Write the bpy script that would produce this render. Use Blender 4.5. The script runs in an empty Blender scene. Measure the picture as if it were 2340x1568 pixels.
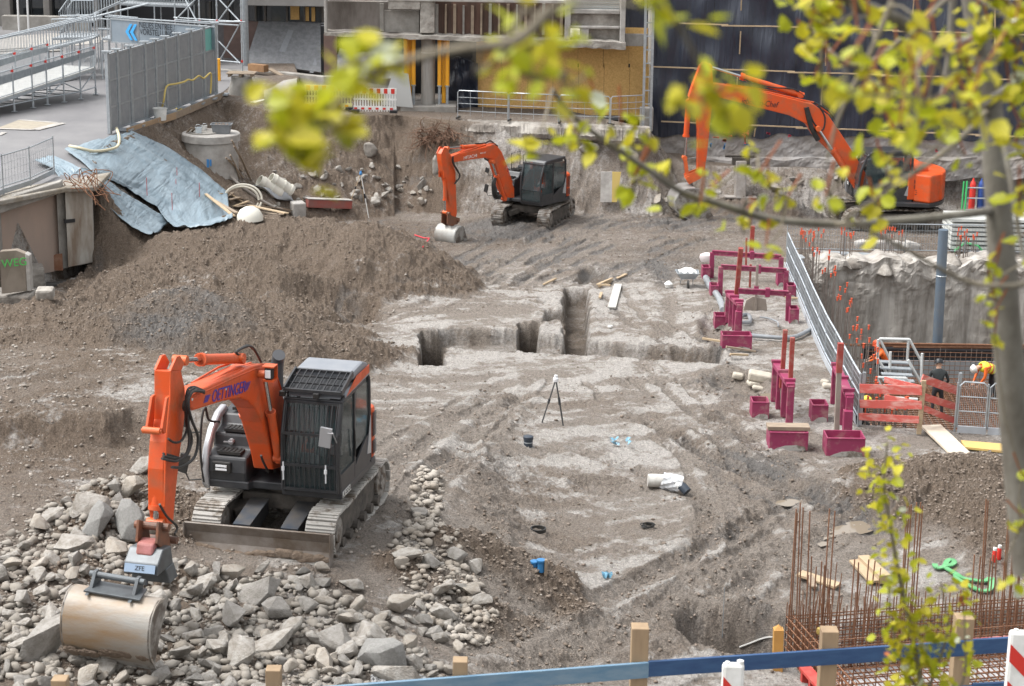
import bpy, math, random
import numpy as np
from mathutils import Vector, Matrix
random.seed(7); rng = np.random.default_rng(11)
R = math.radians
SC = bpy.context.scene; COL = SC.collection
# ---------------------------------------------------------------- camera
CAMZ, PITCH, ROLL, FPX = 13.4, R(15.1), R(0.86), 4400.0       # focal length in pixels of a 2340 px wide picture
cam_d = bpy.data.cameras.new("camera"); cam = bpy.data.objects.new("camera", cam_d); COL.objects.link(cam)
cam_d.sensor_width = 36; cam_d.lens = FPX/2340*36; cam_d.clip_start = .1; cam_d.clip_end = 1500
CR = Matrix.Rotation(math.pi/2-PITCH, 3, 'X') @ Matrix.Rotation(ROLL, 3, 'Z')
cam.matrix_world = Matrix.Translation((0, 0, CAMZ)) @ CR.to_4x4()
cam_d.dof.use_dof = True; cam_d.dof.focus_distance = 42; cam_d.dof.aperture_fstop = 5.0
SC.camera = cam
# ---------------------------------------------------------------- sky, sun, exposure
SUN_EL, SUN_AZ = R(60), R(268)
world = bpy.data.worlds.new("World"); SC.world = world; world.use_nodes = True
nt = world.node_tree; bg = nt.nodes['Background']
sky = nt.nodes.new('ShaderNodeTexSky'); sky.sky_type = 'NISHITA'; sky.sun_disc = False
sky.sun_elevation = SUN_EL; sky.sun_rotation = SUN_AZ; sky.dust_density = 4; sky.air_density = 1.5
hs = nt.nodes.new('ShaderNodeHueSaturation'); hs.inputs['Saturation'].default_value = .12
nt.links.new(sky.outputs[0], hs.inputs['Color']); nt.links.new(hs.outputs[0], bg.inputs[0]); bg.inputs[1].default_value = .14
sl = bpy.data.lights.new("sun", 'SUN'); sl.energy = 1.6; sl.angle = R(28); sl.color = (1, .98, .95)
so = bpy.data.objects.new("sun", sl); COL.objects.link(so)
so.rotation_euler = Vector((-math.sin(SUN_AZ)*math.cos(SUN_EL), -math.cos(SUN_AZ)*math.cos(SUN_EL), -math.sin(SUN_EL))).to_track_quat('-Z', 'Y').to_euler()
SC.view_settings.view_transform = 'Standard'; SC.view_settings.look = 'None'; SC.view_settings.exposure = 1.08; SC.view_settings.gamma = 1
SC.cycles.max_bounces = 6; SC.cycles.transparent_max_bounces = 16; SC.cycles.use_denoising = True

# ---------------------------------------------------------------- pixel -> place (2340 x 1568 picture units)
CAM = Vector((0, 0, CAMZ))
def ray(px, py):
    return (CR @ Vector(((px-1170)/FPX, -(py-784)/FPX, -1))).normalized()
def PZ(px, py, z):
    d = ray(px, py); t = (z-CAMZ)/d.z; return CAM+d*t
def PY(px, py, Y):
    d = ray(px, py); return CAM+d*(Y/d.y)
def Q(r, x, y):                                                # zoom-sheet coordinates -> picture units
    r -= 1; return (.334*x+(0, 781, 1559)[r % 3], .334*y+(0, 523.7, 1044.6)[r//3])

# ---------------------------------------------------------------- materials
MATS = {}
def mat(name, c, c2=None, scale=4, rough=.7, metal=0, bump=0, bscale=30, mix=.5, alpha=1, stretch=None, coord='Object', detail=6, rough2=None, spec=None, sharp=.15, trans=0):
    if name in MATS: return MATS[name]
    m = bpy.data.materials.new(name); m.use_nodes = True; N = m.node_tree.nodes; L = m.node_tree.links; b = N['Principled BSDF']
    b.inputs['Roughness'].default_value = rough; b.inputs['Metallic'].default_value = metal
    if spec is not None: b.inputs['Specular IOR Level'].default_value = spec
    b.inputs['Base Color'].default_value = (*c, 1); b.inputs['Alpha'].default_value = alpha
    tc = N.new('ShaderNodeTexCoord'); mp = N.new('ShaderNodeMapping'); L.new(tc.outputs[coord], mp.inputs[0])
    if stretch: mp.inputs['Scale'].default_value = stretch
    if c2:
        n = N.new('ShaderNodeTexNoise'); n.inputs['Scale'].default_value = scale; n.inputs['Detail'].default_value = detail; n.inputs['Roughness'].default_value = .65
        L.new(mp.outputs[0], n.inputs[0]); r = N.new('ShaderNodeValToRGB'); r.color_ramp.elements[0].position = mix-sharp; r.color_ramp.elements[1].position = mix+sharp
        r.color_ramp.elements[0].color = (*c, 1); r.color_ramp.elements[1].color = (*c2, 1); L.new(n.outputs[0], r.inputs[0]); L.new(r.outputs[0], b.inputs['Base Color'])
        if rough2 is not None:
            mr = N.new('ShaderNodeMapRange'); mr.inputs[3].default_value = rough; mr.inputs[4].default_value = rough2
            mr.inputs[1].default_value = mix-sharp; mr.inputs[2].default_value = mix+sharp
            L.new(n.outputs[0], mr.inputs[0]); L.new(mr.outputs[0], b.inputs['Roughness'])
    if bump:
        n2 = N.new('ShaderNodeTexNoise'); n2.inputs['Scale'].default_value = bscale; n2.inputs['Detail'].default_value = 5
        L.new(mp.outputs[0], n2.inputs[0]); bp = N.new('ShaderNodeBump'); bp.inputs['Strength'].default_value = 1; bp.inputs['Distance'].default_value = bump
        L.new(n2.outputs[0], bp.inputs['Height']); L.new(bp.outputs[0], b.inputs['Normal'])
    if trans:
        o = N['Material Output']; t = N.new('ShaderNodeBsdfTranslucent'); mx = N.new('ShaderNodeMixShader'); mx.inputs[0].default_value = trans
        t.inputs[0].default_value = (*c, 1); L.new(b.outputs[0], mx.inputs[1]); L.new(t.outputs[0], mx.inputs[2]); L.new(mx.outputs[0], o.inputs[0])
        if c2: L.new(r.outputs[0], t.inputs[0])
    MATS[name] = m; return m

# ---------------------------------------------------------------- mesh collector
ORG = {}
def perp(d):
    d = d.normalized(); a = Vector((0, 0, 1)) if abs(d.z) < .9 else Vector((1, 0, 0))
    u = d.cross(a).normalized(); return u, u.cross(d).normalized()
class MB:
    def __init__(s): s.v = []; s.f = []; s.mi = []; s.cur = 0; s.T = None
    def add(s, vs, fs):
        n = len(s.v)
        s.v += [tuple(s.T @ Vector(p)) for p in vs] if s.T is not None else [tuple(p) for p in vs]
        s.f += [tuple(n+i for i in f) for f in fs]; s.mi += [s.cur]*len(fs); return s
    def box(s, c, size, M=None):
        c = Vector(c); hx, hy, hz = size[0]/2, size[1]/2, size[2]/2
        vs = [Vector((x, y, z)) for x in (-hx, hx) for y in (-hy, hy) for z in (-hz, hz)]
        vs = [(M @ p if M else p)+c for p in vs]
        return s.add(vs, [(0, 1, 3, 2), (4, 6, 7, 5), (0, 4, 5, 1), (2, 3, 7, 6), (0, 2, 6, 4), (1, 5, 7, 3)])
    def bar(s, p, q, w, h=None, up=(0, 0, 1)):                 # w across, h along 'up'
        p, q = Vector(p), Vector(q); h = h or w; d = (q-p).normalized(); up = Vector(up)
        if abs(d.dot(up)) > .98: up = Vector((0, 1, 0))
        a = d.cross(up).normalized()*w/2; b = d.cross(a).normalized()*h/2
        vs = [e+i*a+j*b for e in (p, q) for i, j in ((-1, -1), (1, -1), (1, 1), (-1, 1))]
        return s.add(vs, [(0, 1, 2, 3), (7, 6, 5, 4), (0, 4, 5, 1), (1, 5, 6, 2), (2, 6, 7, 3), (3, 7, 4, 0)])
    def tube(s, pts, r, n=8, cap=True):
        pts = [Vector(p) for p in pts]; rs = r if isinstance(r, (list, tuple)) else [r]*len(pts); vs = []
        u = None
        for i, p in enumerate(pts):
            d = (pts[min(i+1, len(pts)-1)]-pts[max(i-1, 0)])
            if d.length < 1e-9: d = Vector((0, 0, 1))
            d.normalize()
            if u is None: u, w = perp(d)
            else:
                u = (u-d*u.dot(d)); u = u.normalized() if u.length > 1e-6 else perp(d)[0]; w = d.cross(u)
            w = d.cross(u)
            for k in range(n): a = 2*math.pi*k/n; vs.append(p+(u*math.cos(a)+w*math.sin(a))*rs[i])
        fs = [(i*n+k, i*n+(k+1) % n, (i+1)*n+(k+1) % n, (i+1)*n+k) for i in range(len(pts)-1) for k in range(n)]
        if cap: fs += [tuple(range(n-1, -1, -1)), tuple((len(pts)-1)*n+k for k in range(n))]
        return s.add(vs, fs)
    def cyl(s, p, q, r, n=16, r2=None): return s.tube([p, q], [r, r if r2 is None else r2], n)
    def lathe(s, c, prof, n=24, M=None, cap=True):             # prof: (radius, z)
        c = Vector(c); vs = []
        for (r, z) in prof:
            for k in range(n):
                a = 2*math.pi*k/n; p = Vector((r*math.cos(a), r*math.sin(a), z)); vs.append((M @ p if M else p)+c)
        fs = [(i*n+k, i*n+(k+1) % n, (i+1)*n+(k+1) % n, (i+1)*n+k) for i in range(len(prof)-1) for k in range(n)]
        if cap: fs += [tuple(range(n-1, -1, -1)), tuple((len(prof)-1)*n+k for k in range(n))]
        return s.add(vs, fs)
    def prism(s, poly, vec):                                   # planar 3-D polygon extruded by vec
        poly = [Vector(p) for p in poly]; vec = Vector(vec); n = len(poly)
        return s.add(poly+[p+vec for p in poly], [tuple(range(n-1, -1, -1)), tuple(range(n, 2*n))]+[(i, (i+1) % n, n+(i+1) % n, n+i) for i in range(n)])
    def quad(s, a, b, c, d): return s.add([a, b, c, d], [(0, 1, 2, 3)])
    def slab(s, a, b, c, d, t):                                # quad thickened by t along its normal
        a, b, c, d = map(Vector, (a, b, c, d)); nn = (b-a).cross(d-a).normalized()*t
        return s.prism([a, b, c, d], nn)
    def grid(s, fn, nu, nv):
        vs = [fn(i/nu, j/nv) for j in range(nv+1) for i in range(nu+1)]
        return s.add(vs, [(j*(nu+1)+i, j*(nu+1)+i+1, (j+1)*(nu+1)+i+1, (j+1)*(nu+1)+i) for j in range(nv) for i in range(nu)])
    def build(s, name, m, parent=None, local=False, bevel=0, smooth=False, solid=0, label=None, cat=None, group=None, kind=None, origin=None):
        me = bpy.data.meshes.new(name)
        A = np.array(s.v, dtype=np.float64).reshape(-1, 3)
        if local: org = Vector((0, 0, 0))
        elif parent is not None: org = ORG[parent.name]
        elif origin is not None: org = Vector(origin)
        else: org = Vector(((A[:, 0].min()+A[:, 0].max())/2, (A[:, 1].min()+A[:, 1].max())/2, A[:, 2].min()))
        if not local: A = A-np.array(org)
        me.from_pydata(A.tolist(), [], s.f)
        ms = m if isinstance(m, (list, tuple)) else [m]
        for x in ms: me.materials.append(x)
        if len(ms) > 1: me.polygons.foreach_set('material_index', s.mi)
        if smooth: me.polygons.foreach_set('use_smooth', [True]*len(me.polygons))
        o = bpy.data.objects.new(name, me); COL.objects.link(o)
        if parent is not None: o.parent = parent
        elif not local: o.location = org
        ORG[o.name] = org if (parent is not None or not local) else Vector((0, 0, 0))
        if smooth:
            try: me.set_sharp_from_angle(angle=R(40))
            except Exception: pass
        if solid: md = o.modifiers.new('solid', 'SOLIDIFY'); md.thickness = solid; md.offset = 0
        if bevel:
            md = o.modifiers.new('bevel', 'BEVEL'); md.width = bevel; md.segments = 2; md.limit_method = 'ANGLE'; md.angle_limit = R(35)
        me.update(); return tag(o, label, cat, group, kind)
def tag(o, label=None, cat=None, group=None, kind=None):
    if label: o['label'] = label
    if cat: o['category'] = cat
    if group: o['group'] = group
    if kind: o['kind'] = kind
    return o
def thing(name, loc, label, cat, group=None, rz=0):
    o = bpy.data.objects.new(name, None); COL.objects.link(o); o.location = loc; o.rotation_euler = (0, 0, rz); o.empty_display_size = .2
    ORG[o.name] = Vector(loc); return tag(o, label, cat, group)
def copy_tree(o, parent=None):
    c = o.copy(); COL.objects.link(c); c.parent = parent; ORG[c.name] = Vector(o.location)
    for ch in list(o.children): copy_tree(ch, c)
    return c
def text(name, body, size, m, parent, M, extrude=.004, local=False, shear=0, spacing=1.0, sx=1.0, ob=None):
    cu = bpy.data.curves.new(name, 'FONT'); cu.body = body; cu.size = size; cu.extrude = extrude; cu.shear = shear; cu.space_character = spacing
    cu.align_x = 'CENTER'; cu.align_y = 'CENTER'
    if ob: cu.offset = ob
    t = bpy.data.objects.new(name, cu); COL.objects.link(t)
    dg = bpy.context.evaluated_depsgraph_get(); me = bpy.data.meshes.new_from_object(t.evaluated_get(dg))
    bpy.data.objects.remove(t); me.name = name
    MM = M @ Matrix.Diagonal((sx, 1, 1, 1))
    if not local: MM = Matrix.Translation(-ORG[parent.name]) @ MM
    me.transform(MM); me.materials.clear(); me.materials.append(m)
    o = bpy.data.objects.new(name, me); COL.objects.link(o); o.parent = parent; ORG[o.name] = ORG[parent.name]; return o
def frame(o, x, y):                                            # matrix from origin, x axis, approx y axis
    x = Vector(x).normalized(); y = Vector(y); z = x.cross(y).normalized(); y = z.cross(x)
    M = Matrix((x, y, z)).transposed().to_4x4(); M.translation = Vector(o); return M
def V(*a): return Vector(a)
def lerp(a, b, t): return a+(b-a)*t
def sag(p, q, s, n=10):
    p, q = Vector(p), Vector(q); return [p.lerp(q, i/n)-Vector((0, 0, s*4*(i/n)*(1-i/n))) for i in range(n+1)]
def spline(pts, n=6):
    P = [Vector(p) for p in pts]; P = [P[0]]+P+[P[-1]]; out = []
    for i in range(1, len(P)-2):
        for k in range(n):
            t = k/n; a, b, c, d = P[i-1], P[i], P[i+1], P[i+2]
            out.append(.5*((2*b)+(c-a)*t+(2*a-5*b+4*c-d)*t*t+(3*b-a-3*c+d)*t**3))
    out.append(P[-2]); return out
# ================================================================ GROUND: one height sheet
class Noise2:
    def __init__(s, seed): g = np.random.default_rng(seed).random((257, 257)).astype(np.float32); g[256] = g[0]; g[:, 256] = g[:, 0]; s.g = g
    def at(s, x, y):
        xi = np.floor(x); yi = np.floor(y); fx = x-xi; fy = y-yi; fx = fx*fx*(3-2*fx); fy = fy*fy*(3-2*fy)
        xi = xi.astype(np.int64) % 256; yi = yi.astype(np.int64) % 256; g = s.g
        return (g[yi, xi]*(1-fx)+g[yi, xi+1]*fx)*(1-fy)+(g[yi+1, xi]*(1-fx)+g[yi+1, xi+1]*fx)*fy
def fbm(x, y, f, octv, seed, gain=.5, ridge=False):
    out = 0; a = 1; tot = 0
    for i in range(octv):
        n = Noise2(seed+i).at(x*f+i*17.3, y*f+i*9.1)*2-1
        if ridge: n = 1-2*np.abs(n)
        out = out+a*n; tot += a; a *= gain; f *= 2.03
    return out/tot
def sstep(t): t = np.clip(t, 0, 1); return t*t*(3-2*t)

CP = []
def cz(px, py, z): p = PZ(px, py, z); CP.append((p.x, p.y, z))
for a in [(1500,1560,.4),(1250,1560,.7),(1900,1560,-.2),(2340,1560,-.3),(1230,1214,.4),(1500,1250,.35),(1800,1200,.25),(2100,1150,.2),(2300,1250,.2),
          (1500,1000,.2),(1700,1000,.1),(1900,1050,.0),(2250,1020,0),(1300,960,.4),(1350,850,0),(1600,850,-.1),(1200,700,-.3),(1500,650,-.6),(1700,620,-.8),
          (1150,600,-1.0),(1400,560,-1.15),(1300,500,-1.4),(1000,560,-1.4),(1650,540,-1.2),(900,470,-1.6),(1450,470,-1.7),(1650,460,-1.8),(1100,450,-1.6),
          (900,660,-.4),(950,730,-.1),(900,800,.0),(1050,880,.15),(1000,940,.7),(900,960,1.0),(940,1060,1.5),(1100,980,.9),(1080,1100,1.3),(1020,1200,1.6),(1080,1300,1.35),(1100,1450,1.0),
          (1160,1100,.5),(1180,1000,.55),(1150,1200,.5),(1160,1350,.55),(1200,1460,.6),
          (600,1200,1.7),(800,1290,1.7),(700,1050,1.6),(450,1100,1.75),(600,1400,1.9),(900,1500,1.7),(200,1450,2.1),(200,1250,2.15),(0,1150,2.3),(0,1400,2.3),(-300,1200,2.4),(-300,1500,2.4),(60,1560,2.2),(700,1560,1.9),
          (550,930,1.4),(430,1000,1.75),(760,900,.6),
          (1600,430,-1.9),(1900,470,-1.9),(2150,520,-1.9),(2400,480,-1.9),(1350,430,-1.8),(700,470,-1.4),(620,480,-1.2),(760,430,-1.4),(2000,560,-1.6),(2500,600,-1.5),
          (300,640,-.4),(120,640,-.3),(30,700,.2),(-200,750,.6),(350,560,-.8),(500,540,-1.0),(250,600,-.5)]: cz(*a)
for px, py in ((150,800),(-200,860),(420,830)): cz(px, py, 1.3)
CP += [(-30, 95, -1.5), (0, 95, -1.8), (30, 95, -1.8), (40, 45, .2), (40, 70, -1), (-40, 70, 0), (-40, 40, 2), (-25, 15, 2.4), (0, 15, 1.0), (25, 15, 0)]
CPA = np.array(CP)
def _U(r2): return np.where(r2 > 1e-9, .5*r2*np.log(np.maximum(r2, 1e-9)), 0)
_n = len(CPA); _d2 = (CPA[:, None, 0]-CPA[None, :, 0])**2+(CPA[:, None, 1]-CPA[None, :, 1])**2
_K = _U(_d2)+np.eye(_n)*2.0; _P = np.c_[np.ones(_n), CPA[:, :2]]
_A = np.block([[_K, _P], [_P.T, np.zeros((3, 3))]]); _w = np.linalg.solve(_A, np.r_[CPA[:, 2], 0, 0, 0])
def floor_z(X, Y):
    out = _w[_n]+_w[_n+1]*X+_w[_n+2]*Y
    for i in range(_n): out = out+_w[i]*_U((X-CPA[i, 0])**2+(Y-CPA[i, 1])**2)
    return out
# street edge line: (px,py,z,width of the slope below it)
SE = [(-900,520,2.6,.4),(-300,500,2.6,.4),(0,470,2.6,.4),(135,425,2.6,.4),(212,420,2.6,1.5),(200,350,2.6,4.5),(300,306,2.6,5),(400,262,2.6,5),(500,222,2.6,5),(600,250,2.4,4.5),(690,264,2.1,4),(900,264,1.8,3),
      (1040,277,1.8,2.2),(1200,284,1.75,2),(1480,292,1.7,1.8),(1520,352,.1,1.6),(1560,378,-.15,1.6),(1800,384,-.15,1.6),(2340,400,-.15,1.6),(3200,430,-.15,1.6)]
SEW = np.array([(PZ(a, b, c).x, PZ(a, b, c).y+(1.6 if i < 4 else 1.0 if i == 4 else 0), c, w) for i, (a, b, c, w) in enumerate(SE)])
SPOLY = np.vstack([SEW[:, :2], [(400, 1200), (-900, 1200), (-900, SEW[0, 1])]])
def polydist(X, Y, W):
    best = np.full(X.shape, 1e9); side = np.ones(X.shape); zz = np.zeros(X.shape); ww = np.zeros(X.shape); al = np.zeros(X.shape); acc = 0
    for i in range(len(W)-1):
        ax, ay = W[i, :2]; bx, by = W[i+1, :2]; dx, dy = bx-ax, by-ay; L2 = dx*dx+dy*dy
        t = np.clip(((X-ax)*dx+(Y-ay)*dy)/L2, 0, 1); qx = X-(ax+t*dx); qy = Y-(ay+t*dy); d = np.hypot(qx, qy); m = d < best
        best = np.where(m, d, best); side = np.where(m, np.sign(dx*(Y-ay)-dy*(X-ax)), side)
        if W.shape[1] > 2: zz = np.where(m, W[i, 2]+t*(W[i+1, 2]-W[i, 2]), zz); ww = np.where(m, W[i, 3]+t*(W[i+1, 3]-W[i, 3]), ww)
        al = np.where(m, acc+t*math.sqrt(L2), al); acc += math.sqrt(L2)
    return best, side, zz, ww, al
# heaps: cones with their tip on the ray through (px,py) at distance D
HE = [(830,510,58,.60,.5),(735,502,58.5,.58,.5),(640,492,59,.55,.6),(560,494,59,.5,.7),(470,524,58,.5,.8),(390,580,56.5,.5,.8),(310,610,55,.5,.8),(250,655,53,.5,.7),(130,690,49,.42,.9),
      (560,590,55,.5,.6),(640,610,54.5,.52,.6),(700,640,53.5,.5,.7),(490,690,46.6,.42,.9),(420,665,46.9,.42,1.0),(340,700,46,.40,1.0),(260,740,45.6,.38,.9),(600,760,47.2,.42,.5),(60,760,45,.36,1.0),(170,750,45.3,.36,1.0),(-150,760,45,.36,1),
      (2150,1075,37.2,.40,.7),(2230,1058,37.6,.40,.7),(2330,1062,37.6,.42,.7),(2420,1070,37.4,.4,.8),(2085,1115,36.6,.36,.5),(2280,1110,36.2,.38,.6),
      (960,392,80,.5,.8),(760,420,79,.42,.6),(640,440,77,.4,.5),(860,440,78,.42,.5),(1720,415,78,.5,.5),(1500,400,80,.5,.5),(1880,400,80,.5,.5)]
HE += [(250,1110,31.2,.45,.4),(180,1175,29.6,.42,.6),(330,1120,31.2,.4,.3),(120,1290,27.6,.34,.9),(900,1265,29.5,.6,.3),(1000,1215,31,.6,.3)]
HEW = [(*PY(a, b, D), s, k) for a, b, D, s, k in HE]
# fill terrace with a broken front edge, left of the digger
TE = np.array([PZ(a, b, 2.6)[:2] for a, b in ((-500,980),(-100,960),(80,930),(240,930),(300,905),(360,915),(470,900),(560,885),(500,850),(420,835),(300,830),(120,860),(-100,880),(-500,900))])
def inpoly(X, Y, P):
    ins = np.zeros(X.shape, bool); j = len(P)-1
    for i in range(len(P)):
        c = ((P[i, 1] > Y) != (P[j, 1] > Y)) & (X < (P[j, 0]-P[i, 0])*(Y-P[i, 1])/(P[j, 1]-P[i, 1]+1e-12)+P[i, 0]); ins ^= c; j = i
    return ins
def sdpoly(X, Y, P):
    W = np.vstack([P, P[:1]]); d = polydist(X, Y, W)[0]; return np.where(inpoly(X, Y, P), -d, d)
# deep pit on the right
PIT = np.array([PZ(1958,962,0)[:2], PZ(1925,880,-.1)[:2], PZ(1850,705,-.5)[:2], PZ(1812,618,-.7)[:2], (PY(1830,600,65.0).x, 65.0), (26, 65.0), (26, PZ(2340,985,0).y), PZ(2120,975,0)[:2]])
PIT_Z = -4.4
# trench boxes: (corners px on the rim, rim z, depth)
def rim(*pts, z=0.0): return np.array([PZ(a, b, z)[:2] for a, b in pts])
TR = [(rim((962,836),(1012,838),(1014,750),(964,750), z=.02), 1.9), (rim((1000,792),(1190,800),(1400,806),(1640,822),(1650,790),(1400,772),(1340,765),(1180,745),(1040,744),(1005,748), z=-.02), .42),
      (rim((1184,800),(1232,800),(1229,728),(1186,728), z=-.05), 1.3), (rim((1288,806),(1345,808),(1342,700),(1345,640),(1292,636),(1290,700), z=-.2), .75),
      (rim((1240,735),(1300,730),(1300,700),(1250,702), z=-.2), .45), (rim((1310,640),(1390,640),(1385,600),(1345,590), z=-.5), .35)]
HO = [(PZ(1720,1440,.1), 1.3, 1.0, .8), (PZ(1660,1420,.1), 1.0, .8, .5), (PZ(1680,870,0), .9, 1.2, .25), (PZ(1640,760,-.3), .5, 2.5, .3), (PZ(1380,1110,.3), .7, .5, .12)]
# ruts: picture polylines, half width, depth, cleats
RU = [([(860,1130),(960,1020),(1060,950),(1150,880)],.35,.10,1),([(930,1190),(1010,1080),(1100,985),(1190,905)],.35,.10,1),([(1180,1560),(1300,1500),(1500,1420),(1700,1320),(1900,1240)],.45,.16,1),
      ([(1120,1470),(1250,1420),(1420,1360),(1620,1250),(1800,1150)],.3,.14,1),([(1480,960),(1600,1030),(1750,1100),(1950,1180)],.4,.13,1),([(1650,960),(1760,1040),(1880,1110),(2000,1150)],.35,.12,1),([(1330,1030),(1500,1090),(1650,1180),(1720,1300),(1650,1400)],.35,.1,1),
      ([(900,640),(1100,645),(1300,615)],.3,.07,0),([(900,690),(1100,700),(1260,690)],.3,.08,0),([(880,725),(1050,712),(1200,715)],.25,.07,0),
      ([(1100,640),(1200,560),(1290,510)],.3,.1,1),([(1180,650),(1290,570),(1380,505)],.3,.1,1),([(1050,600),(1250,590),(1500,560),(1650,545)],.35,.1,1),([(1000,520),(1200,545),(1450,520),(1700,500)],.35,.1,1),
      ([(1420,900),(1500,800),(1530,700),(1500,600)],.35,.06,1),([(1600,1240),(1640,1100),(1560,1000),(1440,960)],.3,.08,1),([(1050,960),(1230,900),(1500,870),(1650,900)],.3,.06,1),([(1620,960),(1680,1100),(1760,1250),(1900,1400)],.3,.07,1),
      ([(480,665),(560,740),(620,800),(640,830)],.22,.10,0),([(230,640),(180,700),(120,760)],.3,.15,0)]
MLINE = [([(1630,620),(1625,720),(1640,800),(1665,880),(1650,960),(1700,1040),(1780,1080),(1900,1130)],.3,.03),([(1180,940),(1130,1010),(1110,1090),(1150,1180),(1130,1280),(1110,1400)],.45,.13),([(1200,1540),(1330,1470),(1500,1400),(1660,1300)],.35,.07)]
def W2(pl, zf=None):
    out = []
    for a, b in pl:
        z = .2
        for _ in range(4): p = PZ(a, b, z); z = float(floor_z(np.array([p.x]), np.array([p.y]))[0])
        out.append((p.x, p.y))
    W = [Vector((*p, 0)) for p in out]; return np.array([(p.x, p.y) for p in spline(W, 5)])
def height(X, Y):
    F = floor_z(X, Y)
    n1 = fbm(X, Y, .35, 4, 1); n2 = fbm(X, Y, 1.6, 4, 21)
    F = F+.03*n1
    # terrace
    sd = sdpoly(X+.35*n2, Y+.35*n1, TE); F = np.maximum(F, np.where(sd < 1.5, F+(2.45+.12*n1-F)*sstep((.55-sd)/.7), F))
    F = F+.0*n1
    big = F.copy(); heap = np.zeros_like(X)
    nd = fbm(X, Y, .8, 4, 41); nr = fbm(X, Y, 2.2, 3, 61, ridge=True)
    for hx, hy, hz, s, k in HEW:
        d = np.hypot(X-hx, Y-hy); 
        m = d < 9
        if not m.any(): continue
        dd = d[m]; c = hz-s*(np.sqrt(dd*dd+k*k)-k)+.22*nd[m]*np.clip(dd, .3, 2.5)+.06*nr[m]
        b = big[m]; h = np.clip((c-b)/.12+.5, 0, 1); nb = b*(1-h)+c*h+.06*h*(1-h); big[m] = nb
        heap[m] = np.maximum(heap[m], sstep((c-F[m])/.25))
    F = big
    # steep cut in the front face of the big heap
    for (px, py, D, r, dep) in ((785,668,53.4,1.6,.75),(825,705,52.5,1.2,.6),(560,620,54.6,.9,.35),(300,1000,36.2,1.3,.45)):
        c = PY(px, py, D); d = np.hypot((X-c.x)*.8, Y-c.y); F = F-dep*sstep((1-d/r)*2.0+.25*nd)*np.clip(heap+.2, 0, 1)
    # street
    d, side, zs, w, al = polydist(X, Y, SEW); ds = np.where(inpoly(X, Y, SPOLY), d, -d)   # > 0 : street
    ds = ds+.25*n2*np.clip((w-1)/2, 0, 1)
    t = np.clip(-ds/np.maximum(w, .3), 0, 1); tt = t**.85
    F = np.where(ds > 0, zs, zs+(np.minimum(F, zs)-zs)*tt)
    street = sstep(ds/.05+.5); slope = (ds < .2)*(t < 1)*(w > 1)
    n3 = fbm(X, Y, 5, 4, 81); n4 = fbm(X, Y, 18, 3, 95)
    rough = np.clip(.18-.10*sstep((X+3)/2)*sstep((57-Y)/4)+1.1*heap+.8*slope+.5*np.clip(n1*2, 0, 1), 0, 1.6)*(1-street)
    back = np.clip((Y-60)/15, 0, 1)
    rough = rough+back*.35*(1-street)
    F = F+rough*(.06*n3+.045*n4)+(.010*n2+.010*n3+.016*n4)*(1-street)
    wet = np.zeros_like(X)
    for pl, hw, dep, cl in RUW:
        x0, y0 = pl.min(0)-1.5; x1, y1 = pl.max(0)+1.5
        m = (X > x0) & (X < x1) & (Y > y0) & (Y < y1) & (street < .1)
        if not m.any(): continue
        dd, _, _, _, al2 = polydist(X[m]+.12*n2[m], Y[m]+.12*n3[m], pl)
        prof = -.75*dep*sstep(1-dd/hw)+dep*.6*np.exp(-((dd-hw*1.25)/(hw*.3))**2)
        if cl: prof = prof+.034*np.sin(al2*2*math.pi/.2)*sstep((hw-dd)/.1)
        F[m] += prof*(.75+.6*n1[m]); wet[m] = np.maximum(wet[m], sstep(1.2-dd/hw)*.8)
    for pl, hw, hh in MLW:
        dd = polydist(X+.25*n2, Y+.25*n1, pl)[0]; F = F+hh*np.exp(-(dd/hw)**2)*(.7+.8*n3)*(1-street); wet = np.maximum(wet, .8*np.exp(-(dd/hw)**2))
    trk = np.zeros_like(X)
    for pl, bw, per, st0 in TFW:                               # bundles of parallel tread marks
        x0, y0 = pl.min(0)-bw-.5; x1, y1 = pl.max(0)+bw+.5; m = (X > x0) & (X < x1) & (Y > y0) & (Y < y1) & (street < .1)
        if not m.any(): continue
        dd, sd_, _, _, al3 = polydist(X[m], Y[m], pl); sg = dd*sd_+.10*n2[m]+.25*n1[m]; band = sstep((bw-dd)/.4)*sstep((fbm(X[m]*.9, Y[m]*.5, .8, 3, 210)+.38)/.35)
        w = np.sin(sg*2*math.pi/per); w = np.clip((w-.05)/.5, 0, 1); cl = .5+.5*np.sin(al3*2*math.pi/.21+sg*3); k = band*w*st0
        F[m] += k*(-.070+.035*cl)+band*(1-w)*.012*st0; trk[m] = np.maximum(trk[m], k*(.6+.4*cl))
    for c, rx, ry, dep in HO:
        q = np.hypot((X-c.x)/rx, (Y-c.y)/ry)+.18*n2; F = F-dep*sstep((1-q)/.45)+.1*np.exp(-((q-1.1)/.15)**2)*(.5+n3)
        wet = np.maximum(wet, sstep((1.25-q)/.2)*.9)
    dug = np.zeros_like(X)
    for P, dep in TR:
        wd = .22 if dep < .4 else .12; sd = sdpoly(X+.09*n2+.05*n3, Y+.09*n2+.05*n3, P); k = np.clip(.5-sd/wd, 0, 1)
        base = float(np.mean(floor_z(P[:, 0], P[:, 1]))); F = np.where(k > 0, np.minimum(F, F*(1-k)+(base-dep+.05*n3)*k), F)
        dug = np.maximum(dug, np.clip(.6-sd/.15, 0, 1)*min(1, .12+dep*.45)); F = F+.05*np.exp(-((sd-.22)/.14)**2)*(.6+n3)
    sd = sdpoly(X, Y, PIT); k = np.clip(.5-sd/.12, 0, 1); F = F*(1-k)+(PIT_Z)*k
    F = np.where(inpoly(X, Y, CAGEP), CAGE_Z, F)
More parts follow.
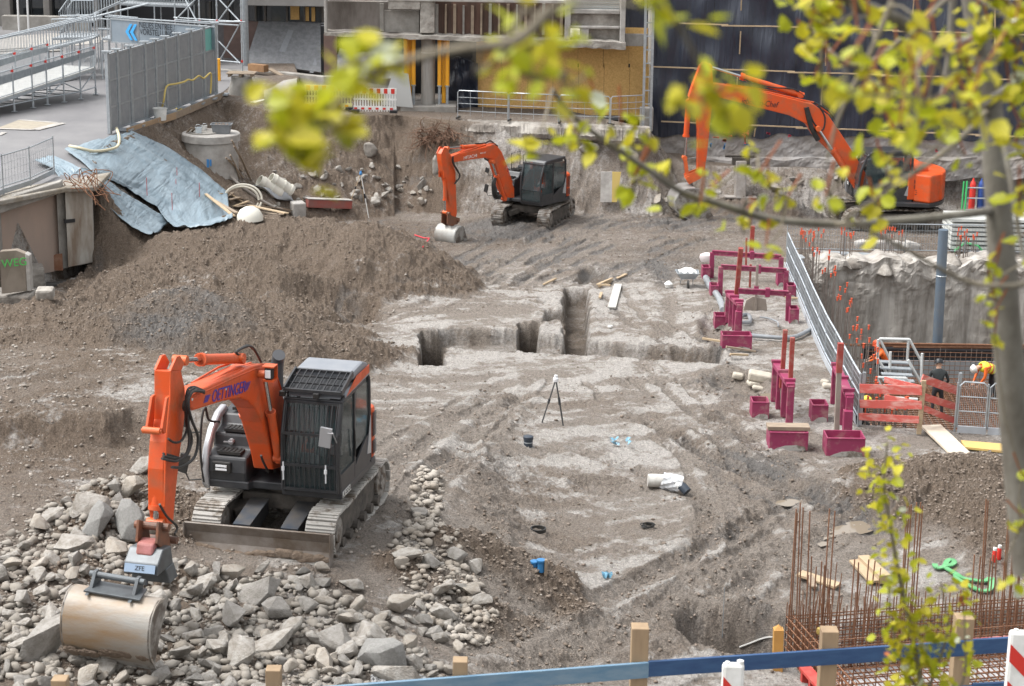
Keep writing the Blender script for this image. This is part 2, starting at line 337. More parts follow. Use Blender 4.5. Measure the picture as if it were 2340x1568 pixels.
    for P, z in PUW: sd = sdpoly(X+.10*n2, Y+.12*n2, P); k = sstep(.5-sd/.3); F = F*(1-k)+(z-.045+.03*n3)*k; wet = np.maximum(wet, sstep(1-sd/.5))
    dl = Y-(FEN.y+.227*(X-FEN.x)); F = np.where(dl < .35, 4.9, F)
    return F, dict(heap=heap, street=street, slope=slope*1.0, wet=wet, dug=dug, n1=n1, n2=n2, n3=n3, n4=n4, pit=k*1.0, trk=trk)
CU, CV = Vector((.975, .222, 0)), Vector((.222, -.975, 0)); CC = PZ(1796, 1425, .15); CAGE_Z = -.75
CAGEP = np.array([tuple((CC+CU*a-CV*b)[:2]) for a, b in ((-.25, .3), (7, .3), (7, -4.2), (-.25, -4.2))]); FEN = PY(1480, 1512, 16.0)
RUW = [(W2(a), b, c, d) for a, b, c, d in RU]; MLW = [(W2(a), b, c) for a, b, c in MLINE]
TFAM = [([(1400,840),(1520,950),(1700,1060),(1950,1170)],1.6,.62,1),([(1100,1500),(1350,1450),(1600,1330),(1850,1190),(1990,1150)],1.5,.7,1),([(1560,1000),(1640,1120),(1660,1260),(1560,1400)],.9,.6,.8),
        ([(860,1140),(960,1040),(1060,960),(1180,870)],1.1,.55,1),([(1050,640),(1180,570),(1290,510),(1400,480)],2.2,.7,1),([(1250,640),(1420,560),(1650,500)],2.4,.75,1),([(900,510),(1200,530),(1500,500)],1.4,.6,.8),
        ([(860,700),(1050,690),(1270,700)],1.5,.55,.8),([(1380,640),(1480,740),(1600,800)],1.1,.6,.6),([(1480,1568),(1620,1480),(1700,1380)],.8,.6,.8),([(1000,880),(1250,850),(1600,880)],1.1,.7,.6),([(700,450),(900,460),(1080,470)],1.6,.6,.8)]
PUD = [[(1893,1213),(1920,1197),(1960,1190),(1990,1197),(1990,1210),(1953,1220),(1913,1223),(1888,1230)],[(1756,1141),(1793,1137),(1823,1141),(1826,1148),(1800,1153),(1773,1148)],[(1868,1240),(1883,1235),(1893,1242),(1876,1247)],[(1734,901),(1759,898),(1763,911),(1739,913)]]
PUW = []
for _p in PUD:
    _w3 = W2(_p); _w3 = np.array([tuple(q) for q in _w3]); PUW.append((_w3, float(np.mean(floor_z(_w3[:, 0], _w3[:, 1])))))
TFW = [(W2(a), b, c, d) for a, b, c, d in TFAM]
us = np.concatenate([-np.geomspace(6, .36, 26)[:-1], np.linspace(-.355, -.275, 60)[:-1], np.linspace(-.275, .275, 1150), np.linspace(.275, .355, 60)[1:], np.geomspace(.36, 6, 26)[1:]])
ys = np.concatenate([np.linspace(3, 24, 50)[:-1], np.geomspace(24, 92, 1150), np.geomspace(92, 900, 40)[1:]])
UU, YY = np.meshgrid(us, ys); XX = UU*YY
HZ, MK = height(XX.copy(), YY.copy())
def hz(x, y):
    u = x/y; i = np.clip(np.searchsorted(us, u)-1, 0, len(us)-2); j = np.clip(np.searchsorted(ys, y)-1, 0, len(ys)-2)
    a = np.clip((u-us[i])/(us[i+1]-us[i]), 0, 1); b = np.clip((y-ys[j])/(ys[j+1]-ys[j]), 0, 1)
    return (HZ[j, i]*(1-a)+HZ[j, i+1]*a)*(1-b)+(HZ[j+1, i]*(1-a)+HZ[j+1, i+1]*a)*b
def Hh(x, y): return float(hz(np.array([x]), np.array([y]))[0])
def G(px, py, dz=0):
    """the ground point seen at picture point (px, py)"""
    d = ray(px, py); yy = np.geomspace(12, 130, 2400); xx = yy*d.x/d.y; zz = CAMZ+yy*d.z/d.y; h = hz(xx, yy); k = np.argmax(zz < h)
    return Vector((xx[k], yy[k], h[k]+dz))
def on(x, y, dz=0): return Vector((x, y, Hh(x, y)+dz))
# vertex masks: soil colours (pale dried slurry, brown earth, grey wet clay), dug adds hole shade
def ground_mesh():
    ny, nx = XX.shape; v = np.stack([XX, YY, HZ], -1).reshape(-1, 3).astype(np.float32)
    idx = np.arange(ny*nx).reshape(ny, nx); q = np.stack([idx[:-1, :-1], idx[:-1, 1:], idx[1:, 1:], idx[1:, :-1]], -1).reshape(-1, 4)
    me = bpy.data.meshes.new('ground'); me.vertices.add(len(v)); me.vertices.foreach_set('co', v.ravel())
    me.loops.add(q.size); me.loops.foreach_set('vertex_index', q.ravel().astype(np.int32))
    me.polygons.add(len(q)); me.polygons.foreach_set('loop_start', np.arange(0, q.size, 4, dtype=np.int32)); me.polygons.foreach_set('loop_total', np.full(len(q), 4, np.int32))
    me.polygons.foreach_set('use_smooth', np.ones(len(q), bool)); me.update()
    X, Y = XX, YY; n1, n2, n3, n4 = MK['n1'], MK['n2'], MK['n3'], MK['n4']
    a, b = np.cos(.6), np.sin(.6); st = fbm((X*a+Y*b)*.45, (Y*a-X*b)*1.5, 1.3, 6, 120, gain=.62); sx = fbm(X*.8, Y, 2.6, 5, 140, gain=.65); lo = fbm(X, Y, .28, 3, 180)
    lf = np.clip((-X-2-.05*(Y-30))/3, 0, 1)*np.clip((56-Y)/6, 0, 1)
    pale = np.clip(.50+.10*sstep((X+2)/3)+1.25*st+.9*sx+.6*lo-.6*MK['wet']-1.1*MK['trk']-.9*MK['heap']-.42*lf, 0, 1)*np.clip(1.0-np.clip((Y-57)/8, 0, 1)*.55, 0, 1)
    lip = np.zeros_like(X)
    for P, dep in TR[:4]:
        sd = sdpoly(X, Y, P); lip = np.maximum(lip, np.exp(-((sd-.5)/.35)**2)*np.clip(.6+n2*1.5, 0, 1))
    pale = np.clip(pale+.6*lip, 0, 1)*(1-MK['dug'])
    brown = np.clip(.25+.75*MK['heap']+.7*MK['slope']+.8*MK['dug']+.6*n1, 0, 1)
    left = np.clip((-X-1.5-.02*Y)/3, 0, 1); brown = np.clip(brown+.45*left+.35*sstep((Y-58)/10), 0, 1)
    grey = np.clip(.35*MK['wet']+.9*n1-.1+.5*fbm(X, Y, .25, 3, 160), 0, 1)
    slt = np.clip(np.exp(-(((X-PZ(420,760,1.2).x)/2.2)**2+((Y-PZ(420,760,1.2).y)/2.4)**2))*1.3, 0, 1); grey = np.maximum(grey, slt*(.7+.5*n2)); farf = sstep((Y-57)/8)*(1-MK['slope']); grey = np.clip(grey+.45*farf+.5*MK['trk'], 0, 1); pw = MK['slope']*sstep((X+3)/2)*(Y > 70); pale = np.clip(pale+pw*(.35+.6*n1+.5*n2), 0, 1); brown = brown*(1-.6*pw)
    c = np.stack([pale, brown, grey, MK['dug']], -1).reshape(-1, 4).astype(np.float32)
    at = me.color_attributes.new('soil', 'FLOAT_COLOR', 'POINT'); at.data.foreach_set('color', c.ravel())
    return me
GM = bpy.data.materials.new('earth'); GM.use_nodes = True
def _gm():
    N = GM.node_tree.nodes; L = GM.node_tree.links; b = N['Principled BSDF']
    at = N.new('ShaderNodeAttribute'); at.attribute_name = 'soil'; sp = N.new('ShaderNodeSeparateColor'); L.new(at.outputs['Color'], sp.inputs[0])
    tc = N.new('ShaderNodeTexCoord')
    def noise(s, d=6, r=.65, st=None):
        n = N.new('ShaderNodeTexNoise'); n.inputs['Scale'].default_value = s; n.inputs['Detail'].default_value = d; n.inputs['Roughness'].default_value = r
        if st: mp = N.new('ShaderNodeMapping'); mp.inputs['Scale'].default_value = st; L.new(tc.outputs['Object'], mp.inputs[0]); L.new(mp.outputs[0], n.inputs[0])
        else: L.new(tc.outputs['Object'], n.inputs[0])
        return n.outputs[0]
    def mth(op, a, b_, cl=False):
        m = N.new('ShaderNodeMath'); m.operation = op; m.use_clamp = cl
        for i, x in enumerate((a, b_)):
            if isinstance(x, (int, float)): m.inputs[i].default_value = x
            else: L.new(x, m.inputs[i])
        return m.outputs[0]
    def mixc(f, a, b_):
        m = N.new('ShaderNodeMix'); m.data_type = 'RGBA'
        for s, x in ((0, f), (6, a), (7, b_)):
            if isinstance(x, tuple): m.inputs[s].default_value = (*x, 1)
            elif isinstance(x, float): m.inputs[s].default_value = x
            else: L.new(x, m.inputs[s])
        return m.outputs[2]
    def sharp(x, lo, hi):
        m = N.new('ShaderNodeMapRange'); m.inputs[1].default_value = lo; m.inputs[2].default_value = hi; L.new(x, m.inputs[0]); return m.outputs[0]
    nA = noise(1.6); nB = noise(6, 10, .8); nC = noise(34, 6, .75); nP = noise(60, 2, .6)
    pale = sharp(mth('ADD', mth('ADD', sp.outputs[0], mth('MULTIPLY', mth('SUBTRACT', nB, .5), 2.6)), mth('MULTIPLY', mth('SUBTRACT', nC, .5), 1.3)), .38, 1.0)
    brn = sharp(mth('ADD', sp.outputs[1], mth('MULTIPLY', mth('SUBTRACT', nA, .5), 1.2)), .2, .9)
    gry = sharp(mth('ADD', sp.outputs[2], mth('MULTIPLY', mth('SUBTRACT', nB, .5), 1.0)), .35, .9)
    base = mixc(brn, CMUD, CBROWN); base = mixc(gry, base, CGREY); base = mixc(pale, base, CPALE)
    peb = sharp(nP, .66, .72); base = mixc(mth('MULTIPLY', peb, .55), base, (.42, .39, .35))
    drk = sharp(mth('ADD', mth('MULTIPLY', nC, .6), mth('MULTIPLY', noise(14, 8, .8), .4)), .58, .42); v = mth('ADD', .54, mth('MULTIPLY', drk, .68)); base = mixc(mth('MULTIPLY', at.outputs['Alpha'], .9), base, (.075, .06, .045))  # holes tinted as damp deep soil, with their shade put into the colour
    mm = N.new('ShaderNodeVectorMath'); mm.operation = 'SCALE'; L.new(base, mm.inputs[0]); L.new(v, mm.inputs[3])
    L.new(mm.outputs[0], b.inputs['Base Color'])
    rr = mth('SUBTRACT', .95, mth('MULTIPLY', pale, .22)); L.new(rr, b.inputs['Roughness']); b.inputs['Specular IOR Level'].default_value = .35
    bp = N.new('ShaderNodeBump'); bp.inputs['Distance'].default_value = .11; bp.inputs['Strength'].default_value = 1
    hgt = mth('ADD', mth('MULTIPLY', nB, 1.0), mth('MULTIPLY', nC, .6)); hgt = mth('ADD', hgt, mth('MULTIPLY', noise(22, 4, .8), .7)); L.new(hgt, bp.inputs['Height']); L.new(bp.outputs[0], b.inputs['Normal'])
CMUD = (.32, .278, .24); CBROWN = (.215, .165, .125); CGREY = (.20, .187, .176); CPALE = (.56, .525, .49)
_gm()
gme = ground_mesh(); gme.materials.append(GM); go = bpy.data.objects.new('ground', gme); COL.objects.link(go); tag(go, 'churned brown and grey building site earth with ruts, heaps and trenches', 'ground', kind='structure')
# ================================================================ MATERIALS
CONC = mat('concrete', (.33, .315, .29), (.21, .195, .175), 1.5, .85, bump=.01, bscale=14)
CONCL = mat('pale_concrete', (.43, .41, .385), (.27, .255, .235), 2.2, .85, bump=.008, bscale=20)
CONCD = mat('dark_concrete', (.19, .175, .155), (.30, .28, .25), 1.2, .9, bump=.02, bscale=9)
CONCR = mat('rough_broken_concrete', (.38, .355, .32), (.17, .15, .13), 1.1, .9, bump=.08, bscale=4, sharp=.12)
STAIN = mat('stained_board_concrete', (.28, .255, .235), (.075, .06, .05), .8, .85, bump=.012, bscale=10, stretch=(1, 1, .35), sharp=.22)
ASPH = mat('asphalt', (.115, .112, .118), (.21, .205, .205), .35, .55, bump=.004, bscale=60, rough2=.8, sharp=.2, detail=8)
GALV = mat('galvanised_steel', (.33, .36, .385), (.44, .47, .49), 6, .42, .55)
GALVD = mat('dull_galvanised_steel', (.30, .33, .35), (.40, .42, .44), 5, .5, .5)
BLACK = mat('black_plastic', (.012, .013, .016), rough=.45)
RED = mat('red_paint', (.55, .03, .02), rough=.5)
WHITE = mat('white_paint', (.75, .75, .73), (.6, .6, .57), 5, .5)
YELL = mat('yellow_paint', (.85, .42, .02), (.78, .34, .02), 3, .45)
WOOD = mat('pale_timber', (.44, .34, .22), (.34, .25, .16), 3, .75, stretch=(1, 1, 8), bump=.003)
WOODG = mat('weathered_timber', (.33, .26, .19), (.22, .17, .125), 3, .8, stretch=(1, 6, 1), bump=.004)
OSB = mat('osb_board', (.68, .43, .16), (.50, .30, .095), 14, .7, bump=.002, bscale=40, detail=3, sharp=.2)
GRAN = mat('grey_granite', (.20, .205, .215), (.27, .275, .285), 5, .45, bump=.003, sharp=.1)
GRAN2 = mat('light_granite', (.32, .335, .35), (.27, .28, .30), 6, .45)
BRST = mat('brown_stone', (.21, .135, .115), (.16, .105, .09), 4, .55)
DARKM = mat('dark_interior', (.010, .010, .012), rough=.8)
GLASSD = mat('dark_glass', (.018, .022, .026), rough=.08, spec=.8)
def tarp_mat(name, c, c2, sc, wr, dist=.06, rough=.32):
    m = mat(name, c, c2, sc, rough); N = m.node_tree.nodes; L = m.node_tree.links; b = N['Principled BSDF']
    tc = N.new('ShaderNodeTexCoord'); bp = N.new('ShaderNodeBump'); bp.inputs['Distance'].default_value = dist; add = None
    for rot, stc, s in wr:
        mp = N.new('ShaderNodeMapping'); mp.inputs['Rotation'].default_value = rot; mp.inputs['Scale'].default_value = stc; L.new(tc.outputs['Object'], mp.inputs[0])
        n = N.new('ShaderNodeTexNoise'); n.inputs['Scale'].default_value = s; n.inputs['Detail'].default_value = 3; n.inputs['Distortion'].default_value = .6; L.new(mp.outputs[0], n.inputs[0])
        a = N.new('ShaderNodeMath'); a.operation = 'SUBTRACT'; L.new(n.outputs[0], a.inputs[0]); a.inputs[1].default_value = .5
        a2 = N.new('ShaderNodeMath'); a2.operation = 'ABSOLUTE'; L.new(a.outputs[0], a2.inputs[0])
        if add is None: add = a2.outputs[0]
        else:
            q = N.new('ShaderNodeMath'); q.operation = 'ADD'; L.new(add, q.inputs[0]); L.new(a2.outputs[0], q.inputs[1]); add = q.outputs[0]
    L.new(add, bp.inputs['Height']); L.new(bp.outputs[0], b.inputs['Normal']); return m
TARPK = tarp_mat('black_sheeting', (.022, .027, .042), (.034, .040, .058), 1.2, [((0, R(18), 0), (1, 1, .07), 2.1), ((0, R(-34), 0), (1, 1, .06), 1.7), ((0, R(4), 0), (1, 1, .05), 1.2)], .16, .30)
TARPB = tarp_mat('blue_grey_tarpaulin', (.155, .21, .25), (.215, .275, .315), 1.0, [((0, 0, R(35)), (1, .12, 1), 1.6), ((0, 0, R(58)), (1, .15, 1), 2.6)], .09, .40)

# ---------------------------------------------------------------- street
def street():
    edge = [(PZ(a, b, c), c) for a, b, c, w in SE]
    P = [Vector((p.x, p.y, 0)) for p, c in edge]; mb = MB()
    pts = [(p.x-.05, p.y+.05, max(z, 1.0)+.012) for (p, z) in edge[:9]]
    far = [(pts[8][0]+.5, 150, 2.62), (-140, 150, 2.62), (-140, pts[0][1], 2.62)]
    vs = pts+far; mb.add(vs, [tuple(range(len(vs)-1, -1, -1))])
    o = mb.build('street', ASPH, kind='structure'); tag(o, 'damp grey asphalt street beside the site')
    mb = MB(); z = 2.62                                        # light rectangle of repaired paving with a pale border
    a = [PZ(*Q(1, x, y), 2.635) for x, y in ((-30, 880), (240, 888), (425, 842), (130, 820))]
    mb.add(a, [(0, 1, 2, 3)]); mb.build('pavement', mat('sand_patch', (.34, .30, .23), (.26, .23, .19), 4, .9), kind='structure')
    mb = MB()
    for p, q, w in ((a[0], a[1], .18), (a[1], a[2], .35), (a[2], a[3], .18), (PZ(*Q(1, -10, 925), 2.635), PZ(*Q(1, 30, 905), 2.635), .2)):
        mb.bar(p+V(0, 0, .004), q+V(0, 0, .004), w, .004)
    mb.build('kerb', CONCL, kind='structure')
    mb = MB(); b = [PZ(*Q(1, x, y), 2.632) for x, y in ((-60, 375), (620, 300), (880, 262), (360, 225), (-60, 262))]
    mb.add(b, [(0, 1, 2, 3, 4)]); mb.build('plaza', mat('plaza_paving', (.36, .34, .31), (.29, .27, .25), .8, .8), kind='structure')
    for yy in (340, 352, 372):
        mb = MB(); mb.bar(PZ(*Q(1, -20, yy), 2.66), PZ(*Q(1, 420, yy-28), 2.66), .35, .05); mb.build('kerb', CONC, kind='structure')
street()

# ---------------------------------------------------------------- demolished building in the middle
def face(mb, x0, y0, x1, y1, Y, t=.25, Yb=None):               # upright slab covering a picture rectangle at depth Y
    Y2 = Yb or Y
    a, b = PY(x0, y0, Y), PY(x1, y0, Y2); c, d = PY(x1, y1, Y2), PY(x0, y1, Y); z0 = (c.z+d.z)/2; z1 = (a.z+b.z)/2
    xa, xb = d.x, c.x
    return mb.prism([(xa, Y, z0), (xb, Y2, z0), (xb, Y2, z1), (xa, Y, z1)], (0, t, 0))
def demolished():
    Y = 80.0; t = thing('demolished_building', PY(1100, 90, 81), 'half demolished concrete building carried on one column and yellow props', 'building')
    mb = MB(); p = lambda x, y, Yq=Y: PY(x, y, Yq)
    # floor slab, front edge ragged
    n = 46; top = []; bot = []
    for i in range(n+1):
        x = 741+(1430-741)*i/n; y = 74+(98-74)*i/n
        top.append(p(x, y+random.uniform(-2, 2), Y-.6)); bot.append(p(x, y+8+random.uniform(-1, 3)+(6 if x > 1200 else 0), Y-.6))
    mb.prism(top+bot[::-1], (0, 4.0, .35)); mb.build('floor_slab', CONCR, t)
    mb = MB(); face(mb, 741, -60, 747, 80, Y-.55, .4); face(mb, 741, -3, 1290, 4, Y-.55, .35)
    mb.build('edge_beam', CONCL, t, bevel=.02)
    mb = MB(); face(mb, 747, 4, 962, 80, Y+.1, .2); mb.build('wall', STAIN, t)
    mb = MB(); face(mb, 868, 24, 958, 74, Y-.02, .1); face(mb, 868, 8, 877, 72, Y-.1, .1); mb.build('wall_patch', CONC, t, bevel=.01)
    mb = MB(); face(mb, 887, -40, 960, 22, Y-.5, .5); mb.build('broken_panel', CONCR, t, bevel=.03, label='broken pale wall panel with a yellowed corner')
    mb = MB(); face(mb, 960, -40, 993, 76, Y-.45, .8); mb.build('pillar', CONCR, t, bevel=.03)
    mb = MB(); face(mb, 993, 6, 1290, 82, Y+.1, .15); sh = mb.build('timber_infill', mat('rust_brown_boards', (.135, .075, .055), (.07, .045, .035), 1.5, .85, stretch=(2, 1, .3), bump=.01), t)
    for i, x in enumerate(np.linspace(998, 1282, 15)):
        w = 2.2 if i % 2 else 3.4; mb = MB(); face(mb, x-w, 8+random.uniform(0, 6), x+w, 80, Y-.02-.01*(i % 2), .1); mb.build('batten', WOODG if i % 3 else CONC, sh)
    mb = MB(); face(mb, 1290, -40, 1303, 100, Y-.4, .6); face(mb, 1416, -40, 1428, 102, Y-.4, .6); face(mb, 1303, 22, 1416, 32, Y-.2, .5); face(mb, 1303, 60, 1416, 66, Y-.3, .5); face(mb, 1325, 66, 1345, 92, Y-.25, .4)
    mb.build('frame', CONCL, t, bevel=.03)
    mb = MB(); face(mb, 1303, 32, 1416, 60, Y, .2); face(mb, 1345, 66, 1416, 96, Y+.1, .2); mb.build('wall_panel', CONCR, t)
    mb = MB()
    for k in range(9): face(mb, 1303, -20+k*4.7, 1416, -20+k*4.7+3.6, Y-.05*(k % 2), .06)
    mb.build('shutter', mat('grey_shutter', (.34, .37, .37), (.42, .44, .43), 3, .6), t)
    mb = MB(); face(mb, 1428, 78, 1480, 106, Y, .5); mb.build('lintel', CONC, t, bevel=.02)
    mb = MB(); face(mb, 1428, 64, 1480, 78, Y+.2, .3); mb.build('osb_strip', OSB, t)
    mb = MB(); face(mb, 1428, -60, 1480, 64, Y+.3, .2); mb.build('black_sheet', TARPK, t)
    # recess under the slab
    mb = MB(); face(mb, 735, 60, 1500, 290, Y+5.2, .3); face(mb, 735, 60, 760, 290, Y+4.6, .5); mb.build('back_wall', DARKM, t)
    mb = MB()
    xs = [1088, 1146, 1205, 1262, 1320, 1378, 1436, 1480]; ys_ = [86, 146, 268]
    for i in range(len(xs)-1):
        for j in range(2): face(mb, xs[i]+.3, ys_[j]+(8 if i % 2 else 0)*(j), xs[i+1]-.3, ys_[j+1]+(8 if i % 2 else 0)*(1-j), Y+1.3+.02*((i+j) % 2), .04)
    mb.build('osb_wall', OSB, t)
    mb = MB(); W, Hh_ = 14, 20; a = p(1022, 262, Y+2.3); b_ = p(1090, 262, Y+2.3)
    def fn(u, v):
        x = 1022+70*u; top_ = 128+26*abs(u-.35); y = 264-(264-top_)*v; q = p(x, y, Y+1.1+.18*math.sin(u*9+v*3)+.12*math.sin(v*11-u*5)); return q
    mb.grid(fn, W, Hh_); mb.build('black_sheet', TARPK, t, smooth=True, solid=.01)
    mb = MB(); face(mb, 1036, 263, 1480, 272, Y+1.1, .2); mb.build('skirting', mat('grey_skirting', (.10, .105, .11), rough=.6), t)
    a = p(961, 245, Y); b_ = p(993, 245, Y); mb = MB(); c = p(977, 86, Y); e = p(977, 243, Y); r = (b_.x-a.x)/2
    mb.cyl((e.x, Y+.5, e.z), (e.x, Y+.5, c.z+.1), r, 28); o = mb.build('column', mat('column_concrete', (.36, .345, .32), (.28, .265, .245), 3, .8, stretch=(3, 3, .4)), t, smooth=True)
    mb = MB(); z = p(977, 123, Y).z; mb.lathe((e.x, Y+.5, z), [(r+.012, -.02), (r+.02, 0), (r+.012, .02)], 28); mb.build('strap', WHITE, o)
    mb = MB(); face(mb, 915, 243, 995, 270, Y-.3, 1.6); face(mb, 994, 243, 1042, 274, Y-.5, 1.7); mb.build('column_footing', CONC, t, bevel=.03)
demolished()
def props():
    for k, (x, y0, y1, dy) in enumerate(((927, 88, 242, .2), (936, 84, 242, .5), (945, 88, 242, .2), (1004, 90, 243, .1), (1014, 90, 242, .5), (1022, 90, 245, .1))):
        Y = 79.9+dy+.1; a = PY(x, y1, Y); z0 = PY(977, 243, 80.2).z; z1 = PY(977, 88, 80).z; gr = 'yellow steel props beside the column'
        t = thing('steel_prop', (a.x, Y, z0), ('yellow steel prop left of the concrete column, %s of its three' % ('leftmost', 'middle', 'rightmost')[k]) if k < 3 else 'yellow steel prop right of the concrete column, %s of its three' % ('leftmost', 'middle', 'rightmost')[k-3], 'prop', gr)
        zb = z0+(.25 if k == 1 else .02 if k == 4 else .42*2)
        if k == 1: zb = z0+.1
        mb = MB(); mb.cyl((a.x, Y, zb), (a.x, Y, z1-.05), .085, 12); mb.build('outer_tube', YELL, t, smooth=True)
        mb = MB(); mb.cyl((a.x, Y, z0+.02), (a.x, Y, zb+.05), .06, 10); mb.cyl((a.x, Y, zb), (a.x, Y, zb+.06), .10, 12); mb.box((a.x, Y, z0+.015), (.22, .22, .02)); mb.build('inner_tube', GALVD, t); mb = MB(); mb.box((a.x, Y, z1-.03), (.22, .22, .02)); mb.build('head_plate', GALVD, t)
props()
def tarpbuilding():
    t = thing('sheeted_building', PY(1900, 330, 81), 'building front wrapped in black plastic sheeting held by thin timber battens', 'building')
    Y0, Y1 = 80.5, 77.0
    def yy(x): return Y0+(Y1-Y0)*(x-1490)/850
    def fn(u, v):
        x = 1490+1150*u; bt = 306+22*u+5*math.sin(u*40)+4*math.sin(u*93); y = bt-(bt+150)*v
        w = .06*math.sin(u*47+v*9+2*math.sin(v*5+u*11))+.04*math.sin(u*113-v*15+3*math.sin(u*19))+.03*math.sin(v*23+u*31)
        return PY(x, y, yy(x)+w*(.3+.7*math.sin(min(1, v*3)*math.pi/2)))
    mb = MB(); mb.grid(fn, 220, 60); sh = mb.build('sheeting', TARPK, t, smooth=True)
    for (pts, sg) in (((1, (0, 160), (2338, 237)), 4), ((1, (-210, 456), (2338, 545)), 4), ((1, (-120, 832), (2338, 935)), 4)):
        (ax, ay), (bx, by) = pts[1], pts[2]; n = sg*2
        for i in range(n):
            f0, f1 = i/n-.01, (i+1)/n+.01; q0 = Q(3, lerp(ax, bx, f0), lerp(ay, by, f0)+(7 if i % 2 else 0)); q1 = Q(3, lerp(ax, bx, f1), lerp(ay, by, f1)+(0 if i % 2 else 0))
            mb = MB(); mb.bar(PY(*q0, yy(q0[0])-.18-.03*(i % 2)), PY(*q1, yy(q1[0])-.18-.03*(i % 2)), .03, .055); mb.build('batten', WOOD, t)
    for (x0, a, x1, b) in ((405, 0, 402, 72), (400, 215, 392, 370), (378, 530, 374, 595), (985, 265, 980, 450), (960, 560, 950, 720), (1585, 0, 1578, 95), (1555, 275, 1545, 430), (1522, 612, 1505, 765), (500, 880, 492, 935), (2140, 0, 2140, 400)):
        q0, q1 = Q(3, x0, a), Q(3, x1, b); mb = MB(); mb.bar(PY(*q0, yy(q0[0])-.27), PY(*q1, yy(q1[0])-.17), .05, .03, up=(0, 1, 0)); mb.build('batten', WOOD, t)
    mb = MB(); a = PY(1490, 300, 80.8); b = PY(2640, 320, 76.4); mb.prism([(a.x, a.y+.3, 0), (b.x, b.y+.3, 0), (b.x, b.y+.3, 13), (a.x, a.y+.3, 13)], (0, 8, 0)); mb.build('wall', CONCD, t)
    # steel lattice edge
    s = thing('facade_rail', PY(1484, 285, 79.6), 'pale steel angle upright beside the black sheeting', 'upright')
    mb = MB()
    for xt, xb in ((1471, 1467), (1489, 1484)): mb.bar(PY(xt+6, -40, 79.4), PY(xb+2, 300, 79.4), .1, .14)
    for i in range(10): y = -10+i*31; mb.bar(PY(1477-i*.6, y, 79.35), PY(1492-i*.6, y, 79.35), .03, .05)
    mb.build('upright_frame', GALV, s)
    mb = MB(); face(mb, 1462, 247, 1492, 300, 79.6, .5); mb.build('footing', CONCL, s, bevel=.03)
    # foundation wall under the sheeting with spray marks
    f = thing('foundation_wall', PY(1900, 400, 79), 'pale rough foundation wall with pink and blue survey marks below black sheeting', 'wall')
    def fw(u, v):
        x = 1478+1160*u; y = 410-(410-296)*v; q = PY(x, y, yy(x)+.15-1.1*(1-v)*0); n = math.sin(x*.11)*math.sin(y*.2)*.03+random.uniform(-.015, .015)
        st = (0 if v > .42 else -.55-.3*math.sin(x*.03)); return PY(x, y+(0 if v > .42 else 4*math.sin(x*.05)), yy(x)+.1+n+st)
    mb = MB(); mb.grid(fw, 230, 22); mb.build('wall_face', mat('old_foundation', (.33, .32, .315), (.22, .195, .17), .7, .9, bump=.05, bscale=5, detail=8), f, smooth=False)
    PINK = mat('pink_spray', (.75, .10, .14), rough=.6); BLUS = mat('blue_spray', (.05, .22, .50), rough=.6)
    for (x, y, w, h, m) in ((310, 890, 34, 20, PINK), (330, 930, 30, 12, PINK), (290, 960, 26, 26, PINK), (288, 1000, 10, 50, BLUS), (195, 990, 12, 50, BLUS), (230, 940, 40, 9, PINK), (435, 908, 26, 18, PINK), (430, 960, 10, 70, PINK), (440, 990, 40, 9, BLUS), (590, 915, 30, 16, PINK), (735, 930, 26, 16, PINK), (1740, 1030, 20, 26, PINK), (1760, 1060, 40, 8, PINK)):
        q = Q(3, x, y); mb = MB(); a = PY(q[0], q[1], yy(q[0])-.72 if q[1] > 350 else yy(q[0])-.12); s_ = 80/4400*.334
        for k in range(3): mb.box(a+V(random.uniform(-.1, .1)*w*s_, 0, random.uniform(-.2, .2)*h*s_), (w*s_*random.uniform(.5, 1), .02, h*s_*random.uniform(.3, .8)), Matrix.Rotation(random.uniform(-.4, .4), 3, 'Y'))
        mb.build('spray_mark', m, f)
    q = Q(3, 305, 893); text('survey_number', '35', .32, PINK, f, frame(PY(q[0], q[1], yy(q[0])-.42), (1, 0, 0), (0, 0, 1)))
    q = Q(3, 432, 910); text('survey_number', '34', .32, PINK, f, frame(PY(q[0], q[1], yy(q[0])-.42), (1, 0, 0), (0, 0, 1)))
tarpbuilding()
# back wall of the pit below the street: pale broken ledge
def ledge():
    t = thing('broken_ledge', PY(1250, 330, 80), 'broken concrete ledge along the top of the pit wall', 'ledge')
    def lf(u, v):
        x = 1040+445*u; p = PZ(x, 277+17*u, 1.75); r = random.uniform(-1, 1)
        prof = [(.35, 0), (-.15, 0), (-.28+.06*math.sin(x*.09), -.10), (-.36+.08*math.sin(x*.05), -.34), (-.30, -.5), (.1, -.7)][int(round(v*5))]
        return p+V(0, prof[0]+.03*r, prof[1]+.01*r+.02)
    mb = MB(); mb.grid(lf, 160, 5); mb.build('ledge_face', CONCR, t, solid=.05)
    for (x, y, w, h) in ((995, 385, 20, 62), (845, 350, 40, 50), (1345, 350, 60, 36), (1440, 360, 50, 40)):
        g = G(x, y); s_ = g.y/4400*.9; n = 8; mb = MB()
        mb.prism([g+V(math.cos(6.28*i/n)*w*.5*s_*random.uniform(.7, 1.1), .25, math.sin(6.28*i/n)*h*.5*s_*random.uniform(.7, 1.1)) for i in range(n)], V(0, -.45, .1)); mb.build('wall_fragment', CONCR, t, bevel=.08)
    t = thing('pier_stub', PY(945, 300, 80), 'dark old brick pier below the column footing', 'pier')
    mb = MB(); face(mb, 912, 272, 1000, 345, 80.2, .8); mb.build('pier_body', CONCD, t, bevel=.04)
    mb = MB(); face(mb, 912, 300, 975, 338, 79.9, .9); mb.build('pier_base', mat('dark_block', (.07, .065, .06), (.12, .11, .10), 3, .8), t, bevel=.08)
ledge()
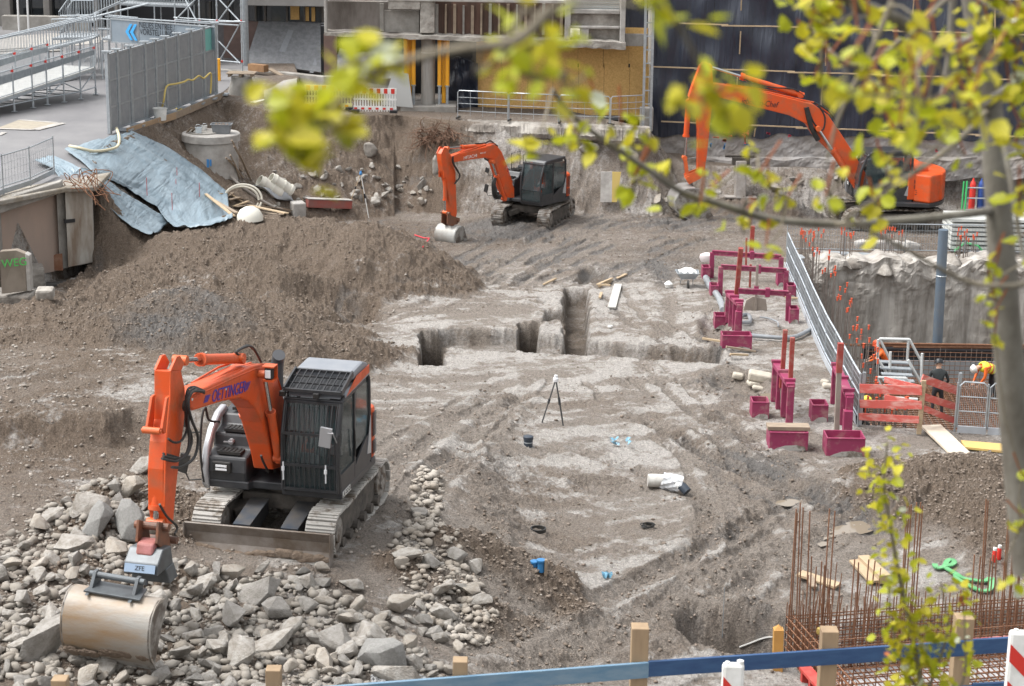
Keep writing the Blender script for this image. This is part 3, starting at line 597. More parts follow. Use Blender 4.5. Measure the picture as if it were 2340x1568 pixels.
# ---------------------------------------------------------------- buildings on the left
def leftbuildings():
    t = thing('theatre_building', PY(150, 60, 104), 'dark glazed theatre entrance between concrete pillars', 'building'); Y = 103
    z0 = PY(100, 62, Y).z; mb = MB(); a = PY(-250, 0, Y); b = PY(560, 0, Y)
    mb.box(((a.x+b.x)/2, Y+3, z0+4), (b.x-a.x, 4, 9)); mb.build('wall', DARKM, t)
    mb = MB()
    for x0, x1 in ((-200, 22), (98, 112), (215, 222), (262, 268)): a, b = PY(x0, 0, Y), PY(x1, 0, Y); mb.box(((a.x+b.x)/2, Y+.4, z0+4), (b.x-a.x, .8, 9))
    mb.build('pillar', mat('pillar_stone', (.22, .205, .19), (.16, .15, .14), 2, .7), t, bevel=.03)
    for x0, x1 in ((26, 62), (64, 97), (115, 160), (162, 212), (224, 260)):
        a, b = PY(x0, 0, Y), PY(x1, 0, Y); mb = MB(); mb.box(((a.x+b.x)/2, Y+.7, z0+3), (b.x-a.x-.1, .1, 6)); w = mb.build('window', GLASSD, t)
        mb = MB(); mb.box((a.x, Y+.62, z0+3), (.06, .08, 6)); mb.box(((a.x+b.x)/2, Y+.62, z0+.1), (b.x-a.x, .08, .2)); mb.build('frame', mat('dark_frame', (.03, .032, .035), rough=.4, metal=.5), w)
    mb = MB(); mb.box((PY(120, 0, Y).x, Y-1.6, z0+.35), (4.5, .6, .8)); mb.build('bench_wall', CONC, t, bevel=.02)
    # stone building with slanted granite
    Y = 89; t = thing('stone_building', PY(620, 165, Y), 'low stone building with slanted grey granite panels under a window band', 'building')
    mb = MB(); face(mb, 470, 40, 745, 175, Y+1.6, 1); mb.build('wall', mat('dark_granite', (.13, .125, .13), (.18, .17, .175), 5, .5), t)
    mb = MB(); a, b, c, d = PY(594, 45, Y+1.5), PY(744, 55, Y+1.5), PY(744, 170, Y-.3), PY(562, 146, Y-.3); mb.slab(a, d, c, b, .12); sl_ = mb.build('granite_slope', GRAN, t)
    def uv(u, v): return (d.lerp(c, u)).lerp(a.lerp(b, u), v)+V(0, -.13, .01)
    for (u0, v0, u1, v1, w) in ((.02, .08, .13, .5, .09), (.38, .35, .48, .95, .08), (.80, 0, .87, .32, .05), (.92, .55, .95, .8, .08), (.5, .0, .53, .2, .03)):
        mb = MB(); mb.slab(uv(u0, v0), uv(u0+w, v0), uv(u1+w, v1), uv(u1, v1), -.02); mb.build('pale_slab', GRAN2, sl_)
    for (x0, x1) in ((513, 592),): mb = MB(); face(mb, x0, 40, x1, 152, Y+1.4, .2); mb.build('brown_panel', BRST, t)
    mb = MB(); face(mb, 741, 78, 770, 200, Y-5.5, .3); mb.build('brown_panel', BRST, t)
    mb = MB(); face(mb, 420, 3, 742, 48, Y+1.3, .2); mb.build('window_band', GLASSD, t)
    mb = MB()
    for x in (452, 478, 520, 550, 582, 604, 654, 694, 735): face(mb, x, 3, x+4, 50, Y+1.1, .15)
    mb.build('mullion', mat('bronze_frame', (.09, .08, .07), rough=.5), t)
    mb = MB(); face(mb, 664, 14, 684, 45, Y+1.15, .05); face(mb, 694, 16, 706, 48, Y+1.15, .05); face(mb, 712, 17, 720, 49, Y+1.15, .05); mb.build('osb_pane', OSB, t)
    mb = MB(); face(mb, 560, -60, 742, 14, Y-.6, 2); face(mb, 300, -60, 560, -12, Y-.6, 2); mb.build('roof_edge', mat('fascia', (.27, .26, .25), (.22, .21, .20), 2, .6), t, bevel=.02)
    mb = MB()
    # lower granite under the demolished building
    mb = MB(); a, b, c, d = PY(790, 82, 86), PY(925, 84, 86), PY(925, 235, 83.6), PY(748, 190, 83.6); mb.slab(a, d, c, b, .12); mb.build('lower_granite_slope', GRAN, t)
    mb = MB(); a = [PY(800, 180, 83), PY(925, 182, 83), PY(925, 200, 82.6), PY(790, 198, 82.6)]; mb.slab(*a, .1); mb.build('ledge_slab', CONCL, t)
    # low concrete walls behind the manhole cone
    w = thing('low_wall', PY(610, 195, 84), 'low grey concrete wall behind the manhole cone', 'wall')
    mb = MB(); z = 2.3
    for (x0, y0, x1, y1, Y0, Y1) in ((497, 160, 530, 200, 86, 85.6), (530, 163, 640, 200, 85.5, 85), (640, 170, 740, 208, 84.8, 83.4), (740, 178, 900, 232, 83.2, 82.6)): face(mb, x0, y0, x1, y1, Y0, .4, Y1)
    mb.build('wall_blocks', CONC, w, bevel=.03)
    for (x0, y0, x1, y1, lab) in ((572, 153, 608, 157, 'short brown timber beam lying on the low concrete wall'), (616, 158, 665, 184, 'pale timber plank leaning down the low concrete wall')):
        mb = MB(); mb.bar(PY(x0, y0, 84.9), PY(x1, y1, 84.3), .28 if x0 > 600 else .3, .06 if x0 > 600 else .3); mb.build('timber_plank', WOODG if x0 > 600 else mat('brown_timber', (.30, .17, .08), (.22, .12, .06), 3, .8), label=lab, cat='timber')
leftbuildings()
# ================================================================ EXCAVATORS
ORA = mat('orange_paint', (.60, .078, .012), (.36, .105, .045), 2.6, .40, bump=.0012, bscale=30, mix=.60, sharp=.14, rough2=.75, detail=9)
ORAD = mat('orange_paint_dusty', (.66, .11, .02), (.50, .12, .04), 5, .5)
CHAR = mat('charcoal_paint', (.022, .024, .028), (.04, .04, .042), 4, .42)
RUB = mat('black_rubber', (.012, .012, .013), (.03, .028, .025), 6, .55)
STEELM = mat('muddy_track_steel', (.26, .245, .225), (.095, .07, .05), 5, .75, bump=.006, bscale=30, sharp=.08)
TRKD = mat('muddy_frame', (.12, .105, .09), (.05, .045, .04), 4, .8, bump=.01, bscale=20)
BUCKM = mat('worn_bucket_steel', (.32, .305, .28), (.27, .165, .075), 1.1, .55, .15, stretch=(.6, .6, 2.2), sharp=.16, mix=.58, bump=.003, bscale=25)
BLADEM = mat('worn_blade_steel', (.24, .215, .195), (.12, .09, .065), 1.6, .6, .2, sharp=.15, bump=.004)
MUDM = mat('dried_mud', (.12, .088, .062), (.17, .13, .10), 8, .95, bump=.02, bscale=18)
CHROME = mat('chrome_rod', (.55, .55, .56), rough=.15, metal=1)
DUSTW = mat('dusty_grey_shoe', (.36, .345, .32), (.15, .125, .10), 3.5, .8, bump=.005, sharp=.06, mix=.56)
GLASS = mat('cab_glass', (.05, .075, .08), rough=.04, alpha=.42, spec=.9)
SILV = mat('silver_panel', (.40, .405, .42), rough=.35, metal=.4)
ROOFG = mat('roof_grey_paint', (.17, .185, .21), (.21, .22, .24), 3, .35)
SEATM = mat('seat_fabric', (.035, .035, .04), rough=.9)
BLUEP = mat('deep_blue_paint', (.05, .045, .32), rough=.4)
LAMPM = mat('lamp_lens', (.75, .76, .78), rough=.1)
PINKM = mat('faded_red_steel', (.42, .17, .17), (.25, .09, .07), 4, .6)
COUPM = mat('coupler_grey', (.13, .145, .155), (.085, .09, .095), 3, .45, .4)
def excavator(c):
    """local frame: -Y forward, +X the machine's left (cab side), Z up"""
    yu, yb, k = R(c['yaw_under']), R(c['yaw']), c['k']; cx, cy = c['pos']; gz = c.get('z', Hh(cx, cy)); O = V(cx, cy, gz)
    root = thing('excavator', O, c['label'], 'excavator')
    U = Matrix.Rotation(yu, 4, 'Z') @ Matrix.Scale(k, 4); B = Matrix.Rotation(yb, 4, 'Z') @ Matrix.Scale(k, 4); BR = Matrix.Rotation(yb, 4, 'Z')
    def mk(T): m = MB(); m.T = T; return m
    def L(f, x, h): return V(x, -f, h)
    def pl(px, py, x):                                         # picture point on the machine's plane x = const (metres) -> (f, h) in metres
        o = BR.to_3x3().inverted() @ (CAM-O); d = BR.to_3x3().inverted() @ ray(px, py); t = (x-o.x)/d.x; p = o+d*t; return (-p.y, p.z)
    tc = c.get('trace', lambda x, y: (x, y))
    # ---- undercarriage
    hl, r, sw = 1.40, .37, c.get('shoe', .52)
    for s in (-1, 1):
        xc = s*1.0
        mb = mk(U); per = 4*hl+2*math.pi*r; n = 38
        def path(u):
            u = u % per
            if u < 2*hl: return (-hl+u, .045, 0)
            u -= 2*hl
            if u < math.pi*r: a = u/r; return (hl+r*math.sin(a), .045+r-r*math.cos(a), a)
            u -= math.pi*r
            if u < 2*hl: sg = .03*math.sin(u/(2*hl)*math.pi*2)**2; return (hl-u, .045+2*r-sg, math.pi)
            u -= 2*hl; a = math.pi+u/r; return (-hl+r*math.sin(a), .045+r-r*math.cos(a), a)
        for i in range(n):
            f, h, a = path((i+.3)*per/n); M = Matrix.Rotation(a, 3, 'X')
            M = Matrix.Rotation(-a, 3, 'X').inverted()
            w = sw+random.uniform(-.006, .006)
            mb.box(L(f, xc, h), (w, per/n*.90, .045), Matrix.Rotation(-a, 3, 'X') if False else Matrix.Rotation(a, 3, (-1, 0, 0)))
            nrm = Vector((0, -math.sin(a), -math.cos(a)))       # outward
            for q in (-.3, .3): mb.box(L(f, xc, h)+Vector((0, -math.sin(a)*.032, -math.cos(a)*.032))+Matrix.Rotation(a, 3, (-1, 0, 0)) @ V(0, q*per/n*.55, 0), (w*.98, .03, .03), Matrix.Rotation(a, 3, (-1, 0, 0)))
        tr = mb.build('track', c['shoe_mat'], root, local=True, bevel=.008*k)
        mb = mk(U); mb.prism([L(-hl*.92, xc-s*.02-.16, .16), L(hl*.92, xc-s*.02-.16, .16), L(hl*.92, xc-.16-s*.02, .60), L(hl*.3, xc-.16-s*.02, .66), L(-hl*.92, xc-.16-s*.02, .58)], V(.32, 0, 0)); mb.build('track_frame', TRKD, tr, local=True, bevel=.03*k)
        for f in (hl, -hl):
            mb = mk(U)
            mb.cyl(L(f, xc-.2, .045+r), L(f, xc+.2, .045+r), r-.06, 22); mb.cyl(L(f, xc-.235, .045+r), L(f, xc+.235, .045+r), r*.42, 14)
            mb.build('idler' if f > 0 else 'sprocket', STEELM, tr, local=True, bevel=.015*k)
        for i in range(6): mb = mk(U); f = -hl*.78+i*hl*1.56/5; mb.cyl(L(f, xc-.23, .15), L(f, xc+.23, .15), .095, 12); mb.build('roller', TRKD, tr, local=True)
        mb = mk(U)
    mb = mk(U); mb.box(L(0, 0, .62), (1.5, 1.3, .28)); mb.cyl(L(0, 0, .7), L(0, 0, .93), .58, 24)
    for s in (-1, 1):
        for f in (.75, -.75): mb.bar(L(f*.4, s*.3, .62), L(f*1.2, s*.85, .42), .32, .24)
    mb.build('centre_frame', TRKD, root, local=True, bevel=.03*k)
    if c.get('blade'):
        mb = mk(U); prof = [(2.05, .02), (2.10, .12), (2.04, .30), (2.02, .45), (2.06, .62), (2.02, .63), (1.96, .45), (1.98, .2), (2.0, .02)]
        prof = [(2.12, .0), (2.10, .12), (2.02, .28), (2.01, .45), (2.08, .62), (2.04, .63), (1.95, .45), (1.96, .24), (2.04, .0)]
        mb.prism([L(f, -1.27, h+.03) for f, h in prof], V(2.54, 0, 0)); bl = mb.build('blade', BLADEM, root, local=True, bevel=.008)
        mb = mk(U); mb.prism([L(2.145, -1.26, .03), L(2.125, -1.26, .17), L(2.105, -1.26, .17), L(2.12, -1.26, .03)], V(2.52, 0, 0)); mb.build('cutting_edge', DUSTW, bl, local=True)
        mb = mk(U)
        for s in (-1, 1): mb.prism([L(2.13, s*1.275-.01, .03), L(2.10, s*1.275-.01, .66), L(1.9, s*1.275-.01, .6), L(1.93, s*1.275-.01, .03)], V(.02, 0, 0))
        mb.build('end_plate', BLADEM, bl, local=True)
        mb = mk(U)
        for i in range(70):
            x = random.uniform(-1.2, 1.2); w = random.uniform(.04, .14); f = 2.115; h = .2+.04*math.sin(x*5)+random.uniform(-.03, .03)+(.06 if x > .3 else 0)
            mb.lathe(L(f, x, h), [(.01, -.05), (w*.6, -.03), (w, 0), (w*.5, .03), (.01, .04)], 7, Matrix.Rotation(R(70), 3, 'X') @ Matrix.Diagonal((1, .55, .4)))
        mb.build('mud_crust', MUDM, bl, local=True)
        for s in (-1, 1):
            x = s*.42+.03
            mb = mk(U); mb.prism([L(.7, x-.14, .66), L(1.75, x-.14, .50), L(1.98, x-.14, .30), L(1.9, x-.14, .16), L(1.5, x-.14, .26), L(.7, x-.14, .40)], V(.28, 0, 0)); a = mb.build('blade_arm', CHAR, bl, local=True, bevel=.015)
            mb = mk(U); mb.slab(L(.75, x-.17, .70), L(.75, x+.17, .70), L(1.72, x+.15, .56), L(1.72, x-.15, .56), .025); mb.build('arm_cover', mat('dark_blue_grey_plate', (.045, .055, .07), (.10, .09, .08), 2.5, .45), a, local=True)
            mb = mk(U); mb.cyl(L(1.68, x, .42), L(1.98, x, .28), .06, 12); mb.build('lift_rod', TRKD, a, local=True)
    # ---- upper structure
    dx = c.get('dx', 0)
    mb = mk(B)
    def arcpts(r0, a0, a1, n, h): return [L(-r0*math.cos(a), r0*math.sin(a), h) for a in np.linspace(a0, a1, n)]
    tail = c.get('tail', 1.49)
    poly = [L(1.18, 1.24, .95), L(1.18, .18, .95), L(1.0, .15, .95), L(1.0, -.4, .95), L(1.12, -.45, .95), L(1.1, -1.24, .95)]+[L(-tail*math.cos(a), tail*math.sin(a), .95) for a in np.linspace(R(-56), R(56), 14)]
    mb.prism(poly, V(0, 0, .14)); mb.build('deck', CHAR, root, local=True, bevel=.02)
    mb = mk(B); P = [L(-.62, -1.235, 1.09)]+[L(-tail*math.cos(a), tail*math.sin(a), 1.09) for a in np.linspace(R(-56), R(56), 16)]+[L(-.62, 1.235, 1.09)]
    mb.prism(P, V(0, 0, .96)); cw = mb.build('counterweight', ORA, root, local=True, bevel=.07)
    mb = mk(B)
    for i in range(16): mb.box(L(-.74-.0*i, 1.243, 1.52+i*.028), (.012, .22, .012))
    for i in range(9): mb.box(L(-.74, 1.243, 1.2+i*.028), (.012, .22, .012))
    mb.build('vent_grille', CHAR, cw, local=True)
    if c.get('panel'):
        mb = mk(B); mb.box(L(-1.0, 1.22, 1.60), (.06, 1.2, .9)); mb.build('side_panel', ORA, cw, local=True, bevel=.05)
        for (f0, n, h0) in ((-.62, 26, 1.78), (-.62, 26, 1.60)):
            mb = mk(B)
            for i in range(n): mb.box(L(f0-i*.032, 1.255, h0), (.01, .014, .13))
            mb.build('vent_grille', CHAR, cw, local=True)
    mb = mk(B); mb.box(L(-.75, -.15, 2.12), (1.9, .9, .16)); mb.build('engine_hood', CHAR if c.get('dark_hood', 1) else ORA, root, local=True, bevel=.05)
    # right side box with steps
    mb = mk(B); xw = -1.22
    mb.prism([L(1.08, xw, 1.02), L(1.12, xw, 1.25), L(1.08, xw, 1.50), L(.74, xw, 1.56), L(.70, xw, 1.80), L(.42, xw, 1.86), L(.30, xw, 2.05), L(-.6, xw, 2.1), L(-.6, xw, 1.02)], V(.74, 0, 0))
    sb = mb.build('side_box', CHAR, root, local=True, bevel=.04)
    mb = mk(B); pts = [(1.16, 1.0), (1.2, 1.3), (1.1, 1.62), (.85, 1.92), (.5, 2.12), (.2, 2.17)]
    mb.prism([L(f, xw-.06, h) for f, h in pts]+[L(f-.12, xw-.06, h-.12) for f, h in pts[::-1]], V(.12, 0, 0)); mb.build('fender', SILV, sb, local=True, bevel=.03, smooth=True)
    for f, h in ((.92, 1.54), (.57, 1.84), (.15, 2.1)):
        mb = mk(B); mb.box(L(f, xw+.40, h+.02), (.42, .24, .05))
        for i in range(5): mb.box(L(f, xw+.25+i*.075, h+.05), (.03, .2, .015))
        mb.build('step', RUB, sb, local=True)
    mb = mk(B); mb.box(L(1.12, xw+.30, 1.33), (.34, .06, .2)); lh = mb.build('lamp_housing', RUB, sb, local=True, bevel=.02)
    mb = mk(B)
    for q in (-.03, .03): mb.box(L(1.155, xw+.30, 1.33+q), (.2, .02, .035))
    mb.build('lamp', LAMPM, lh, local=True)
    mb = mk(B); mb.cyl(L(.79, xw+.34, 1.68), L(.72, xw+.34, 1.68), .05, 12); mb.box(L(.80, xw+.3, 1.68), (.16, .02, .02)); mb.build('fuel_cap', SILV, sb, local=True)
    mb = mk(B); mb.tube(spline([L(1.16, xw-.02, 1.05), L(1.2, xw-.05, 1.6), L(1.15, xw-.03, 2.15), L(1.05, xw, 2.35), L(.95, xw+.02, 2.1), L(.55, xw+.05, 1.95)]), .022, 8); rl = mb.build('handrail', RUB, sb, local=True, smooth=True)
    for (h, dz, ln) in ((1.1, -.05, .34), (1.95, .05, .3)):
        mb = mk(B); mb.tube([L(1.18, xw-.05, h), L(1.2, xw-ln*.8, h-.03), L(1.2, xw-ln, h+.12)], .014, 6); mb.box(L(1.2, xw-ln-.02, h+.27 if dz < 0 else h+.18), (.17, .05, .34 if dz < 0 else .2), Matrix.Rotation(.25, 3, 'Y')); mb.build('mirror', RUB, rl, local=True, bevel=.01)
    # cab
    x0, x1 = .20, 1.23; F = c.get('cabf', 0)
    prof = [(1.20, 1.05), (1.26, 1.55), (1.22, 2.1), (1.02, 2.62), (.86, 2.74), (-.42, 2.76), (-.52, 2.6), (-.56, 1.05)]
    prof = [(f+F, h) for f, h in prof]
    cab = mk(B)
    for x in (x0, x1-.055):
        for i in range(len(prof)-1):
            if i == 4: continue
            cab.bar(L(prof[i][0], x+.0275, prof[i][1]), L(prof[i+1][0], x+.0275, prof[i+1][1]), .055, .075, up=(1, 0, 0)) if False else cab.tube([L(prof[i][0], x+.0275, prof[i][1]), L(prof[i+1][0], x+.0275, prof[i+1][1])], .042, 8)
    cab.box(L(.35+F, (x0+x1)/2, 1.1), (x1-x0, 1.72, .12))
    for x in (x0+.02, x1-.02): cab.bar(L(.38+F, x, 1.1), L(.36+F, x, 2.72), .05, .07); cab.box(L(.35+F, x, 2.68), (.06, 1.25, .1))
    cab.box(L(1.03+F, (x0+x1)/2, 2.62), (x1-x0, .07, .07)); cab.box(L(1.22+F, (x0+x1)/2, 1.55), (x1-x0, .04, .05))
    cb = cab.build('cab', CHAR, root, local=True, bevel=.012)
    mb = mk(B); mb.prism([L(1.0+F, x0-.02, 2.66), L(.9+F, x0-.02, 2.78), L(-.45+F, x0-.02, 2.82), L(-.5+F, x0-.02, 2.7)], V(x1-x0+.04, 0, 0)); rf = mb.build('roof', ROOFG if c.get('guard') else CHAR, cb, local=True, bevel=.04)
    mb = mk(B); mb.box(L(-.54+F, (x0+x1)/2, 1.55), (x1-x0-.04, .05, .95)); mb.build('rear_panel', CHAR, cb, local=True)
    def pane(pts, m=GLASS, nm='window'): mb = mk(B); mb.slab(*pts, .012); return mb.build(nm, m, cb, local=True)
    pane([L(1.21+F, x0+.05, 1.12), L(1.21+F, x1-.05, 1.12), L(1.255+F, x1-.05, 1.54), L(1.255+F, x0+.05, 1.54)]); pane([L(1.255+F, x0+.05, 1.57), L(1.255+F, x1-.05, 1.57), L(1.04+F, x1-.05, 2.58), L(1.04+F, x0+.05, 2.58)])
    for x in (x0+.02, x1-.03):
        pane([L(1.16+F, x, 1.4), L(.42+F, x, 1.4), L(.42+F, x, 2.62), L(.98+F, x, 2.60)]); pane([L(.31+F, x, 1.55), L(-.46+F, x, 1.62), L(-.44+F, x, 2.6), L(.31+F, x, 2.62)])
    pane([L(-.51+F, x0+.06, 1.98), L(-.51+F, x1-.06, 1.98), L(-.50+F, x1-.06, 2.6), L(-.50+F, x0+.06, 2.6)])
    mb = mk(B); x = x1+.004
    mb.prism([L(1.16+F, x-.03, 1.12), L(1.2+F, x-.03, 1.4), L(.42+F, x-.03, 1.4), L(.42+F, x-.03, 1.12)], V(.03, 0, 0)); mb.prism([L(.36+F, x-.03, 1.12), L(-.54+F, x-.03, 1.12), L(-.54+F, x-.03, 1.62), L(-.3+F, x-.03, 1.62), L(.36+F, x-.03, 1.3)], V(.03, 0, 0))
    dr = mb.build('door', CHAR, cb, local=True)
    mb = mk(B); mb.tube([L(.45+F, x+.02, 1.5), L(.47+F, x+.03, 1.7), L(.50+F, x+.03, 2.0)], .015, 6); mb.build('handle', RUB, dr, local=True)
    mb = mk(B); mb.prism([L(-.3+F, x+.003, 1.3), L(-.53+F, x+.003, 1.25), L(-.53+F, x+.003, 1.95), L(-.50+F, x+.003, 1.9)], V(.01, 0, 0)); mb.build('side_stripe', SILV, dr, local=True)
    mb = mk(B); mb.box(L(.0+F, (x0+x1)/2, 1.45), (.5, .5, .14)); mb.box(L(-.25+F, (x0+x1)/2, 1.85), (.48, .13, .75)); mb.box(L(-.27+F, (x0+x1)/2, 2.3), (.28, .1, .2)); mb.box(L(.0+F, (x0+x1)/2, 1.25), (.4, .4, .3)); mb.build('seat', SEATM, cb, local=True, bevel=.04)
    for s in (-.3, .3):
        mb = mk(B); mb.box(L(.25+F, (x0+x1)/2+s, 1.6), (.1, .35, .1)); mb.cyl(L(.38+F, (x0+x1)/2+s, 1.60), L(.42+F, (x0+x1)/2+s, 1.9), .03, 8); mb.build('joystick_console', RUB, cb, local=True)
    mb = mk(B); mb.box(L(.95+F, x1-.15, 1.75), (.2, .04, .15)); mb.build('monitor', SILV, cb, local=True)
    if c.get('guard'):
        mb = mk(B); xs = np.linspace(x0+.07, x1-.07, 11)
        def gf(h): return (1.29 if h < 2.1 else 1.29-(h-2.1)*.38)+F
        for x in xs: mb.tube([L(gf(1.12), x, 1.12), L(gf(2.1), x, 2.1), L(gf(2.60), x, 2.60)], .0105, 5)
        for h in (1.12, 1.55, 2.1, 2.6): mb.bar(L(gf(h), x0+.03, h), L(gf(h), x1-.03, h), .02, .045)
        for x in (x0+.03, x1-.03): mb.tube([L(gf(1.1), x, 1.1), L(gf(2.1), x, 2.1), L(gf(2.62), x, 2.62)], .022, 6)
        fg = mb.build('front_guard', CHAR, cb, local=True)
        for x in (x0+.06, x1-.22): mb = mk(B); mb.cyl(L(1.33+F, x, 1.28), L(1.33+F, x, 1.60), .013, 8); mb.cyl(L(1.34+F, x, 1.45), L(1.34+F, x, 1.52), .028, 8); mb.build('latch', LAMPM, fg, local=True)
        # roof guard
        mb = mk(B); mb.bar(L(1.08+F, x0, 2.80), L(1.08+F, x1, 2.80), .05, .05); mb.bar(L(.45+F, x0, 2.98), L(.45+F, x1, 2.98), .05, .04)
        for x in (x0+.01, x1-.01): mb.bar(L(1.08+F, x, 2.80), L(.45+F, x, 2.98), .03, .1)
        for x in np.linspace(x0+.1, x1-.1, 8): mb.bar(L(1.08+F, x, 2.81), L(.45+F, x, 2.99), .012, .03)
        for q in (.33, .66): mb.bar(L(1.08-.63*q+F, x0, 2.81+.18*q), L(1.08-.63*q+F, x1, 2.81+.18*q), .012, .03)
        mb.slab(L(1.04+F, x0+.02, 2.77), L(1.04+F, x1-.02, 2.77), L(.48+F, x1-.02, 2.90), L(.48+F, x0+.02, 2.90), .01)
        rg = mb.build('roof_grille', CHAR, rf, local=True)
        mb = mk(B); mb.prism([L(.45+F, x0, 2.84), L(.45+F, x0, 3.0), L(-.15+F, x0, 3.03), L(-.45+F, x0, 2.93), L(-.45+F, x0, 2.80)], V(x1-x0, 0, 0)); mb.build('roof_plate', ROOFG, rf, local=True, bevel=.05)
        mb = mk(B); mb.slab(L(.9+F, x1+.012, 2.70), L(-.42+F, x1+.012, 2.76), L(-.42+F, x1+.012, 2.90), L(.3+F, x1+.012, 2.90), .01); mb.build('orange_stripe', ORA, rf, local=True)
        for x in (x0+.0, (x0+x1)/2+.08): mb = mk(B); mb.box(L(1.13+F, x, 2.74), (.1, .08, .09)); mb.build('work_light', RUB, rf, local=True, bevel=.01)
        mb = mk(B); mb.tube([L(1.30+F, x1-.03, 2.0), L(1.55+F, x1-.02, 2.25), L(1.5+F, x1-.12, 2.22)], .012, 6); mb.box(L(1.47+F, x1-.17, 2.14), (.2, .05, .34), Matrix.Rotation(.12, 3, 'Y')); mb.build('mirror', SILV, cb, local=True, bevel=.03)
    if c.get('exhaust'):
        e = c['exhaust']; mb = mk(B); mb.tube(spline([L(e[0], e[1], 2.1), L(e[0], e[1], 2.5), L(e[0]+.02, e[1]+.03, 2.72), L(e[0]+.1, e[1]+.08, 2.84)]), .115, 16); mb.build('exhaust', mat('dark_grey_exhaust', (.06, .062, .068), rough=.5), root, local=True, smooth=True)
    # side text on the deck
    if c.get('deck_text'): text('side_lettering', c['deck_text'], .17*k, WHITE, root, B @ frame(L(.9, 1.245, 1.02), L(-1, 0, 0), V(0, 0, 1)), .003*k, local=True)
    # ---- front attachment (metres, machine axes)
    def A(f, x, h): return V(x, -f, h)
    X0 = c.get('boom_x', 0); bw = c.get('boom_w', .34)
    def tr2(pts, x): return [pl(*tc(*p), x) for p in pts]
    nb = MB(); nb.T = BR; pts = tr2(c['boom'], X0+bw/2); nb.prism([A(f, X0-bw/2, h) for f, h in pts], V(bw, 0, 0)); bm = nb.build('boom', ORA, root, local=True, bevel=.025)
    np_ = MB(); np_.T = BR; pts = tr2(c['arm'], X0+bw*.36); np_.prism([A(f, X0-bw*.36, h) for f, h in pts], V(bw*.72, 0, 0)); am = np_.build('arm', ORA, root, local=True, bevel=.02)
    for e in c.get('ears', []):
        m2 = MB(); m2.T = BR
        for s in (-1, 1): pts = tr2(e, X0+bw*.36); m2.prism([A(f, X0+s*bw*.32-.02, h) for f, h in pts], V(.04, 0, 0))
        m2.build('cylinder_bracket', ORA, am, local=True, bevel=.008)
    def cylinder(nm, p, q, split, rb, xs, par, rodr=.5):
        for x in xs:
            (f0, h0), (f1, h1) = pl(*tc(*p), x), pl(*tc(*q), x); a, b = A(f0, x, h0), A(f1, x, h1); m_ = a.lerp(b, split)
            q1 = MB(); q1.T = BR; q1.cyl(m_, b, rb, 16); q1.cyl(m_, m_.lerp(b, .06), rb*1.25, 16); q1.cyl(b.lerp(a, .04)-V(rb*1.1, 0, 0), b.lerp(a, .04)+V(rb*1.1, 0, 0), rb*1.05, 14); o = q1.build(nm, ORA, par, local=True, smooth=True)
            q2 = MB(); q2.T = BR; q2.cyl(a, m_, rb*rodr, 12); q2.build('rod', CHROME, o, local=True, smooth=True); q2 = MB(); q2.T = BR; q2.cyl(a-V(rb*1.3, 0, 0), a+V(rb*1.3, 0, 0), rb*.9, 14); q2.build('rod_eye', ORAD, o, local=True, smooth=True)
    for cy_ in c['cylinders']: cylinder(*cy_[:4], cy_[4]*k, [X0+v for v in cy_[5]], {'boom': bm, 'arm': am}[cy_[6]])
    for pts, x, r_ in c.get('pipes', []):
        m3 = MB(); m3.T = BR; P = [A(*((lambda t: (t[0], X0+x, t[1]))(pl(*tc(*p), X0+x)))) for p in pts]; m3.tube(P, r_, 6); m3.build('hydraulic_pipe', ORA, bm, local=True, smooth=True)
    for pts, x, r_ in c.get('hoses', []):
        m3 = MB(); m3.T = BR; P = []
        for i, p in enumerate(pts): xx = X0+x+(p[2] if len(p) > 2 else 0); f, h = pl(*tc(*p[:2]), xx); P.append(A(f, xx, h))
        m3.tube(spline(P, 6), r_, 7); m3.build('hose', RUB, am, local=True, smooth=True)
    for (s_, p, q, size, m_, sh, off) in c.get('texts', []):
        x = X0+bw/2+.006 if not off else off; (f0, h0), (f1, h1) = pl(*tc(*p), x), pl(*tc(*q), x); a, b = A(f0, x, h0), A(f1, x, h1)
        M = BR @ frame((a+b)/2, b-a, V(0, 0, 1)); o = text('lettering', s_, size, m_, bm if not off else root, M, .003, local=True, shear=sh)
        ww = max(v.co.x for v in o.data.vertices)-min(v.co.x for v in o.data.vertices)
        d0 = o.dimensions
        # stretch to the traced width
        Mi = M.inverted(); xs_ = [(Mi @ v.co).x for v in o.data.vertices]; w0 = max(xs_)-min(xs_); o.data.transform(M @ Matrix.Diagonal(((b-a).length/w0, 1, 1, 1)) @ Mi)
    return dict(root=root, BR=BR, A=A, pl=pl, tc=tc, X0=X0, boom=bm, arm=am, k=k, L=L, B=B, O=O)
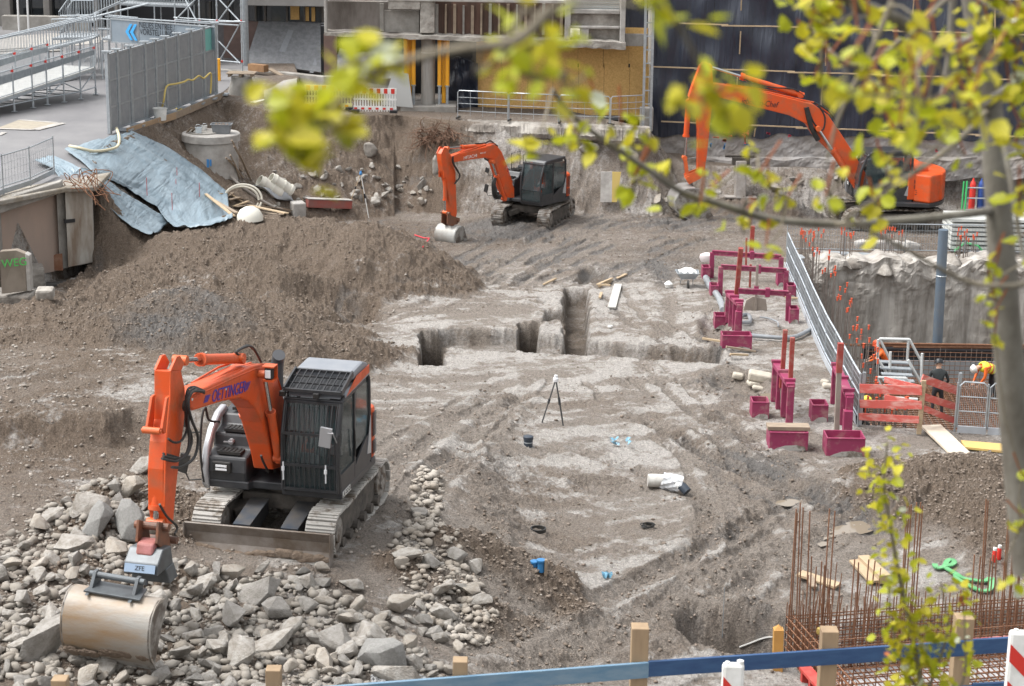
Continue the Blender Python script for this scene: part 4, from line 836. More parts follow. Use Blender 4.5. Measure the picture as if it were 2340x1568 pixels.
def bucket(E, yaw, c, w, prof, m, tilt=0, th=.03, side=None, label=None):
    """bucket from a side profile (f,h) around picture point c; opens towards the machine"""
    T = Matrix.Translation(c) @ Matrix.Rotation(yaw, 4, 'Z') @ Matrix.Rotation(tilt, 4, 'Y'); mb = MB(); mb.T = T
    n = len(prof); inn = []
    cxp = sum(p[0] for p in prof)/n; chp = sum(p[1] for p in prof)/n
    inn = [(f+(cxp-f)*th*1.6/max(.01, math.hypot(cxp-f, chp-h)), h+(chp-h)*th*1.6/max(.01, math.hypot(cxp-f, chp-h))) for f, h in prof]
    vs = [V(s*w/2, -f, h) for s in (-1, 1) for f, h in prof]+[V(s*w/2, -f, h) for s in (-1, 1) for f, h in inn]
    fs = []
    for i in range(n-1): fs += [(i, i+1, n+i+1, n+i), (2*n+i, 3*n+i, 3*n+i+1, 2*n+i+1), (i, 2*n+i, 2*n+i+1, i+1), (n+i, n+i+1, 3*n+i+1, 3*n+i)]
    fs += [(0, n, 3*n, 2*n), (n-1, 3*n-1, 4*n-1, 2*n-1)]
    mb.add(vs, fs); o = mb.build('bucket', m, E['root'], local=True, smooth=True)
    for s in (-1, 1):
        mb = MB(); mb.T = T; mb.prism([V(s*(w/2-.002)-(.0 if s < 0 else .0), -f, h) for f, h in (side or prof)], V(-s*.035, 0, 0)); mb.build('bucket_side', mat('bucket_side_steel', (.27, .255, .235), (.10, .08, .065), 3.5, .6, sharp=.08, bump=.004), o, local=True, bevel=.006)
    return o, T

O1 = excavator(dict(label='large orange and black crawler excavator with a caged cab standing before the rubble', pos=(-3.70, 31.35), z=1.66, yaw_under=-11.5, yaw=-12.5, k=.975, blade=1, guard=1, exhaust=(-.9, -.62), panel=0,
    shoe_mat=DUSTW, deck_text='KIESEL', trace=lambda x, y: (257.2+.2827*x, 762.5+.2827*y), boom_x=-.16, boom_w=.35,
    boom=[(640,500),(700,455),(760,432),(1130,262),(1200,245),(1270,270),(1330,350),(1385,520),(1420,700),(1440,1060),(1300,1100),(1262,900),(1210,720),(1160,610),(1100,545),(1040,522),(900,545),(660,622),(635,600)],
    arm=[(468,300),(556,296),(588,440),(592,600),(575,760),(545,980),(512,1300),(492,1540),(440,1545),(418,1400),(415,1100),(430,880),(462,700),(468,500)],
    ears=[[(468,300),(555,300),(578,240),(545,178),(520,185)], [(462,500),(440,520),(400,770),(415,810),(440,800),(455,700)]],
    cylinders=[('arm_cylinder', (548,215), (1040,200), .30, .085, (0,), 'boom'), ('boom_cylinder', (1225,330), (1345,1030), .42, .072, (.27,), 'boom'), ('boom_cylinder', (1030,540), (1180,1050), .20, .072, (-.27,), 'boom'), ('bucket_cylinder', (350,1540), (385,800), .16, .10, (-.02,), 'arm')],
    pipes=[([(740,470),(960,365),(1150,285),(1260,275),(1330,350),(1380,500)], .17, .016), ([(720,440),(940,330),(1130,250),(1240,245),(1320,330)], .10, .016), ([(700,430),(930,310),(1120,235)], .02, .016), ([(640,400),(860,270),(940,245)], -.16, .018), ([(470,300),(466,500),(430,900),(420,1400)], .22, .014)],
    hoses=[([(1060,200),(1000,150),(1080,105),(1130,110),(1170,170),(1200,230)], .05, .022), ([(860,185),(960,190),(1010,140),(1090,95),(1140,130)], .0, .020), ([(740,465),(660,440),(600,520),(600,700),(640,850),(600,980),(520,1010),(410,990)], .24, .020), ([(740,480),(680,450),(620,520),(610,700),(620,830),(600,960),(520,1030),(400,1010)], .27, .020),
           ([(735,470),(650,470),(610,560),(640,700),(690,840),(660,1000),(560,1075),(480,1080)], .30, .022), ([(735,465),(640,450),(590,560),(600,760),(560,860),(500,880),(450,850)], .22, .018), ([(730,460),(650,430),(598,480),(592,700),(625,900),(560,1000),(470,985),(410,970)], .2, .018), ([(1250,985),(1260,1050),(1240,1110)], .0, .02), ([(1200,985),(1220,1040),(1260,1120)], .1, .02), ([(1330,985),(1300,1050),(1310,1120)], .05, .02), ([(380,1380),(440,1480),(520,1560),(500,1620)], .26, .018)],
    texts=[('OETTINGER', (805,513), (1072,432), .26, BLUEP, .25, None)]))
def dress1(E):
    A, BR, pl, tc, X0 = E['A'], E['BR'], E['pl'], E['tc'], E['X0']; root = E['root']
    # speed lines beside the lettering
    mb = MB(); mb.T = BR; x = X0+.175+.004
    for i in range(9):
        for (xa, xb, off) in ((752, 792, 0), (1082, 1116, 0)):
            y = (500+i*7 if xa < 900 else 395+i*8); dx_ = -i*2; p, q = pl(*tc(xa+dx_, y+4), x), pl(*tc(xb+dx_-i, y-8), x); mb.bar(A(p[0], x, p[1]), A(q[0], x, q[1]), .006, .007, up=(0, 0, 1))
    mb.build('speed_line', BLUEP, E['boom'], local=True)
    # boom work light
    f, h = pl(*tc(1258, 318), .2); mb = MB(); mb.T = BR; mb.box(A(f, .22, h), (.12, .14, .19)); w = mb.build('work_light', RUB, E['boom'], local=True, bevel=.015)
    mb = MB(); mb.T = BR; mb.box(A(f+.075, .22, h), (.09, .01, .13)); mb.build('lamp', LAMPM, w, local=True)
    mb = MB(); mb.T = BR; mb.box(A(f-.02, .22, h+.115), (.2, .2, .02)); mb.box(A(f-.02, .22, h-.115), (.2, .2, .03)); mb.box(A(f-.11, .22, h), (.2, .02, .24)); mb.build('light_bracket', ORA, E['boom'], local=True)
    for (zx, zy, r_, l_) in ((610, 585, .08, .185), (1050, 200, .05, .12), (1225, 330, .055, .19), (385, 790, .05, .13), (1400, 1040, .08, .19)):
        f, h = pl(*tc(zx, zy), X0+l_); mb = MB(); mb.T = BR; mb.cyl(A(f, X0-l_, h), A(f, X0+l_, h), r_, 16); mb.cyl(A(f, X0-l_-.02, h), A(f, X0+l_+.02, h), r_*.45, 10); mb.build('pivot_pin', TRKD if r_ > .07 else ORAD, E['boom'], local=True)
    for (zx, zy) in ((690, 520), (740, 540), (1010, 455)): f, h = pl(*tc(zx, zy), .2); mb = MB(); mb.T = BR; mb.box(A(f, X0+.178, h), (.004, .05, .035)); mb.build('decal', WHITE, E['boom'], local=True)
    # link, coupler, bucket
    def P(px, py, x): f, h = pl(px, py, x); return A(f, x, h)
    a, b, c_ = P(352, 1200, X0), P(372, 1240, X0), P(345, 1275, X0)
    mb = MB(); mb.T = BR
    for s in (-1, 1): mb.prism([P(338, 1190, X0)+V(s*.15-.02, 0, 0), P(358, 1195, X0)+V(s*.15-.02, 0, 0), P(366, 1250, X0)+V(s*.15-.02, 0, 0), P(352, 1262, X0)+V(s*.15-.02, 0, 0), P(334, 1240, X0)+V(s*.15-.02, 0, 0)], V(.04, 0, 0))
    for p, r_, l_ in ((P(348, 1202, X0), .06, .26), (P(370, 1232, X0), .055, .24), (P(346, 1258, X0), .05, .2)): mb.cyl(p-V(l_, 0, 0), p+V(l_, 0, 0), r_, 14)
    mb.build('bucket_link', mat('greasy_link', (.20, .075, .035), (.10, .06, .045), 6, .5), E['arm'], local=True, bevel=.006)
    cp = P(340, 1300, X0); mb = MB(); mb.T = BR @ Matrix.Translation(cp); mb.prism([V(-.26, -.30, .02), V(-.26, .28, .02), V(-.26, .22, .30), V(-.26, -.05, .34), V(-.26, -.26, .18)], V(.52, 0, 0)); q = mb.build('coupler', COUPM, root, local=True, bevel=.02)
    mb = MB(); mb.T = BR @ Matrix.Translation(cp); mb.prism([V(-.13, -.16, .26), V(-.13, .1, .33), V(-.13, .12, .44), V(-.13, -.1, .42)], V(.26, 0, 0)); mb.build('coupler_adapter', PINKM, q, local=True, bevel=.03)
    M = BR @ Matrix.Translation(cp) @ frame(V(0, -.30, .12), (1, 0, 0), (0, .35, .9)); mb = MB(); mb.T = M; mb.box((0, 0, .01), (.46, .12, .012)); pz = mb.build('label_plate', mat('blue_white_label', (.26, .34, .45), rough=.4), q, local=True)
    text('plate_lettering', 'ZFE', .09, BLACK, pz, M @ Matrix.Translation((0, 0, .018)), .002, local=True)
    mb = MB(); mb.T = M; mb.box((0, -.19, -.02), (.26, .07, .03)); mb.build('coupler_slot', BLACK, q, local=True)
    mb = MB(); mb.T = BR @ Matrix.Translation(cp); mb.prism([V(-.26, .0, .02), V(.26, 0, .02), V(.30, .05, -.22), V(-.30, .05, -.22)], V(0, .3, 0)); mb.build('tilt_block', COUPM, q, local=True, bevel=.02)
    # bucket: centre placed from the picture
    yawb = R(-13); cen = BR @ P(266, 1418, X0-.05); D0 = (E['O']+cen).y; print('BUCKET', E['O']+cen)
    cw = PY(266, 1420, D0-.25)-E['O']
    pr = [(f*.88, h*.88) for f, h in [(-.12, .46), (.06, .50), (.22, .46), (.36, .34), (.43, .16), (.44, -.06), (.40, -.26), (.31, -.42), (.20, -.54)]]
    sd = pr+[(f*.88, h*.88) for f, h in [(.10, -.30), (-.02, -.08), (-.10, .14), (-.26, .32)]]
    o, T = bucket(E, yawb, cw, 1.30, pr, BUCKM, tilt=R(3.5), side=sd)
    mb = MB(); mb.T = T; mb.prism([V(-.64, -.15, -.46), V(-.64, -.20, -.44), V(-.64, -.09, -.58), V(-.64, -.06, -.57)], V(1.28, 0, 0)); mb.build('cutting_edge', DUSTW, o, local=True)
    mb = MB(); mb.T = T
    for s in (-.36, .26): mb.prism([V(s, -.26, .43), V(s, -.12, .47), V(s, .02, .68), V(s, .10, .68), V(s, .20, .44)], V(.05, 0, 0))
    mb.cyl(V(-.42, .05, .62), V(.38, .05, .62), .045, 14); mb.slab(V(-.4, -.2, .445), V(.42, -.2, .445), V(.38, .14, .465), V(-.35, .14, .465), .03); mb.build('bucket_mount', COUPM, o, local=True, bevel=.006)
    mb = MB(); mb.T = T
    for i in range(60): x = random.uniform(-.6, .6); w = random.uniform(.03, .1); mb.lathe(V(x, -.29, -.36+.05*math.sin(x*4)+random.uniform(-.02, .02)), [(.005, -.02), (w, -.01), (w*.8, .008), (.005, .014)], 7, Matrix.Rotation(R(125), 3, 'X'))
    mb.build('mud_crust', MUDM, o, local=True)
dress1(O1)

O2 = excavator(dict(label='mid-sized orange excavator with a small light grey bucket, parked in the middle distance', pos=(.76, 73.3), yaw_under=-19, yaw=-36, k=.93, blade=0, guard=0, panel=0, dark_hood=1,
    shoe_mat=STEELM, trace=lambda x, y: (973.8+.17579*x, 294+.17579*y), boom_x=-.05, boom_w=.32,
    boom=[(370,440),(345,400),(350,360),(480,320),(880,205),(930,230),(975,290),(1060,550),(1148,775),(1150,900),(1060,900),(1010,800),(960,640),(905,470),(860,400),(780,380),(600,402)],
    arm=[(200,330),(240,262),(320,330),(345,430),(385,560),(388,720),(402,1100),(385,1180),(330,1165),(300,900),(275,700),(225,560),(205,420)],
    ears=[[(195,330),(300,300),(265,245),(235,240)], [(225,560),(262,570),(262,630),(230,640)]],
    cylinders=[('arm_cylinder', (268,255), (760,220), .38, .075, (0,), 'boom'), ('boom_cylinder', (855,430), (1020,930), .36, .085, (.24,), 'boom'), ('bucket_cylinder', (248,1090), (245,600), .32, .075, (.0,), 'arm')],
    pipes=[([(350,360),(480,300),(830,190),(900,200)], .14, .018), ([(350,340),(470,280),(800,180)], -.1, .018), ([(975,300),(1050,500),(1120,700)], .12, .02)],
    hoses=[([(640,195),(760,190),(830,160),(880,190),(930,230)], .0, .03), ([(350,360),(345,440),(400,540),(440,620),(380,700)], .2, .028), ([(350,360),(360,460),(420,560),(430,640),(370,720)], .25, .025), ([(920,620),(870,700),(880,860),(920,900),(970,870)], .2, .06), ([(900,640),(890,740),(910,860),(950,880)], .3, .05), ([(760,390),(830,430),(870,470)], .1, .03)],
    texts=[('HITACHI', (490,385), (660,350), .17, WHITE, 0, None), ('85US', (705,322), (775,310), .07, WHITE, 0, None)]))
def dress2(E):
    A, BR, pl, tc, X0 = E['A'], E['BR'], E['pl'], E['tc'], E['X0']
    def P(zx, zy, x): f, h = pl(*tc(zx, zy), x); return A(f, x, h)
    mb = MB(); mb.T = BR
    for s in (-1, 1): mb.prism([P(240, 1080, X0)+V(s*.13-.02, 0, 0), P(300, 1130, X0)+V(s*.13-.02, 0, 0), P(400, 1160, X0)+V(s*.13-.02, 0, 0), P(370, 1230, X0)+V(s*.13-.02, 0, 0), P(290, 1260, X0)+V(s*.13-.02, 0, 0), P(235, 1230, X0)+V(s*.13-.02, 0, 0)], V(.04, 0, 0))
    for q in ((250, 1095), (370, 1190), (300, 1255)): p = P(*q, X0); mb.cyl(p-V(.2, 0, 0), p+V(.2, 0, 0), .055, 12)
    mb.build('bucket_link', mat('greasy_link', (.1, .1, .1)), E['arm'], local=True)
    cw = BR @ P(330, 1375, X0); pr = [(.02, .38), (.2, .36), (.36, .24), (.44, .05), (.42, -.14), (.32, -.32), (.18, -.42)]; sd = pr+[(-.1, -.30), (-.42, -.36), (-.22, .12), (-.12, .36)]
    o, T = bucket(E, R(-36), cw, .95, pr, mat('bright_bucket_steel', (.42, .43, .42), (.30, .285, .26), 2, .5, .2), side=sd)
    # operator's hand rails behind
    mb = MB(); B = E['B']; L = E['L']; mb.T = B
    for x in (-1.1, -.5): mb.tube([L(.1, x, 2.1), L(.1, x, 2.75), L(-.5, x, 2.75), L(-.5, x, 2.1)], .018, 6)
    mb.build('handrail', RUB, E['root'], local=True)
    mb = MB(); mb.T = B; mb.cyl(L(-.3, -.3, 2.15), L(-.3, -.3, 2.4), .1, 10); mb.cyl(L(-.3, -.3, 2.4), L(-.3, -.3, 2.7), .03, 8); mb.build('beacon', ORA, E['root'], local=True)
dress2(O2)

O3 = excavator(dict(label='very large orange excavator with a long lettered boom, half hidden behind the blurred leaves', pos=(14.75, 75.3), yaw_under=-82, yaw=-87, k=1.15, blade=0, guard=0, panel=1, dark_hood=0, tail=1.95,
    shoe_mat=STEELM, trace=lambda x, y: (1559+.334*x, .334*y), boom_x=0.1, boom_w=.6, shoe=.45,
    boom=[(205,610),(215,575),(300,585),(600,640),(800,688),(900,715),(1000,790),(1090,920),(1180,1060),(1300,1260),(1230,1300),(1150,1200),(1010,1040),(900,930),(850,850),(730,790),(250,668)],
    arm=[(125,450),(150,428),(180,435),(205,480),(215,650),(195,820),(170,1060),(152,1175),(105,1170),(108,900),(98,790),(45,665),(70,590)],
    cylinders=[('arm_cylinder', (185,455), (830,655), .33, .10, (0,), 'boom'), ('boom_cylinder', (930,880), (1200,1290), .35, .10, (.4,), 'boom'), ('bucket_cylinder', (15,1080), (45,680), .36, .095, (.0,), 'arm')],
    pipes=[([(300,585),(600,632),(800,680),(900,700),(1010,780)], .2, .03), ([(300,575),(600,620),(820,670)], -.1, .03)],
    hoses=[([(420,540),(520,580),(640,600),(760,610),(840,660)], .1, .03), ([(860,740),(900,840),(960,890),(975,800),(930,720)], .3, .035), ([(900,700),(1000,760),(1060,850),(1040,900)], .2, .04), ([(850,735),(880,860),(930,960)], .35, .10)],
    texts=[('igboden-Chef', (405,690), (655,720), .32, BLACK, .1, None)]))
def dress3(E):
    A, BR, pl, tc, X0 = E['A'], E['BR'], E['pl'], E['tc'], E['X0']
    def P(zx, zy, x): f, h = pl(*tc(zx, zy), x); return A(f, x, h)
    mb = MB(); mb.T = BR
    for s in (-1, 1):
        v = V(s*.2-.03, 0, 0); mb.prism([P(15, 1195, X0)+v, P(125, 1150, X0)+v, P(150, 1180, X0)+v, P(120, 1215, X0)+v, P(40, 1255, X0)+v], V(.06, 0, 0)); mb.bar(P(20, 1085, X0)+v, P(35, 1210, X0)+v, .05, .1)
    for q in ((35, 1215), (130, 1170)): p = P(*q, X0); mb.cyl(p-V(.3, 0, 0), p+V(.3, 0, 0), .09, 12)
    mb.build('bucket_link', ORAD, E['arm'], local=True)
    cw = BR @ P(60, 1370, X0); pr = [(.0, .62), (.35, .60), (.66, .42), (.82, .1), (.76, -.28), (.5, -.52), (.2, -.62)]; sd = pr+[(-.5, -.62), (-.75, -.5), (-.35, .1), (-.2, .6)]
    bucket(E, R(-80), cw+V(0, 0, -.02), 1.3, pr, mat('grey_bucket_steel', (.32, .31, .30), (.21, .195, .18), 1.5, .5, .3), side=sd)
    for (s, p, q, size, m) in (('ZAXIS', (1620, 1288), (1730, 1288), .3, BLACK), ('350', (1588, 1318), (1668, 1316), .26, CHAR), ('LC', (1675, 1325), (1705, 1325), .14, CHAR)):
        xx = E['k']*1.26; (f0, h0), (f1, h1) = pl(*tc(*p), xx), pl(*tc(*q), xx); a, b = A(f0, xx+.05, h0), A(f1, xx+.05, h1); M = E['BR'] @ frame((a+b)/2, b-a, V(0, 0, 1))
        o = text('lettering', s, size, m, E['root'], M, .004, local=True); Mi = M.inverted(); xs_ = [(Mi @ v.co).x for v in o.data.vertices]; o.data.transform(M @ Matrix.Diagonal(((b-a).length/(max(xs_)-min(xs_)), 1, 1, 1)) @ Mi)
dress3(O3)
# ================================================================ LEFT SIDE: scaffold ramp, screen wall, tarpaulins, shafts
def polytube(pts, r, n=6): mb = MB(); mb.tube(pts, r, n); return mb
ZS = 2.635
def scaffold():
    t = thing('scaffold_ramp', PZ(100, 240, ZS), 'long galvanised scaffold ramp with mesh railings climbing to the right', 'scaffold')
    feet = [(-120, 262), (-62, 262), (0+33, 256), (76, 247), (109, 240), (147, 234), (185, 227), (219, 216)]
    top = lambda x: 168-(168-84)*x/297                                         # rail top along the ramp
    deck = lambda x: 230-(230-150)*x/240
    F = []; wv = None
    for i, (x, y) in enumerate(feet):
        if i < 2: continue
        F.append((x, PZ(x, y, ZS)))
    # extend left
    d = (F[1][1]-F[0][1]); F = [(F[0][0]-2*43, F[0][1]-d*2), (F[0][0]-43, F[0][1]-d)]+F
    dr = (F[-1][1]-F[2][1]).normalized(); bk = V(-dr.y, dr.x, 0)*2.2
    if bk.y < 0: bk = -bk
    def zat(p, x, yfun): q = PY(x, yfun(x), p.y); return q.z
    nodes = []
    for x, p in F:
        zt = zat(p, x, top); zd = zat(p, x, deck); nodes.append((p, zd, zt, x))
    zd0 = nodes[2][1]; 
    for j, (p, zd, zt, x) in enumerate(nodes):
        for q, s in ((p, 'front'), (p+bk, 'rear')):
            mb = MB(); mb.cyl((q.x, q.y, ZS+.05), (q.x, q.y, zt+.12), .03, 8); o = mb.build('standard', GALV, t, smooth=True)
            mb = MB(); mb.cyl((q.x, q.y, ZS+.03), (q.x, q.y, ZS+.25), .045, 8); mb.box((q.x, q.y, ZS+.015), (.2, .2, .02)); mb.build('base_jack', GALV, o)
            if j % 1 == 0: mb = MB(); mb.box((q.x, q.y-.04, zt-.05), (.09, .09, .09)); mb.build('coupler', RED, o)
    for j in range(len(nodes)-1):
        (p, zd, zt, x), (p2, zd2, zt2, x2) = nodes[j], nodes[j+1]
        mb = MB(); mb.slab((p.x, p.y, zd), (p2.x, p2.y, zd2), (p2.x+bk.x, p2.y+bk.y, zd2), (p.x+bk.x, p.y+bk.y, zd), .06); mb.build('deck_panel', mat('ramp_deck', (.50, .50, .48), (.42, .42, .40), 4, .6), t)
        for q in (V(0, 0, 0), bk):
            mb = MB(); mb.bar(V(p.x, p.y, zd-.05)+q, V(p2.x, p2.y, zd2-.05)+q, .05, .10); mb.tube([V(p.x, p.y, zt)+q, V(p2.x, p2.y, zt2)+q], .025, 6); mb.tube([V(p.x, p.y, zd+.1)+q, V(p2.x, p2.y, zd2+.1)+q], .02, 6)
            n = 17
            for i in range(1, n): f = i/n; a = p.lerp(p2, f)+q; mb.bar((a.x, a.y, lerp(zd, zd2, f)+.08), (a.x, a.y, lerp(zt, zt2, f)-.02), .012)
            mb.slab(V(p.x, p.y+.03, zd+.55)+q, V(p2.x, p2.y+.03, zd2+.55)+q, V(p2.x, p2.y+.03, zt2-.14)+q, V(p.x, p.y+.03, zt-.14)+q, .004)
            mb.build('railing_panel', GALV, t)
            mb = MB(); mb.tube([V(p.x, p.y, ZS+.3)+q, V(p2.x, p2.y, ZS+.3)+q], .024, 6)
            if zd-ZS > .7 and j % 2 == 0: mb.tube([V(p.x, p.y, ZS+.35)+q, V(p2.x, p2.y, zd2-.1)+q], .024, 6)
            if zd-ZS > .7 and j % 2 == 1: mb.tube([V(p.x, p.y, zd-.15)+q, V(p2.x, p2.y, ZS+.35)+q], .024, 6)
            mb.build('brace', GALV, t)
        mb = MB(); mb.tube([V(p.x, p.y, ZS+.3), V(p.x, p.y, ZS+.3)+bk], .024, 6); mb.tube([V(p.x, p.y, max(ZS+.4, zd-.2)), V(p.x, p.y, ZS+.3)+bk], .02, 6); mb.build('ledger', GALV, t)
    # second flight and landing behind, running up to the right
    t2 = thing('scaffold_stairs', PZ(300, 110, ZS), 'galvanised scaffold stairs and landings rising behind the mesh railings', 'scaffold')
    def flight(x0, y0, x1, y1, D0, D1, hgt, wd=1.6, bal=.12, nm='railing'):
        a, b = PY(x0, y0, D0), PY(x1, y1, D1)
        for q in (V(0, 0, 0), V(0, wd, 0)):
            mb = MB(); n = max(2, int((b-a).length/bal)); mb.tube([a+q+V(0, 0, hgt), b+q+V(0, 0, hgt)], .03, 6); mb.tube([a+q+V(0, 0, .1), b+q+V(0, 0, .1)], .02, 6)
            for i in range(n+1): c = a.lerp(b, i/n)+q; mb.bar(c+V(0, 0, .08), c+V(0, 0, hgt), .02)
            mb.build(nm, GALV, t2)
        mb = MB(); mb.slab(a, b, b+V(0, wd, 0), a+V(0, wd, 0), .07); mb.build('landing', GALVD, t2)
        for f in (0, .5, 1):
            c = a.lerp(b, f)
            for q in (0, wd):
                if c.z > ZS+.4: mb = MB(); mb.cyl((c.x, c.y+q, ZS), (c.x, c.y+q, c.z), .03, 6); mb.build('standard', GALV, t2)
    flight(137, 78, 163, 42, 88, 88, 1.0); flight(163, 52, 215, 52, 88, 88, 1.0); flight(215, 35, 275, 8, 87, 87, 1.1); flight(275, 12, 430, 18, 87, 87, 1.1)
    flight(-30, 150, 210, 92, 81, 82, 1.0); flight(120, 92, 205, 90, 84, 84, .9); flight(232, 92, 300, 98, 82, 82, .9)
    for (pts, r_) in (([(0, 88), (120, 62), (250, 30), (340, 8)], .045), ([(225, 66), (300, 70), (345, 78)], .05), ([(400, 45), (470, 50), (560, 50)], .03), ([(240, 38), (290, 42), (545, 58)], .04)):
        mb = MB(); mb.tube([PY(a, b, 84) for a, b in pts], r_, 7); mb.build('handrail_tube', GALV, t2, smooth=True)
    # open tower with crossed braces right of the stairs
    t3 = thing('scaffold_tower', PZ(480, 155, ZS), 'open scaffold tower with long crossed diagonal tubes beside a tall grey pole', 'scaffold')
    xs = [397, 453, 493, 549]; Yt = [86, 85.6, 85.3, 85]
    for x, Y in zip(xs, Yt):
        for dy in (0, 2.5):
            a = PY(x, -60, Y+dy); mb = MB(); mb.cyl((a.x, a.y, ZS), (a.x, a.y, a.z+1), .035, 8); o = mb.build('standard', GALV, t3, smooth=True)
            for yy in (12, 48, 95, 140): q = PY(x, yy, Y+dy); mb = MB(); mb.box((a.x, a.y-.03, q.z), (.08, .08, .1)); mb.build('coupler', RED if yy in (48, 140) else GALV, o)
    for (x0, y0, x1, y1) in ((397, 50, 453, -8), (423, -2, 453, 55), (498, 50, 549, -20), (500, -2, 549, 50), (503, 137, 549, 53), (500, 95, 549, 145), (397, 40, 549, 50), (497, 138, 549, 143), (453, 52, 549, 48), (465, 62, 480, 48)):
        mb = MB(); mb.tube([PY(x0, y0, 85.7), PY(x1, y1, 85.1)], .032, 6); mb.build('brace', GALV, t3, smooth=True)
    g = PZ(562, 160, 2.4); mb = MB(); mb.cyl(g, g+V(0, 0, 9), .16, 16); mb.build('pole', GALV, smooth=True, label='tall thick grey steel pole right of the scaffold tower', cat='pole')
    for x, nm in ((44, 'left'), (66, 'right')):
        g = PZ(x, 78, ZS); mb = MB(); mb.cyl(g, g+V(0, 0, 8), .05, 10); mb.build('flag_pole', mat('white_pole', (.6, .6, .6), rough=.4), smooth=True, label='thin white flagpole before the theatre entrance, %s of the two' % nm, cat='pole', group='flagpoles before the theatre')
scaffold()
def sign():
    t = thing('direction_sign', PY(400, 90, 79), 'grey banner sign with a blue double chevron and dark lettering', 'sign')
    a, b = PY(254, 90, 79.5), PY(493, 112, 77.2); zt0, zb0 = PY(254, 43, 79.5).z, PY(254, 96, 79.5).z; zt1, zb1 = PY(493, 62, 77.2).z, PY(493, 96, 77.2).z
    m = mat('banner_grey', (.20, .24, .28), (.23, .27, .31), 2, .5)
    def pt(u, v, off=0): x = a.lerp(b, u); z = lerp(lerp(zt0, zt1, u), lerp(zb0, zb0, u), v); return V(x.x, x.y-off, z)
    cuts = [0, .27, .535, .77, 1]
    for i in range(4): mb = MB(); mb.slab(pt(cuts[i]+.004, .03), pt(cuts[i+1]-.004, .03), pt(cuts[i+1]-.004, .97), pt(cuts[i]+.004, .97), .03); mb.build('banner_panel', m, t)
    mb = MB()
    mb.bar(pt(0, 0), pt(1, 0), .05, .05); mb.bar(pt(0, 1), pt(1, 1), .05, .05)
    for c in cuts: mb.bar(pt(c, 0), pt(c, 1), .05, .05, up=(0, 1, 0))
    mb.build('sign_frame', GALVD, t)
    xd = (b-a).normalized(); 
    for i, s in enumerate(('NEUES ENTREE /', 'VORSTELLUNGSKASSE')):
        c = pt(.275+.12, .17+.29*i, .06); o = text('sign_lettering', s, .34, mat('sign_dark', (.01, .014, .02)), t, frame(c, b-a, (0, 0, 1)), .003, sx=.72)
        w = [(frame(c, b-a, (0, 0, 1)).inverted() @ (v.co+ORG[t.name])).x for v in o.data.vertices]; dx_ = (pt(.285, 0)-pt(.395, 0)).length+min(w); o.data.transform(Matrix.Translation(xd*(-dx_)))
    mc = mat('sign_blue', (.05, .36, .75), rough=.5)
    for k in range(2):
        u0 = .145+.045*k; mb = MB(); mb.prism([pt(u0, .5, .05), pt(u0+.045, .15, .05), pt(u0+.07, .15, .05), pt(u0+.03, .5, .05), pt(u0+.07, .85, .05), pt(u0+.045, .85, .05)], V(0, -.01, 0)); mb.build('chevron', mc, t)
sign()
